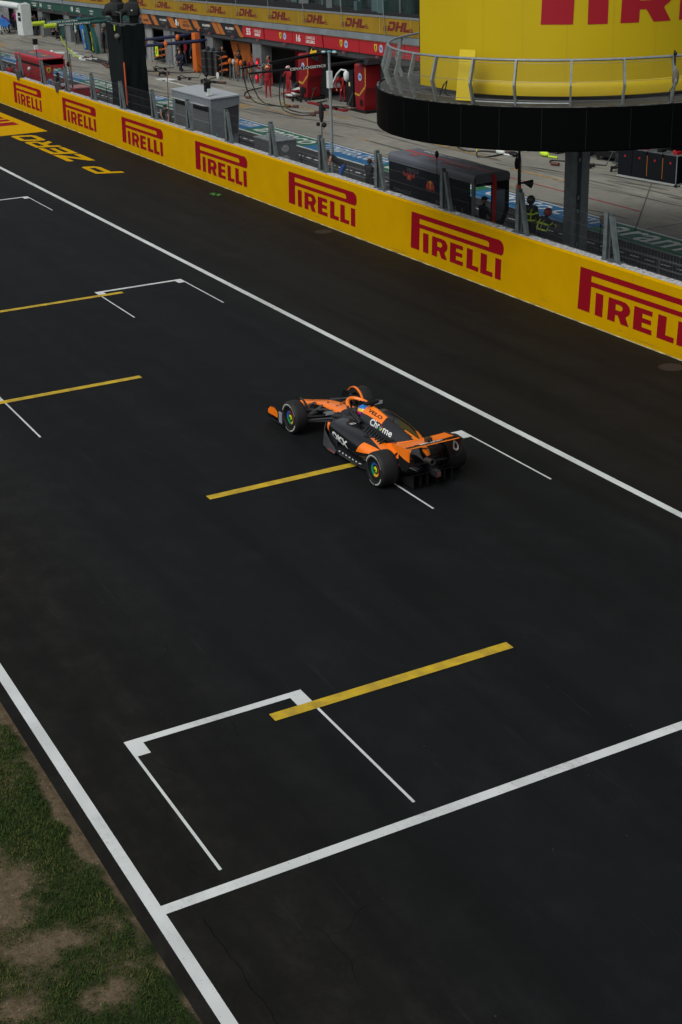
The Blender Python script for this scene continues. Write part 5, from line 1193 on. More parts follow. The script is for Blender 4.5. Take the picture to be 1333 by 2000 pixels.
EM_R = mat('emblem_red', (.25, .02, .015), .6); EM_Y = mat('emblem_yellow', (.35, .18, .015), .6); M_ghost = mat('faint_grey_print', (.06, .065, .065), .6)
def side_sh(sh, y, z, m_, nm='lettering'): MB().flat(sh, (.024, y, z), (0, -1, 0), (0, 0, 1)).build(nm, m_, g)
bull = [(0, .1), (.12, .3), (.05, .5), (.2, .45), (.42, .72), (.62, .6), (.9, .62), (.85, .4), (1, .1), (.8, .2), (.7, .02), (.6, .25), (.35, .2), (.25, 0), (.2, .2)]
def emblem(y, z, s):
    side_sh(shape2d([arc(.55*s, .4*s, .3*s, 0, 340, 17)]), y, z, EM_Y, 'emblem')
    MB().flat(([(a*.55*s, b*s) for a, b in shape2d([bull])[0]], shape2d([bull])[1]), (.02, y, z-.05*s), (0, -1, 0), (0, 0, 1)).build('emblem', EM_R, g)
    MB().flat(([((2-a)*.55*s, b*s) for a, b in shape2d([bull])[0]], [f[::-1] for f in shape2d([bull])[1]]), (.02, y, z-.05*s), (0, -1, 0), (0, 0, 1)).build('emblem', EM_R, g)
emblem(4.1, 2.0, .26); emblem(2.9, 1.85, .5)
side_sh(fit(shape2d(text='Red Bull', bold=.03), .75, .16), 4.35, 2.12, EM_R); side_sh(fit(shape2d(text='ORACLE', bold=.02), .75, .12), 4.1, 2.3, M_ghost)
side_sh(fit(shape2d(text='ORACLE', bold=.02), 1.1, .11), 4.95, 1.55, M_ghost); side_sh(fit(shape2d(text='BYBIT', bold=.04), 1.2, .12), 4.9, 1.35, M_ghost); side_sh(fit(shape2d(text='RAUCH', bold=.02), .9, .25), 3.4, 1.2, M_ghost)
side_sh(fit(shape2d(text='MOBIL 1', bold=.02), 1.6, .14), 2.3, 1.5, M_ghost); side_sh(fit(shape2d(text='TAGHeuer', bold=.02), 1.2, .12), 1.7, 1.35, M_ghost); side_sh(fit(shape2d(text='CELLULARLINE', bold=.03), 1.15, .1), 1.55, 1.12, M_wt)
mb = MB()
for z in (1.44, 1.28): mb.tube([(.0, .4, z), (.0, L-.1, z)], .014, 5)
mb.build('side_rail', M_gal, g)
# red stand
g = thing('team_stand', 'red covered stand with dark roof inset and two orange roof marks behind the wall', 'stand', (24.0, 79.4, 0))
L = 5.15; W_ = 1.2; Hc = 2.87; M_fr2 = mat('stand_red', (.34, .012, .022), .4)
mb = MB(); rbox(mb, (0, 0, Hc-.35), (W_, L, Hc), .1); mb.build('roof', M_fr2, g, smooth=40)
MB().b2((.14, .7, Hc+.001), (.98, L-.1, Hc+.008)).build('roof_inset', mat('roof_dark_grey', (.09, .09, .1), .6), g)
mb = MB()
for y in (1.55, 3.9): mb.flat(shape2d([arc(.64, y, .15, 0, 345, 23, .4)]), (0, 0, Hc+.012), (1, 0, 0), (0, 1, 0))
mb.build('roof_marking', mat('roof_orange', (.5, .16, .03), .6), g)
MB().rings([[Vector((x, y, z)) for x, z in ((W_-.1, Hc-.02), (W_+.02, Hc-.02), (W_+.04, Hc+.13), (W_, Hc+.13))] for y in (-.02, L)]).build('rear_spoiler', M_fr2, g)
MB().b2((.02, .25, .6), (.08, L, Hc-.5)).build('back_panel', M_fr2, g); MB().b2((.03, .35, Hc-.5), (.07, L-.1, Hc-.36)).build('dark_slot', M_dark, g); MB().b2((.1, L-.06, .6), (W_, L, Hc-.1)).build('far_end_panel', M_fr2, g)
o_ = [(.05, .6), (.03, Hc-.06), (W_-.02, Hc-.06), (W_+.08, Hc-.1), (W_+.1, 1.9), (W_-.1, 1.0), (W_-.2, .6)]; hole = [(.6, 1.3), (.56, 2.15), (.62, 2.32), (W_-.22, 2.32), (W_-.06, 2.2), (W_-.06, 1.9), (W_-.22, 1.25)]
MB().flat(shape2d([o_, hole]), (0, .0, 0), (1, 0, 0), (0, 0, 1), 0, .06).build('end_panel', M_fr2, g)
MB().flat(shape2d([arc(.33, 1.62, .19, 0, 345, 23)]), (0, -.006, 0), (1, 0, 0), (0, 0, 1)).build('badge', mat('badge_pale', (.4, .5, .62), .5), g); MB().flat(fit(shape2d(text='hp', bold=.03), .26, .24, .2, 1.5), (0, -.012, 0), (1, 0, 0), (0, 0, 1)).build('badge', M_bl2, g)
MB().flat(fit(SHD, .24, .32, .2, 2.1), (0, -.006, 0), (1, 0, 0), (0, 0, 1)).build('badge', M_shy, g); MB().flat(fit(HOR, .1, .2, .27, 2.16), (0, -.012, 0), (1, 0, 0), (0, 0, 1)).build('badge', M_black, g)
MB().b2((.2, .7, .6), (W_-.1, L-.2, 1.15)).build('inner_desk', M_dark, g)
mb = MB()
for k in range(4): mb.b2((W_-.5, .9+k*1.0, 1.35), (W_-.46, 1.6+k*1.0, 1.95))
mb.build('monitor', mat('screen_grey2', (.07, .08, .085), .3), g)
g = thing('flight_case', 'small red and grey flight case at the right end of the red stand', 'case', (24.2, 77.2, 0))
MB().b2((0, 0, .62), (.8, 1.5, 1.6)).build('body', M_fr2, g); MB().b2((-.01, .1, 1.0), (-.001, 1.3, 1.4)).b2((.05, .1, 1.601), (.75, 1.4, 1.615)).build('panel', mat('case_grey', (.3, .3, .31), .5), g)
g = thing('flight_case', 'red box with pinkish lid behind the black speaker at the wall', 'case', (24.2, 74.9, 0)); MB().b2((0, 0, .62), (.85, 1.3, 1.7)).build('body', M_fr2, g); MB().b2((-.02, -.02, 1.7), (.87, 1.32, 1.75)).build('lid', mat('case_pink', (.45, .2, .2), .6), g)
# speakers on top of the wall
for i, (y, lb) in enumerate(((81.4, 'dark box loudspeaker tilted on the yellow wall left of the second red lettering'), (74.5, 'dark box loudspeaker tilted on the yellow wall by the pale pink lidded red case'))):
    g = thing('loudspeaker', lb, 'loudspeaker', (23.35, y, HW-.12), R(-20), 'loudspeakers on the wall')
    q = Matrix.Rotation(R(-8), 3, 'Y'); MB().box((-.12, 0, .24), (.28, .62, .46), 0, q).build('cabinet', mat('speaker_case', (.045, .05, .05), .7), g); MB().box((-.272, 0, .26), (.01, .56, .40), 0, q).build('grille', mat('speaker_grille', (.11, .12, .12), .7, var=.3, vscale=40), g)
    MB().tube([(.05, .2, .1), (.25, .2, .3), (.25, -.2, .3), (.05, -.2, .1)], .02, 6).build('bracket', M_black, g)
MB().ball((0, 0, 0), .11, 0, 10).build('reflector', M_white2).location = (0, 0, 0)
o = bpy.data.objects['reflector']; o.location = (23.6, 80.6, 2.3); tag(o, 'small pale round lamp just above the left loudspeaker on the wall', 'lamp')

# poles, masts and microphones
def pole(name, label, cat, x, y, z0, z1, r, m_, top=None):
    g = thing(name, label, cat, (x, y, z0)); MB().tube([(0, 0, 0), (0, 0, z1-z0)], [r, r*.8], 10).build('pole', m_, g, smooth=60); return g
g = pole('camera_mast', 'tall light grey mast with white dome camera on a bracket beyond the wall', 'mast', 25.2, 48.0, .62, 5.5, .062, mat('mast_grey', (.28, .32, .32), .45, metal=.3))
MB().b2((-.09, -.09, 3.6), (.07, .09, 4.2)).build('junction_box', M_white2, g)
mb = MB(); mb.tube([(.08, -.05, 3.75), (.2, -.2, 4.1), (.3, -.34, 4.25), (.42, -.5, 4.22)], .034, 8); mb.build('arm', M_white2, g, smooth=60)
mb = MB(); mb.lathe([(.02, .22), (.07, .18), (.1, .14), (.105, .0), (.09, -.1), (.04, -.16), (.01, -.17)], (.42, -.5, 4.0), (0, 0, 1), 16); mb.build('dome_camera', M_white2, g, smooth=50)
for a in range(6): MB().ball((.22*math.cos(a*1.05), .24*math.sin(a*1.05), 4.86+.03*math.sin(a*5)), .075, 0, 8, (1.2, 1.2, .6)).build('lamp_head', [mat('cluster_cyan', (.06, .3, .35), .4), mat('cluster_white', (.45, .5, .52), .4)][a % 2], g)
g = pole('microphone_stand', 'slim black stand with long black furry microphone hanging left of the light grey mast', 'microphone', 25.5, 49.35, .62, 2.75, .018, M_black)
mb = MB(); mb.ball((0, 0, 2.55), .13, 0, 12, (.75, .75, 3)).ball((.05, -.1, 2.1), .1).ball((-.1, .1, 2.12), .08); mb.build('wind_muff', mat('black_fur', (.012, .012, .013), .95, bump=1), g, smooth=60); MB().ball((.06, .02, 1.98), .055).build('clamp', M_white2, g)
g = pole('microphone_stand', 'black camera and clamp on a thin rod above the roof of the grey cabin', 'microphone', 24.8, 58.55, 2.95, 3.8, .02, M_black); MB().b2((-.1, -.1, .15), (.12, .12, .55)).build('camera_body', M_black, g); MB().ball((0, 0, .85), .09).tube([(0, 0, .85), (-.2, .3, 1.25)], .02, 5).build('antenna', M_black, g); MB().b2((-.05, -.16, .0), (.12, .02, .28)).build('clamp', M_white2, g)
g = pole('microphone_stand', 'black pole with white and black camera head in front of the red stand', 'microphone', 24.05, 80.4, 1.8, 3.75, .022, M_black); MB().b2((-.12, -.1, 1.75), (.1, .12, 2.05)).build('camera_body', M_black, g); MB().b2((-.1, -.1, 1.5), (.08, .08, 1.75)).build('clamp', M_white2, g)
g = pole('antenna_mast', 'very tall thin grey antenna mast right of the red stand', 'mast', 24.5, 76.35, .62, 6.6, .03, M_gal); MB().ball((0, 0, 2.2), .13, 0, 8, (.9, .9, 1.2)).build('clamp', M_black, g)
g = pole('post_with_strap', 'leaning dark post wound with orange strap right of the red stand', 'post', 24.0, 74.5, 1.8, 3.5, .045, M_gal)
mb = MB(); mb.tube([(.05*math.cos(k*1.1), .05*math.sin(k*1.1), .25+k*.06) for k in range(20)], .014, 5); mb.build('orange_strap', S_org, g)
g = pole('equipment_pole', 'dark pole with clamps, black horn and orange tape left of the steel column', 'pole', 24.55, 35.0, 1.8, 4.3, .045, M_black)
MB().ball((0, .12, 1.55), .1, 0, 8, (.7, .8, 1.9)).tube([(.03, 0, 1.0), (.12, -.1, 1.0)], .03, 6).lathe([(.03, 0), (.05, .06), (.13, .26)], (.1, -.1, 1.02), (.5, -.8, -.1), 12).tube([(.06, 0, 0), (.08, .02, 1.6), (.02, .02, 2.0)], .012, 5).build('horn_and_clamp', M_black, g)
mb = MB()
for z in (.12, .85): mb.cyl((0, 0, z), (0, 0, z+.1), .075, n=10)
mb.build('orange_tape', mat('tape_orange', (.5, .1, .03), .6), g)
g = pole('microphone_stand', 'grey furry microphone on thin black stand right of the steel column', 'microphone', 25.5, 32.3, .62, 1.95, .016, M_black); q = Vector((.05, -.1, 1.45)); MB().ball((0, 0, 0), .15, 0, 12, (.8, 1.3, .8)).build('wind_muff', mat('grey_fur', (.17, .15, .115), .95), g, loc=tuple(q), smooth=60); MB().tube([(0, .02, 1.0), (.1, -.25, .75)], .02, 5).tube([(0, .0, 1.3), (.15, -.2, 1.0), (.2, -.35, .75)], .018, 5).build('arm', M_black, g)
g = pole('microphone_stand', 'small dark microphone clipped on thin black rod above the dark stand', 'microphone', 24.2, 39.0, 2.2, 3.1, .014, M_black); MB().ball((0, -.0, .93), .08, 0, 8, (.8, .8, 1.5)).build('wind_muff', M_black, g)
for i, (y, h_) in enumerate(((71.5, 1.0), (70.3, .9))):
    g = pole('thin_post', ('thin black post left of the black draped tower, farther one', 'thin black post left of the black draped tower, nearer one')[i], 'post', 25.2, y+1.2, .62, 1.9+h_*.3, .02, M_black); MB().ball((0, 0, 1.0), .04).build('cap', M_black, g)
o = MB().ball((0, 0, 0), .14, 0, 10, (1.3, 1.6, .7)).build('red_lamp_cover', mat('red_cover', (.4, .02, .03), .5)); o.location = (24.6, 72.7, 1.75); tag(o, 'small red and white round object behind the wall left of the black tower', 'lamp')

# camera tower draped in black
g = thing('camera_tower', 'tall scaffold tower wrapped in black cloth with two hooded cameras on top', 'tower', (24.1, 66.65, .62))
TH = 5.0; W2, L2 = 1.12, 2.1
mb = MB(); nn = 44; rgs = []
for i in range(15):
    t = i/14; z = 4.75*t; rg_ = []
    per = [(0, 0), (W2, 0), (W2, L2), (0, L2)]
    for k in range(nn*4):
        s = k//nn; f = (k % nn)/nn; a, b = per[s], per[(s+1) % 4]; x = a[0]+(b[0]-a[0])*f; y = a[1]+(b[1]-a[1])*f
        nx_, ny_ = ((0, -1), (1, 0), (0, 1), (-1, 0))[s]; fold = .02*math.sin(f*15+math.sin(z*1.2+s)*2.5)*(.2+.8*(1-t))+.09*noise.noise(Vector((f*2.5+z*.5, z*.45, s*3)))
        if s == 3: fold += .12*max(0, math.sin((f-.35)*6))*(1-t)*.6
        rg_.append(Vector((x+nx_*fold, y+ny_*fold, z+.02*math.sin(f*9)*t)))
    rgs.append(rg_)
mb.rings(rgs); mb.build('black_cloth', mat('tower_cloth', (.0085, .0115, .0125), .9, spec=.1), g, smooth=70)
mb = MB()
for x in (.05, W2-.05):
    for y in (.1, L2-.1): mb.tube([(x, y, 4.6), (x, y, 5.35)], .025, 6)
for x in (.05, W2-.05): mb.tube([(x, .1, 5.3), (x, L2-.1, 5.3)], .025, 6); mb.tube([(x, .1, 4.8), (x, L2-.1, 4.8)], .025, 6)
mb.b2((0, 0, 4.7), (W2, L2, 4.76)); mb.build('scaffold_frame', M_gal, g)
for k, (xx, y) in enumerate(((.25, 1.15), (.92, .7))):
    mb = MB(); q = Matrix.Rotation(R(-12), 3, 'X')
    def rr_box(cx, cy, z, hx, hy, rot, sd):                       # soft cornered hooded block outline
        o_l = []
        for j in range(20):
            a_ = 2*PI*j/20; e_ = .55; px_ = hx*math.copysign(abs(math.cos(a_))**e_, math.cos(a_)); py_ = hy*math.copysign(abs(math.sin(a_))**e_, math.sin(a_))
            f_ = 1+.13*noise.noise(Vector((math.cos(a_)*2, math.sin(a_)*2+sd, z*3))); c_r, s_r = math.cos(rot), math.sin(rot)
            o_l.append(Vector((cx+(px_*c_r-py_*s_r)*f_, cy+(px_*s_r+py_*c_r)*f_, z)))
        return o_l
    tw = (.35, -.25)[k]
    mb.rings([rr_box(xx, y, 4.78, .2, .2, tw, k), rr_box(xx, y, 5.05, .22, .24, tw, k), rr_box(xx-.05, y, 5.12, .36, .42, tw, k), rr_box(xx-.08, y+.03, 5.4, .4, .46, tw, k), rr_box(xx-.05, y+.05, 5.62, .34, .4, tw, k), rr_box(xx+.06, y+.1, 5.7, .2, .27, tw, k), rr_box(xx+.05+.1*k, y+.16, 6.2, .2, .26, tw, k), rr_box(xx+.02+.1*k, y+.2, 6.75, .17, .3, tw, k), rr_box(xx+.1*k, y+.2, 6.8, .1, .2, tw, k)])
    mb.tube([(xx-.3, y-.1, 5.35), (xx-.75, y-.3, 5.25)], [.16, .13], 12)
    mb.build('hooded_camera', mat('camera_hood', (.01, .011, .012), .85), g, smooth=35)
    MB().ball((xx-.2, y-.35, 5.35), .07, 0, 8).build('camera_tally', M_white2, g)
mb = MB(); mb.tube([(-.06, -.1, 1.15), (-.06, -.12, 2.2), (-.05, -.1, 3.1)], .04, 8); mb.build('orange_tube', mat('tube_orange', (.55, .09, .03), .5), g)
mb = MB(); mb.ball((-.12, .3, 4.25), .16, 0, 12, (.8, 1.2, .8)); mb.build('wind_muff', mat('grey_fur2', (.12, .115, .1), .95, bump=1), g, smooth=60)
mb = MB(); mb.box((-.08, .7, 4.6), (.02, .1, .25)); mb.build('yellow_tag', M_lime, g)
mb = MB(); mb.tube([(.2, L2+.05, 1.1), (.25, L2+1.0, .2)], .025, 6); mb.build('side_brace', M_gal, g)
o = MB().ball((0, 0, 0), .15, 0, 10, (.9, 1.2, .9)).build('wind_muff', mat('grey_fur2', (.12, .115, .1), .95)); o.location = (24.3, 69.6, 5.15); tag(o, 'round grey microphone muff left of the top of the black draped tower', 'microphone')
MB().tube([(0, 0, 0), (.0, -.1, -1.2), (.2, .2, -2.6)], .012, 5).build('muff_cable', M_black, o)
g = pole('leaning_pole', 'thin pink pole leaning right of the black draped tower', 'pole', 26.5, 67.6, .3, 3.2, .025, mat('pink_pole', (.4, .2, .2), .5)); g.rotation_euler = (R(-8), R(5), 0); MB().ball((0, 0, .05), .12).build('weight', mat('brown_weight', (.15, .09, .06), .8), g)

# ================================================================== TRACK DETAILS
for i, (x, y, lb) in enumerate(((22.55, 25.6, 'round dark manhole cover on the asphalt by the wall at the right edge'), (22.6, 43.9, 'faint round manhole cover on the asphalt close to the wall near the middle'))):
    g = thing('manhole_cover', lb, 'manhole cover', (x, y, .002), 0, 'manhole covers by the wall'); MB().lathe([(.31, 0), (.31, .006), (.27, .006), (.27, .003)], (0, 0, 0), (0, 0, 1), 28).build('rim', mat('cast_iron_dark', (.008, .008, .008), .6), g)
    mb = MB()
    for a in range(-4, 5):
        for b_ in range(-4, 5):
            if a*a+b_*b_ < 17: mb.b2((a*.058-.02, b_*.058-.02, .0035), (a*.058+.02, b_*.058+.02, .008))
    mb.build('tread', mat('cast_iron', (.03, .026, .022), .6), g)
o = MB(); 
for k in range(7): o.box((rw.uniform(-.12, .12), rw.uniform(-.2, .2), .03+rw.uniform(0, .03)), (.12, .16, .008), 0, Matrix.Rotation(rw.uniform(-.5, .5), 3, 'X') @ Matrix.Rotation(rw.uniform(0, 3), 3, 'Z'))
o = o.build('leaf_litter', mat('leaf_green', (.03, .14, .02), .6)); o.location = (22.14, 52.16, 0); tag(o, 'small clump of bright green leaves lying on the asphalt before the wall', 'leaves')
mb = MB(); rp2 = random.Random(21)
for k in range(70): 
    x = rp2.uniform(4.4, 16.5); y = rp2.uniform(9, 26); r_ = rp2.uniform(.004, .011); mb.ball((x, y, r_*.5+.008), r_, 0, 6, (1, 1.4, .6))
mb.build('rubber_marbles', mat('marble', (.03, .03, .03), .9))['kind'] = 'stuff'
# cracks and bitumen repairs near the start line
mb = MB()
for k in range(6):
    x = rp2.uniform(4.5, 7.5); y = rp2.uniform(9.5, 19); a = rp2.uniform(0, PI); pts = []
    for j in range(9): pts.append((x, y)); a += rp2.uniform(-.6, .6); x += math.cos(a)*.09; y += math.sin(a)*.13
    for (x0, y0), (x1, y1) in zip(pts, pts[1:]):
        d = Vector((y0-y1, x1-x0, 0)).normalized()*.0022; mb.add([(x0-d.x, y0-d.y, .0015), (x0+d.x, y0+d.y, .0015), (x1+d.x, y1+d.y, .0015), (x1-d.x, y1-d.y, .0015)], [(0, 1, 2, 3)])
struct(mb.build('asphalt_crack_lines', mat('crack', (.003, .003, .003), .9, spec=.03)))

# ================================================================== GARAGE FRONT EQUIPMENT
def cabinet(label, x, y, w_=.62, h=1.15, side=True, group='black tool cabinets'):
    g = thing('tool_cabinet', label, 'cabinet', (x, y, 0), R(8), group)
    MB().b2((-.32, -w_/2, .1), (.32, w_/2, h)).build('body', mat('cabinet_black', (.006, .008, .011), .5, spec=.15), g); MB().b2((-.36, -w_/2-.04, .03), (.36, w_/2+.02, .1)).build('plinth', mat('plinth_pale', (.32, .34, .33), .5), g)
    MB().b2((-.33, -w_/2-.01, h), (.33, w_/2+.01, h+.03)).build('worktop', M_gal, g)
    MB().flat(shape2d([arc(0, 0, .05, 0, 330, 11)]), (-.325, 0, h*.75), (0, -1, 0), (0, 0, 1)).build('badge', M_red, g)
    if side: MB().b2((-.3, -w_/2-.035, .2), (.25, -w_/2-.005, h-.15)).build('side_panel', mat('cabinet_orange', (.3, .11, .015), .6), g)
    return g
for i, (x, y, s, lb) in enumerate(((37.25, 45.45, False, 'black tool cabinet with pale plinth, leftmost in the row under the platform'), (37.35, 44.7, True, 'black tool cabinet with brown orange side, second in the row under the platform'), (37.45, 43.9, True, 'black tool cabinet with brown orange side, third in the row under the platform'), (37.55, 43.1, False, 'black tool cabinet in the row under the platform, next to the silver trolley handle'), (37.75, 42.2, False, 'black tool cabinet at the right edge of the photo below the platform'))):
    g = cabinet(lb, x, y, .72, 1.15, s)
    MB().ball((0, .1, 1.24), .08, 0, 8).b2((-.2, -.2, 1.18), (.1, .0, 1.28)).build('clutter_on_top', (M_red if i % 2 else M_black), g)
g = thing('hand_trolley', 'silver tubular trolley handle beside the black cabinets at the right edge', 'trolley', (37.2, 42.65, 0)); MB().tube([(0, 0, .05), (0, 0, 1.2), (.1, -.5, 1.25), (.1, -.6, .1)], .02, 6).build('frame', M_galL, g); MB().cyl((-.02, 0, .06), (.03, 0, .06), .06).build('wheel', M_black, g)
# dark racks behind the cabinets, tyre stacks in blankets
def tyres(label, x, y, n=3, m_=None, group='stacks of tyres in covers'):
    g = thing('tyre_stack', label, 'tyre stack', (x, y, 0), 0, group)
    for k in range(n): 
        mb = MB(); mb.lathe([(.2, 0), (.33, .01), (.36, .06), (.36, .34), (.33, .39), (.2, .4)], (0, 0, .06+k*.41), (0, 0, 1), 20); mb.build('covered_tyre', m_ or mat('tyre_cover', (.012, .012, .014), .6), g, smooth=40)
    MB().b2((-.36, -.36, .02), (.36, .36, .06)).build('base_board', M_gal, g); return g
for i, (x, y, n_, lb) in enumerate(((38.9, 46.6, 3, 'stack of black covered tyres behind the jack right of the column'), (39.0, 45.4, 4, 'tall stack of black covered tyres behind the leftmost black cabinet'), (39.1, 43.8, 4, 'tall stack of black covered tyres behind the third black cabinet'), (38.9, 47.9, 4, 'stack of black covered tyres just right of the column top'))): tyres(lb, x, y, n_)
for i, (y, c, lb) in enumerate(((46.9, M_orange, 'low trolley with orange red load behind the wheeled jack'), (44.6, M_navy, 'low dark blue trolley deep in the garage at the right'))):
    g = thing('trolley', lb, 'trolley', (39.6, y, 0)); MB().b2((-.4, -.7, .25), (.4, .7, .32)).build('platform', M_gal, g); MB().b2((-.3, -.6, .32), (.3, .5, .7)).build('load', c, g)
    for a, b in ((-.3, -.6), (.3, -.6), (-.3, .6), (.3, .6)): MB().cyl((a-.02, b, .1), (a+.02, b, .1), .1).build('wheel', M_black, g)
def jack(label, x, y, rz, m_=None, group='jacks and wheel gear on the apron'):
    g = thing('trolley_jack', label, 'jack', (x, y, 0), rz, group)
    mb = MB(); mb.tube([(0, -.7, .12), (0, .1, .16), (0, .5, .3)], [.03, .035, .03], 6).tube([(-.12, .1, .1), (-.12, .6, .14)], .03, 6).tube([(.12, .1, .1), (.12, .6, .14)], .03, 6).box((0, .6, .2), (.42, .12, .06)); mb.build('frame', m_ or M_black, g)
    MB().tube([(0, -.7, .12), (0, -1.0, .75), (-.16, -1.02, .8), (.16, -1.02, .8)], .02, 6).build('handle', M_gal, g)
    for sx, sy in ((-.2, -.1), (.2, -.1), (-.2, .55), (.2, .55)): MB().cyl((sx-.03, sy, .08), (sx+.03, sy, .08), .08, n=12).build('wheel', M_black, g)
    return g
for a in ((37.2, 48.0, .6, 'wheeled black jack on the apron right of the steel column'), (37.9, 46.9, 2.2, 'black and grey trolley jack left of the black cabinets'), (36.9, 69.9, 1.2, 'black jack on the ground between the two red towers'), (37.0, 73.9, .3, 'black jack by the foot of the left red tower'), (36.0, 88.0, 1.0, 'black jack beside the orange post'), (35.9, 91.6, 2.4, 'black jack left of the orange post'), (36.8, 94.2, 1.4, 'black jack and gear before the grey screens'), (35.2, 93.7, .9, 'black wheel gear on the ground near the white painted patch'), (35.6, 96.0, 2.0, 'black wheel gear next to the black draped tower'), (36.4, 85.3, .5, 'jack beside the row of tubular stands')): jack(a[3], a[0], a[1], a[2])

# gantry towers of the red team and the booms above the boxes
M_rt = mat('tower_red', (.22, .0035, .009), .5); M_gold = mat('gold_stripe', (.5, .25, .03), .5)
def gantry(label, x, y, h=2.35):
    g = thing('gantry_tower', label, 'gantry', (x, y, 0), 0, 'red gantry towers')
    wb, wt = .5, .72
    mb = MB(); mb.rings([[Vector((-.35, -wb+.1, 0)), Vector((.45, -wb+.1, 0)), Vector((.45, wb, 0)), Vector((-.35, wb, 0))], [Vector((-.4, -wb-.05, 1.0)), Vector((.45, -wb-.05, 1)), Vector((.45, wb, 1)), Vector((-.4, wb, 1))], [Vector((-.4, -wt, 1.3)), Vector((.45, -wt, 1.3)), Vector((.45, wb, 1.3)), Vector((-.4, wb, 1.3))], [Vector((-.4, -wt, h-.1)), Vector((.45, -wt, h-.1)), Vector((.45, wb, h-.1)), Vector((-.4, wb, h-.1))], [Vector((-.3, -wt+.12, h)), Vector((.45, -wt+.12, h)), Vector((.45, wb, h)), Vector((-.3, wb, h))]])
    mb.build('tower_body', M_rt, g)
    mb = MB(); pts = [(wb, .85), (0, .8), (-.25, 1.0), (-.6, 1.25), (-.69, 1.4), (-.69, h-.15)]
    for (a, z0), (b, z1) in zip(pts, pts[1:]): mb.add([(-.408, a, z0), (-.408, b, z1), (-.408, b+.02, z1+.12 if abs(b-a) > .1 else z1), (-.408, a+.0, z0+.12)] if abs(b-a) > .02 else [(-.408, a-.03, z0), (-.408, a+.06, z0), (-.408, b+.06, z1), (-.408, b-.03, z1)], [(0, 1, 2, 3)])
    mb.build('gold_stripe', M_gold, g)
    MB().flat(shape2d([arc(0, 0, .2, 0, 345, 23)]), (-.41, -.1, 1.8), (0, -1, 0), (0, 0, 1)).build('badge', mat('badge_pale', (.4, .5, .62), .5), g); MB().flat(fit(shape2d(text='hp', bold=.03), .26, .25, -.13, -.12), (-.416, -.1, 1.8), (0, -1, 0), (0, 0, 1)).build('badge', M_bl2, g)
    MB().b2((-.5, -.8, .0), (.55, .7, .12)).build('base_plate', M_black, g); MB().b2((-.42, -.3, .35), (-.405, -.05, .65)).build('hatch', M_black, g)
    return g
gantry('tall red gantry tower with gold stripe, left one behind the light grey mast', 38.0, 74.9, 2.45); gantry('tall red gantry tower with gold stripe and round badge left of the round platform', 38.0, 68.3, 2.45)
def boom(label, pts, r0, r1, m_, txt=None, tip=None, group='overhead booms', tm=None, flat=1):
    a, b = Vector(pts[0]), Vector(pts[-1]); g = thing('overhead_boom', label, 'boom', tuple(a), 0, group)
    mb = MB(); mb.tube([Vector(p)-a for p in pts], [r0+(r1-r0)*i/(len(pts)-1) for i in range(len(pts))], 8, flat=flat); mb.build('beam', m_, g, smooth=50)
    d = (b-a).normalized()
    if txt:
        t0, wd, hh = txt[1], txt[2], txt[3]; u = -d if d.x > 0 else d; u = d if False else u
        st = (b-a)*t0; sh = fit(shape2d(text=txt[0], bold=.03), wd, hh); rd_ = -u; MB().flat(sh, st+Vector((0, -max(r0, r1)-.02, -hh/2)), rd_, (0, 0, 1)).build('lettering', tm or M_wt, g)
    if tip: MB().tube([b-a-d*.05, b-a+d*tip[0]], [tip[1], tip[1]*.9], 10).build('foam_tip', tip[2], g)
    MB().tube([Vector((0, 0, 0)), Vector((.6, 0, .05)), Vector((1.3, 0, -.1))], [r0, r0*.8, .04], 6).build('mount_arm', m_, g)
    return g
boom('thin black overhead boom with white lettering over the two red suited mechanics', [(36.9, 67.8, 2.62), (34.5, 67.9, 2.55), (31.2, 68.1, 2.5)], .1, .05, M_black, ('CEVA LOGISTICS', .62, 2.0, .13))
boom('thin black overhead boom from the left red tower toward the orange garage', [(37.2, 72.3, 2.66), (34.5, 71.6, 2.55), (31.8, 70.4, 2.5)], .1, .05, M_black, ('CEVA', .8, .9, .14))
MB().rings([[Vector((-.5, -.6, 0)), Vector((.6, -.6, 0)), Vector((.6, .6, 0)), Vector((-.5, .6, 0))], [Vector((-.2, -.3, .25)), Vector((.3, -.3, .25)), Vector((.3, .3, .25)), Vector((-.2, .3, .25))]]).build('boom_canopy', M_black).location = (37.9, 67.7, 2.5); tag(bpy.data.objects['boom_canopy'], 'black wedge shaped hood on the red tower nearest the round platform', 'hood')
g = thing('arrow_sign', 'small black hanging board with yellow left pointing arrow near the mast top', 'sign', (37.7, 73.6, 2.3)); q = Matrix.Rotation(R(8), 3, 'X'); MB().box((0, 0, .25), (.04, 1.25, .6), 0, q).build('board', M_black, g)
ar = [(0, .25), (.3, .5), (.3, .36), (.85, .36), (.85, .14), (.3, .14), (.3, 0)]; MB().flat(shape2d([ar]), (-.03, .42, .0), (0, -1, .14), (0, .14, 1)).build('arrow', mat('arrow_yellow', (.85, .5, .02), .5), g)
def hose(label, pts, r=.025, band=None, group='air hoses'):
    o = thing('air_hose', label, 'hose', pts[0], 0, group); p0_ = Vector(pts[0]); P = []
    for i in range(len(pts)-1):
        a, b, c_, d = [Vector(pts[max(0, min(len(pts)-1, i+k))]) for k in (-1, 0, 1, 2)]
        for t in (0, .2, .4, .6, .8): P.append(.5*((2*b)+(c_-a)*t+(2*a-5*b+4*c_-d)*t*t+(3*b-a-3*c_+d)*t**3)-p0_)
    P.append(Vector(pts[-1])-p0_); MB().tube(P, r, 7).build('tube', M_rubber, o, smooth=60)
    if band: i0, i1, m_ = band; MB().tube(P[i0:i1], r*1.35, 7).build('sleeve', m_, o, smooth=60)
    MB().tube([P[-1]-Vector((0, 0, -.04)), P[-1]+Vector((.12, -.35, .05))], .07, 8).build('wheel_gun', mat('gun_brown', (.1, .03, .02), .6), o)
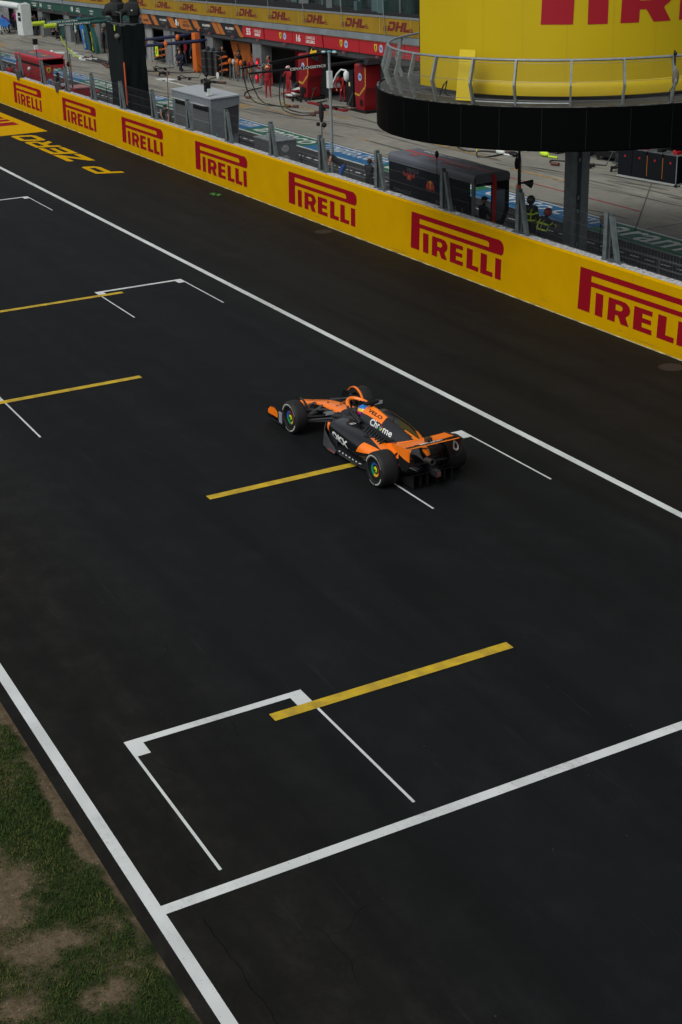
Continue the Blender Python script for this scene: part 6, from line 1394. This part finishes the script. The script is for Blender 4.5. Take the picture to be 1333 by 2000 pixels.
M_slv = mat('yellow_sleeve', (.3, .32, .1), .7)
hose('pair hose with pale yellow sleeve, left one drooping before the red garage', [(31.9, 70.5, 2.4), (32.8, 72.0, 1.2), (33.9, 73.6, .35), (34.8, 73.8, .04), (35.3, 72.6, .04)], .028, (8, 13, M_slv))
hose('hose with pale yellow sleeve drooping just right of the leftmost hose before the red garage', [(32.15, 70.4, 2.4), (33.1, 71.7, 1.2), (34.2, 73.2, .35), (35.1, 73.3, .04), (35.6, 72.2, .04)], .028, (8, 13, M_slv))
hose('hose drooping past the second red mechanic to the ground', [(33.3, 68.2, 2.4), (33.6, 69.2, 1.3), (34.2, 70.2, .35), (34.9, 70.0, .04), (35.5, 69.4, .04)], .028, (7, 12, M_slv))
hose('hose nearest the light grey mast drooping to the apron', [(33.0, 68.1, 2.4), (33.2, 68.9, 1.3), (33.8, 69.8, .35), (34.4, 69.3, .04), (34.9, 68.8, .04)], .028, (7, 12, M_slv))
hose('black and yellow striped hose lying on the apron under the platform, left one', [(34.2, 55.4, 2.0), (35.0, 55.4, .5), (35.3, 54.6, .05), (35.9, 53.9, .04), (36.2, 53.3, .05)], .035, (0, 9, mat('hazard_sleeve', (.45, .4, .03), .6, var=1, vscale=22, col2=(.01, .01, .01))))
hose('black and yellow striped hose lying on the apron under the platform, right one', [(35.0, 53.3, 2.2), (35.1, 53.2, .7), (34.9, 52.9, .04), (35.4, 52.6, .04), (36.3, 52.8, .04)], .035, (0, 9, mat('hazard_sleeve', (.45, .4, .03), .6)))
for i, (x, y, m_, lb) in enumerate(((36.1, 52.9, M_white2, 'white plastic wheel gun cover lying on the apron below the platform'), (37.2, 53.4, M_white2, 'second white cover lying farther back on the apron below the platform'), (37.3, 51.3, M_lime, 'lime yellow strip of equipment lying on the apron left of the column'))):
    o = MB().ball((0, 0, .12), .3, 0, 10, (.5, 1.1, .4)).tube([(0, -.3, .05), (.1, -.8, .05)], .04, 6).build('equipment_cover', m_, smooth=60); o.location = (x, y, 0); tag(o, lb, 'equipment')
o = MB().ball((0, 0, .1), .3, 0, 10, (.6, 1.2, .35)).build('equipment_bag', M_black, smooth=60); o.location = (36.3, 52.2, 0); tag(o, 'black bag lying beside the white cover on the apron', 'bag')

# red and white car nose propped in the red garage
g = thing('parked_race_car', 'red and white open wheel race car nose pointing out of the red garage', 'race car', (38.6, 75.6, .12), R(75))
rows = [(-1.6, 0, .3, 0, .3, .6, .6, .5), (0, 0, .26, .1, .34, .56, .6, .5), (1.2, 0, .17, .12, .25, .36, .6, .6), (1.9, 0, .06, .08, .12, .15, .8, .8)]
mb = MB(); loft(mb, rows, -1.6, 1.9, 24, lambda c, a: 1 if c.z > .32 else 0, 20); mb.build('body', [M_rt, M_white2], g, smooth=50)
for s in (-1, 1): MB().lathe([(.2, -.14), (.34, -.13), (.35, 0), (.34, .13), (.2, .14)], (s*.8, .6, .3), (1, 0, 0), 20).build('wheel', M_tyre, g)
MB().b2((-.9, 1.4, .08), (.9, 1.65, .12)).b2((-.9, 1.2, .16), (.9, 1.36, .2)).build('front_wing', [M_white2], g)
# equipment of the orange team
g = thing('gantry_post', 'tall bright orange padded post with rounded foot in front of the garages', 'post', (38.1, 91.3, 0)); mb = MB(); mb.rings([[Vector((-.18*k1, -.3*k1, z)), Vector((.18*k1, -.3*k1, z)), Vector((.18*k1, .3*k1, z)), Vector((-.18*k1, .3*k1, z))] for z, k1 in ((.02, .7), (.15, 1.05), (.3, 1.1), (2.5, .95))]); mb.build('padding', mat('padding_orange', (.6, .13, .015), .6), g); MB().tube([(.2, -.3, 0), (.2, -.3, 2.75)], .06, 6).tube([(.25, .4, .0), (.25, .4, 2.75)], .05, 6).build('steel_frame', M_navy, g)
boom('dark blue overhead boom with orange clamps, lower one beside the black tower', [(38.0, 90.6, 2.05), (36.2, 90.9, 2.0), (33.6, 91.3, 1.95)], .12, .09, M_navy); boom('dark blue overhead boom with orange clamps, farther one beside the black tower', [(38.0, 93.0, 2.25), (36.2, 93.3, 2.15), (33.8, 93.8, 2.1)], .12, .09, M_navy)
for i, (x, y, z, lb) in enumerate(((34.7, 92.0, 2.1, 'orange clamp hanging on the blue boom near the black tower'), (37.3, 92.5, 2.2, 'orange clamp hanging on the blue boom near the orange post'), (35.8, 90.9, 2.0, 'small orange clamp in the middle of the lower blue boom'))):
    o = MB().ball((0, 0, 0), .17, 0, 8, (.8, .9, 1.2)).tube([(0, 0, 0), (.05, 0, -.5)], .02, 5).build('boom_clamp', S_org); o.location = (x, y, z); tag(o, lb, 'clamp')
def wing_rack(label, x, y, rz):
    g = thing('wing_rack', label, 'rack', (x, y, 0), rz, 'racks of orange front wings'); MB().tube([(-.4, -.8, 0), (-.4, -.8, 1.4), (-.4, .8, 1.4), (-.4, .8, 0)], .025, 6).tube([(.3, -.8, 0), (.3, -.8, 1.2), (.3, .8, 1.2), (.3, .8, 0)], .025, 6).build('frame', M_gal, g)
    for k, z in enumerate((.35, .75, 1.15)):
        mb = MB(); q = Matrix.Rotation(R(-12), 3, 'X'); mb.box((0, 0, z), (.4, 1.6, .06), 1, q); mb.box((-.1, .1, z+.1), (.2, 1.4, .05), 0, q); mb.box((-.1, -.5, z+.16), (.16, .7, .1), 0, q); mb.build('front_wing', [mat('rack_orange', (.65, .12, .01), .45), M_black], g)
wing_rack('rack stacked with bright orange front wings right of the black trolleys', 38.3, 87.3, R(-10)); wing_rack('rack stacked with orange front wings beside the black draped tower', 38.6, 98.9, R(5))
for i, (x, y) in enumerate(((37.9, 89.5), (38.1, 89.0), (38.3, 88.5), (38.2, 90.1))):
    g = thing('tyre_trolley', ('black tyre trolley touching the orange post', 'black tyre trolley, second right of the orange post', 'black tyre trolley beside the orange wing rack', 'black tyre trolley half hidden behind the orange post')[i], 'trolley', (x+.2, y, 0), R(6), 'black tyre trolleys'); MB().b2((-.35, -.22, .08), (.35, .22, 1.5)).build('cover', mat('trolley_cover', (.01, .01, .012), .8), g)
    mb = MB()
    for z in (.55, 1.05, 1.5): mb.b2((-.36, -.23, z), (.36, .23, z+.025))
    mb.build('rail', M_gal, g); MB().ball((0, 0, 1.62), .12, 0, 8, (1, 1.3, 1)).build('load', S_blk, g)
o = MB().add([(0, -1.9, 0), (0, .6, 0), (0, .6, 1.0), (0, 1.2, 2.2), (0, -1.9, 2.2)], [(0, 1, 2, 3, 4)]).add([(.04, -1.9, 0), (.04, .6, 0), (.04, .6, 1.0), (.04, 1.2, 2.2), (.04, -1.9, 2.2)], [(4, 3, 2, 1, 0)]).build('garage_screen', mat('screen_orange', (.5, .14, .02), .6)); o.location = (39.4, 87.6, .05); tag(o, 'large slanted orange panel standing inside the garage above the wing rack', 'panel')
o = MB().tube([(0, 0, 0), (.0, .9, 1.9)], .03, 6).build('screen_strut', M_dark); o.location = (39.3, 86.5, .1); tag(o, 'dark diagonal strut in front of the orange garage panel', 'strut')
for i, (y, lb) in enumerate(((97.0, 'pale grey upright screen in the orange garage nearer the orange post'), (101.2, 'pale grey upright screen in the orange garage next to the black tower'))):
    o = MB().b2((-.05, -.55, 0), (.05, .55, 2.45)).b2((-.09, .55, 0), (.07, .66, 2.5)).build('upright_screen', mat('screen_pale', (.25, .27, .27), .6)); o.location = (38.7, y, 0); tag(o, lb, 'screen')
o = MB().b2((-.03, -.22, 0), (.03, .22, .65)).build('number_board', mat('neon_board', (.6, .8, .02), .5)); o.location = (37.9, 98.0, .55); tag(o, 'neon yellow board with black number one before the orange wing rack', 'board'); MB().b2((-.036, -.05, .12), (-.031, .05, .53)).build('numeral', M_black, o)
# rack of tubular stands between the orange and red garages
for i in range(7):
    g = thing('wheel_gun_stand', ('tubular stand with orange head, %s in the row left of the red garage' % ('first', 'second', 'third', 'fourth', 'fifth', 'sixth', 'seventh')[i]), 'stand', (38.0+.05*i, 85.9-i*.45, 0), 0, 'tubular stands with coloured heads')
    MB().tube([(0, -.1, 0), (.05, 0, 1.1)], .025, 6).tube([(0, .12, 0), (.05, 0, 1.1)], .025, 6).tube([(.25, 0, 0), (.05, 0, 1.1)], .025, 6).build('legs', M_galL if i % 2 else M_gal, g)
    MB().ball((.05, 0, 1.15), .14, 0, 8, (1, .9, 1.3)).build('head', (S_org, mat('head_white', (.4, .42, .42), .5), S_org, S_org, M_black, M_rt, M_rt)[i], g)
o = MB().lathe([(.19, 0), (.2, .02), (.2, .04)], (0, 0, 0), (-1, 0, 0), 18).build('round_dial', M_white2); o.location = (37.7, 87.1, .22); tag(o, 'small white round dial on the ground before the orange wing rack', 'dial')
for (y, lb) in ((82.2, 'small red glowing light low in front of the red garage'), (82.0, 'small round red glowing light above it by the garage pillar')):
    o = MB().ball((0, 0, 0), .09, 0, 8, (.6, .8, 1.4)).build('signal_light', mat('red_glow', (1, .02, .05), .4, emit=.8)); o.location = (38.1, y, .5 if y > 82.1 else 1.35); tag(o, lb, 'light'); MB().b2((.05, -.2, -.35), (.1, .2, .3)).build('housing', M_rt, o)
g = thing('storage_locker', 'dark red locker at the left side inside the red garage', 'locker', (40.2, 80.4, 0)); MB().b2((0, -.6, 0), (.6, .6, 2.1)).build('body', M_rt, g); MB().b2((-.01, -.02, .1), (-.001, .02, 2.0)).build('door_gap', M_black, g)
g = thing('storage_locker', 'dark red locker row at the back of the red garage', 'locker', (44.5, 77.5, 0)); MB().b2((0, -3.5, 0), (.6, 3.5, 2.0)).build('body', M_rt, g); MB().b2((-.01, -3.4, 1.0), (-.001, 3.4, 1.04)).build('door_gap', M_black, g)
for i, (x, y) in enumerate(((39.6, 71.6), (39.7, 70.8), (39.9, 70.0))): tyres(('stack of black tyres deep between the red towers, leftmost', 'stack of black tyres deep between the red towers, middle', 'stack of black tyres deep between the red towers, rightmost')[i], x, y, 4)
g = thing('equipment_case', 'black upright case with small yellow label between the red towers', 'case', (38.4, 70.3, 0)); MB().b2((-.3, -.4, .06), (.3, .4, 1.9)).build('body', M_black, g); MB().b2((-.31, -.08, 1.1), (-.301, .08, 1.3)).build('label_patch', mat('label_cream', (.6, .55, .3), .6), g)
mb = MB(); mb.b2((36.95, 68.9, .0), (37.2, 73.2, .07)); o = mb.build('floor_rail', M_rt); tag(o, 'low red floor rail running between the two red towers', 'rail')
# green team gear
for i, (y, lb) in enumerate(((109.2, 'dark green overhead boom with lime foam end, farther one'), (106.4, 'dark green overhead boom with lime foam end, nearer one'))): boom(lb, [(36.8, y-.3, 2.45), (34.5, y, 2.4), (33.5, y+.1, 2.38)], .13, .12, M_green, ('ASTON MARTIN', .95, 2.3, .12), (.85, .17, mat('foam_lime', (.4, .52, .02), .7)))
for i, (x, y, m_, lb) in enumerate(((37.5, 112.3, M_blue, 'curved blue fin shaped gantry leg before the green garage'), (37.4, 110.9, M_green, 'curved green fin shaped gantry leg right of the blue one'), (37.2, 109.6, M_dark, 'curved black and yellow fin shaped gantry leg'), (37.1, 108.6, M_green, 'curved green fin shaped gantry leg nearest the black tower'))):
    g = thing('support_fin', lb, 'gantry', (x, y, 0), 0, 'fin shaped supports'); mb = MB(); mb.rings([[Vector((-.12, yy-.3*wq, z)), Vector((.12, yy-.3*wq, z)), Vector((.12, yy+.3*wq, z)), Vector((-.12, yy+.3*wq, z))] for z, yy, wq in ((.03, -.3, .7), (.5, -.25, 1), (1.1, .0, .9), (1.7, .35, .6), (2.3, .9, .35))]); mb.build('fin', m_, g, smooth=30)
    if i in (0, 2): MB().add([(-.13, -.55+k*.06+a*.0, .3+k*.18) for k in range(0)], []).tube([(-.14, -.5, .1), (-.14, -.42, 1.0), (-.14, -.2, 1.5)], .04, 5).build('hazard_edge', mat('hazard_edge', (.5, .45, .03), .6, var=1, vscale=9, col2=(.01, .01, .01)), g)
for i, (x, y) in enumerate(((35.7, 109.6), (35.3, 107.2), (34.9, 110.9), (35.1, 104.5))): 
    o = MB().b2((-.12, -.6, 0), (.12, .6, .09)).ball((0, .6, .1), .14, 0, 8).build('floor_pad', M_white2); o.location = (x, y, 0); o.rotation_euler = (0, 0, R(20*i)); tag(o, ('white floor pad on the apron left of the fin shaped legs', 'white floor pad on the apron below the fin shaped legs', 'white floor pad on the apron, farthest one', 'white floor pad on the apron, nearest the black tower')[i], 'floor pad', 'white floor pads')
hose('yellow green hose curving down in front of the lime foam end', [(33.6, 106.5, 2.2), (33.9, 106.3, 1.2), (34.4, 105.6, .3), (35.0, 105.0, .05)], .05, (3, 14, mat('hose_yellowgreen', (.3, .4, .05), .6)))
for i in range(3): hose(('long black hose on the apron by the green garage, nearest', 'long black hose on the apron by the green garage, middle', 'long black hose on the apron by the green garage, farthest')[i], [(35.4+i*.4, 109-i, .04), (34.9+i*.4, 105, .04), (34.9+i*.3, 101, .04), (34.3+i*.2, 98.5+i, .04)], .05)
o = MB().b2((-.1, -.25, 0), (.1, .25, .4)).build('hanging_case', S_org); o.location = (37.6, 110.2, 1.75); tag(o, 'small orange yellow case hanging above the fin shaped legs', 'case')
# white arch at the far left
g = thing('equipment_arch', 'big white rounded arch gantry at the far left of the garages', 'gantry', (37.4, 128.3, 0))
mb = MB(); mb.rings([[Vector((-.25, -.9, z)), Vector((.6, -.9, z)), Vector((.6, .8, z)), Vector((-.25, .8, z))] for z in (.03, 2.6)]); mb.build('leg', M_white2, g)
MB().tube([(-.6, 7, 2.42), (-.5, 3, 2.45), (-.35, .6, 2.45), (-.1, -.2, 2.4)], .27, 12).build('cross_tube', M_white2, g, smooth=50); MB().b2((-.27, -.6, 1.2), (-.255, .2, 1.9)).build('screen', M_black, g); MB().b2((-.275, -.55, 1.52), (-.27, .15, 1.6)).build('screen_label', M_white2, g)
MB().rings([[Vector((-.2, 6, z)), Vector((.6, 6, z)), Vector((.6, 7.5, z)), Vector((-.2, 7.5, z))] for z in (.03, 2.4)]).build('leg', M_white2, g)
o = MB().box((0, 0, 0), (.5, 3.2, .06), 0, Matrix.Rotation(R(14), 3, 'X')).box((.4, .1, .12), (.3, 3.0, .05), 0, Matrix.Rotation(R(14), 3, 'X')).build('front_wing_panel', M_blue); o.location = (36.4, 131.6, 1.05); tag(o, 'bright blue wing panel on a stand below the white arch', 'wing')
g = thing('wing_trolley', 'dark wheeled trolley below the blue wing panel', 'trolley', (36.4, 131.3, 0)); MB().tube([(-.3, -.6, .1), (0, 0, 1.0), (-.3, .6, .1)], .04, 6).tube([(.4, -.6, .1), (0, 0, 1.0), (.4, .6, .1)], .04, 6).build('frame', M_black, g); MB().cyl((-.3, -.6, .1), (-.2, -.6, .1), .12).cyl((-.3, .6, .1), (-.2, .6, .1), .12).build('wheel', M_rubber, g)
# remaining clutter in the far garages
for i, (x, y, c, h_) in enumerate(((39.2, 116, M_dark, 1.4), (39.6, 122.8, M_green, 1.2), (39.0, 104.6, M_dark, 1.5), (39.8, 94, M_dark, 1.3), (40.5, 84.6, M_dark, 1.2), (40.2, 118.3, M_green, 1.8), (39.2, 136, M_dark, 1.4), (40.2, 139, M_navy, 1.6), (39.3, 53, M_navy, 1.3), (39.4, 56.5, M_dark, 1.4), (39.2, 60.5, M_dark, 1.2))):
    g = thing('equipment_cabinet', ('dark cabinet inside the green garage, right bay', 'low green cabinet inside the green garage, left bay', 'dark cabinet behind the black draped tower', 'dark cabinet in the orange garage by the doorway', 'dark cabinet at the seam of orange and red garages', 'tall green cabinet in the green garage', 'dark cabinet behind the white arch', 'dark blue cabinet at the far left garage', 'dark blue cabinet behind the round platform', 'dark cabinet behind the round platform, middle', 'dark cabinet behind the round platform, leftmost')[i], 'cabinet', (x, y, 0), 0, 'cabinets inside the garages')
    MB().b2((-.3, -.8, .06), (.3, .8, h_)).build('body', c, g); MB().b2((-.31, -.75, h_*.5), (-.301, .75, h_*.5+.02)).build('drawer_gap', M_gal, g); MB().b2((-.2, -.5, h_), (.2, .3, h_+.25)).build('screen', M_black, g)

# more dark equipment in front of the right hand garages
for i, (x, y, w_, h_, c) in enumerate(((38.6, 50.6, .5, 1.1, M_black), (38.9, 48.8, .6, .8, M_black), (38.5, 45.9, .5, .9, M_black), (38.7, 41.5, .8, 1.4, M_navy), (38.2, 51.8, .4, .7, M_black))):
    g = thing('service_cart', ('black service cart at the left of the gap between column and tyre stacks', 'low black service cart behind the wheeled jack', 'black service cart behind the leftmost black cabinet', 'dark blue service cart at the far right edge under the platform', 'small black service cart left of the steel column')[i], 'cart', (x, y, 0), R(10), 'service carts at the right garages')
    MB().b2((-.3, -w_, .18), (.3, w_, h_)).build('body', c, g); MB().b2((-.31, -w_+.05, h_*.55), (-.302, w_-.05, h_*.58)).b2((-.31, -w_+.05, h_*.78), (-.302, w_-.05, h_*.8)).build('drawer_gap', M_gal, g)
    for sx in (-.2, .2):
        for sy in (-w_+.1, w_-.1): MB().cyl((sx-.02, sy, .09), (sx+.02, sy, .09), .09, n=10).build('wheel', M_rubber, g)
    MB().ball((0, .1, h_+.08), .1, 0, 8, (1, 1.6, .7)).build('load', M_black, g); MB().tube([(0, -w_, h_-.1), (0, -w_-.15, h_+.1), (0, -w_-.15, h_+.12)], .02, 6).build('handle', M_galL, g)
# ring of gear hung along the garage fronts
for i, (x, y, m_) in enumerate(((38.2, 64.6, M_black), (38.3, 63.2, M_navy), (38.3, 101.9, M_black), (38.2, 103.2, S_org), (38.4, 116.6, M_green), (38.4, 121, M_black), (38.3, 125.2, M_black))):
    g = thing('equipment_stand', ('upright black gear stand behind the platform rail', 'upright dark blue gear stand behind the platform', 'upright black gear stand by the pale screens', 'upright gear stand with orange bag by the black tower', 'upright green gear stand at the right of the green garage', 'upright black gear stand in the middle of the green garage', 'upright black gear stand near the lime foam ends')[i], 'stand', (x, y, 0), R(20*i), 'gear stands along the garage fronts')
    MB().tube([(0, 0, 0), (0, 0, 1.7)], .03, 6).tube([(-.3, 0, .03), (.3, 0, .03)], .03, 6).tube([(0, -.3, .03), (0, .3, .03)], .03, 6).tube([(0, -.4, 1.6), (0, .4, 1.6)], .02, 6).build('frame', M_gal, g)
    for k in (-.28, 0, .28): MB().ball((0, k, 1.3), .13, 0, 8, (.6, .8, 2)).build('hanging_bag', m_, g)

for lb, pts in (('long black cable crossing the apron in front of the red garage', [(37.9, 81, .04), (36.6, 80.2, .03), (35.6, 78.6, .03), (35.2, 77.4, .03)]),
                ('black cable snaking between the two red towers', [(38.2, 73.2, .04), (37.2, 72.6, .03), (36.9, 71.4, .03), (37.6, 70.6, .03), (37.4, 69.4, .03)]),
                ('black cable trailing from the orange post across the apron', [(38, 91.4, .04), (36.9, 91.9, .03), (36.2, 93.4, .03), (35.4, 94.8, .03)]),
                ('black cable looped on the apron by the wheeled jack under the platform', [(38.6, 49.8, .04), (37.6, 49.2, .03), (36.9, 50.2, .03), (36.3, 49.4, .03)]),
                ('black cable lying before the orange wing rack', [(38, 87.8, .04), (37, 87.0, .03), (36.6, 85.8, .03), (36.9, 84.8, .03)])):
    hose(lb, pts, .03)
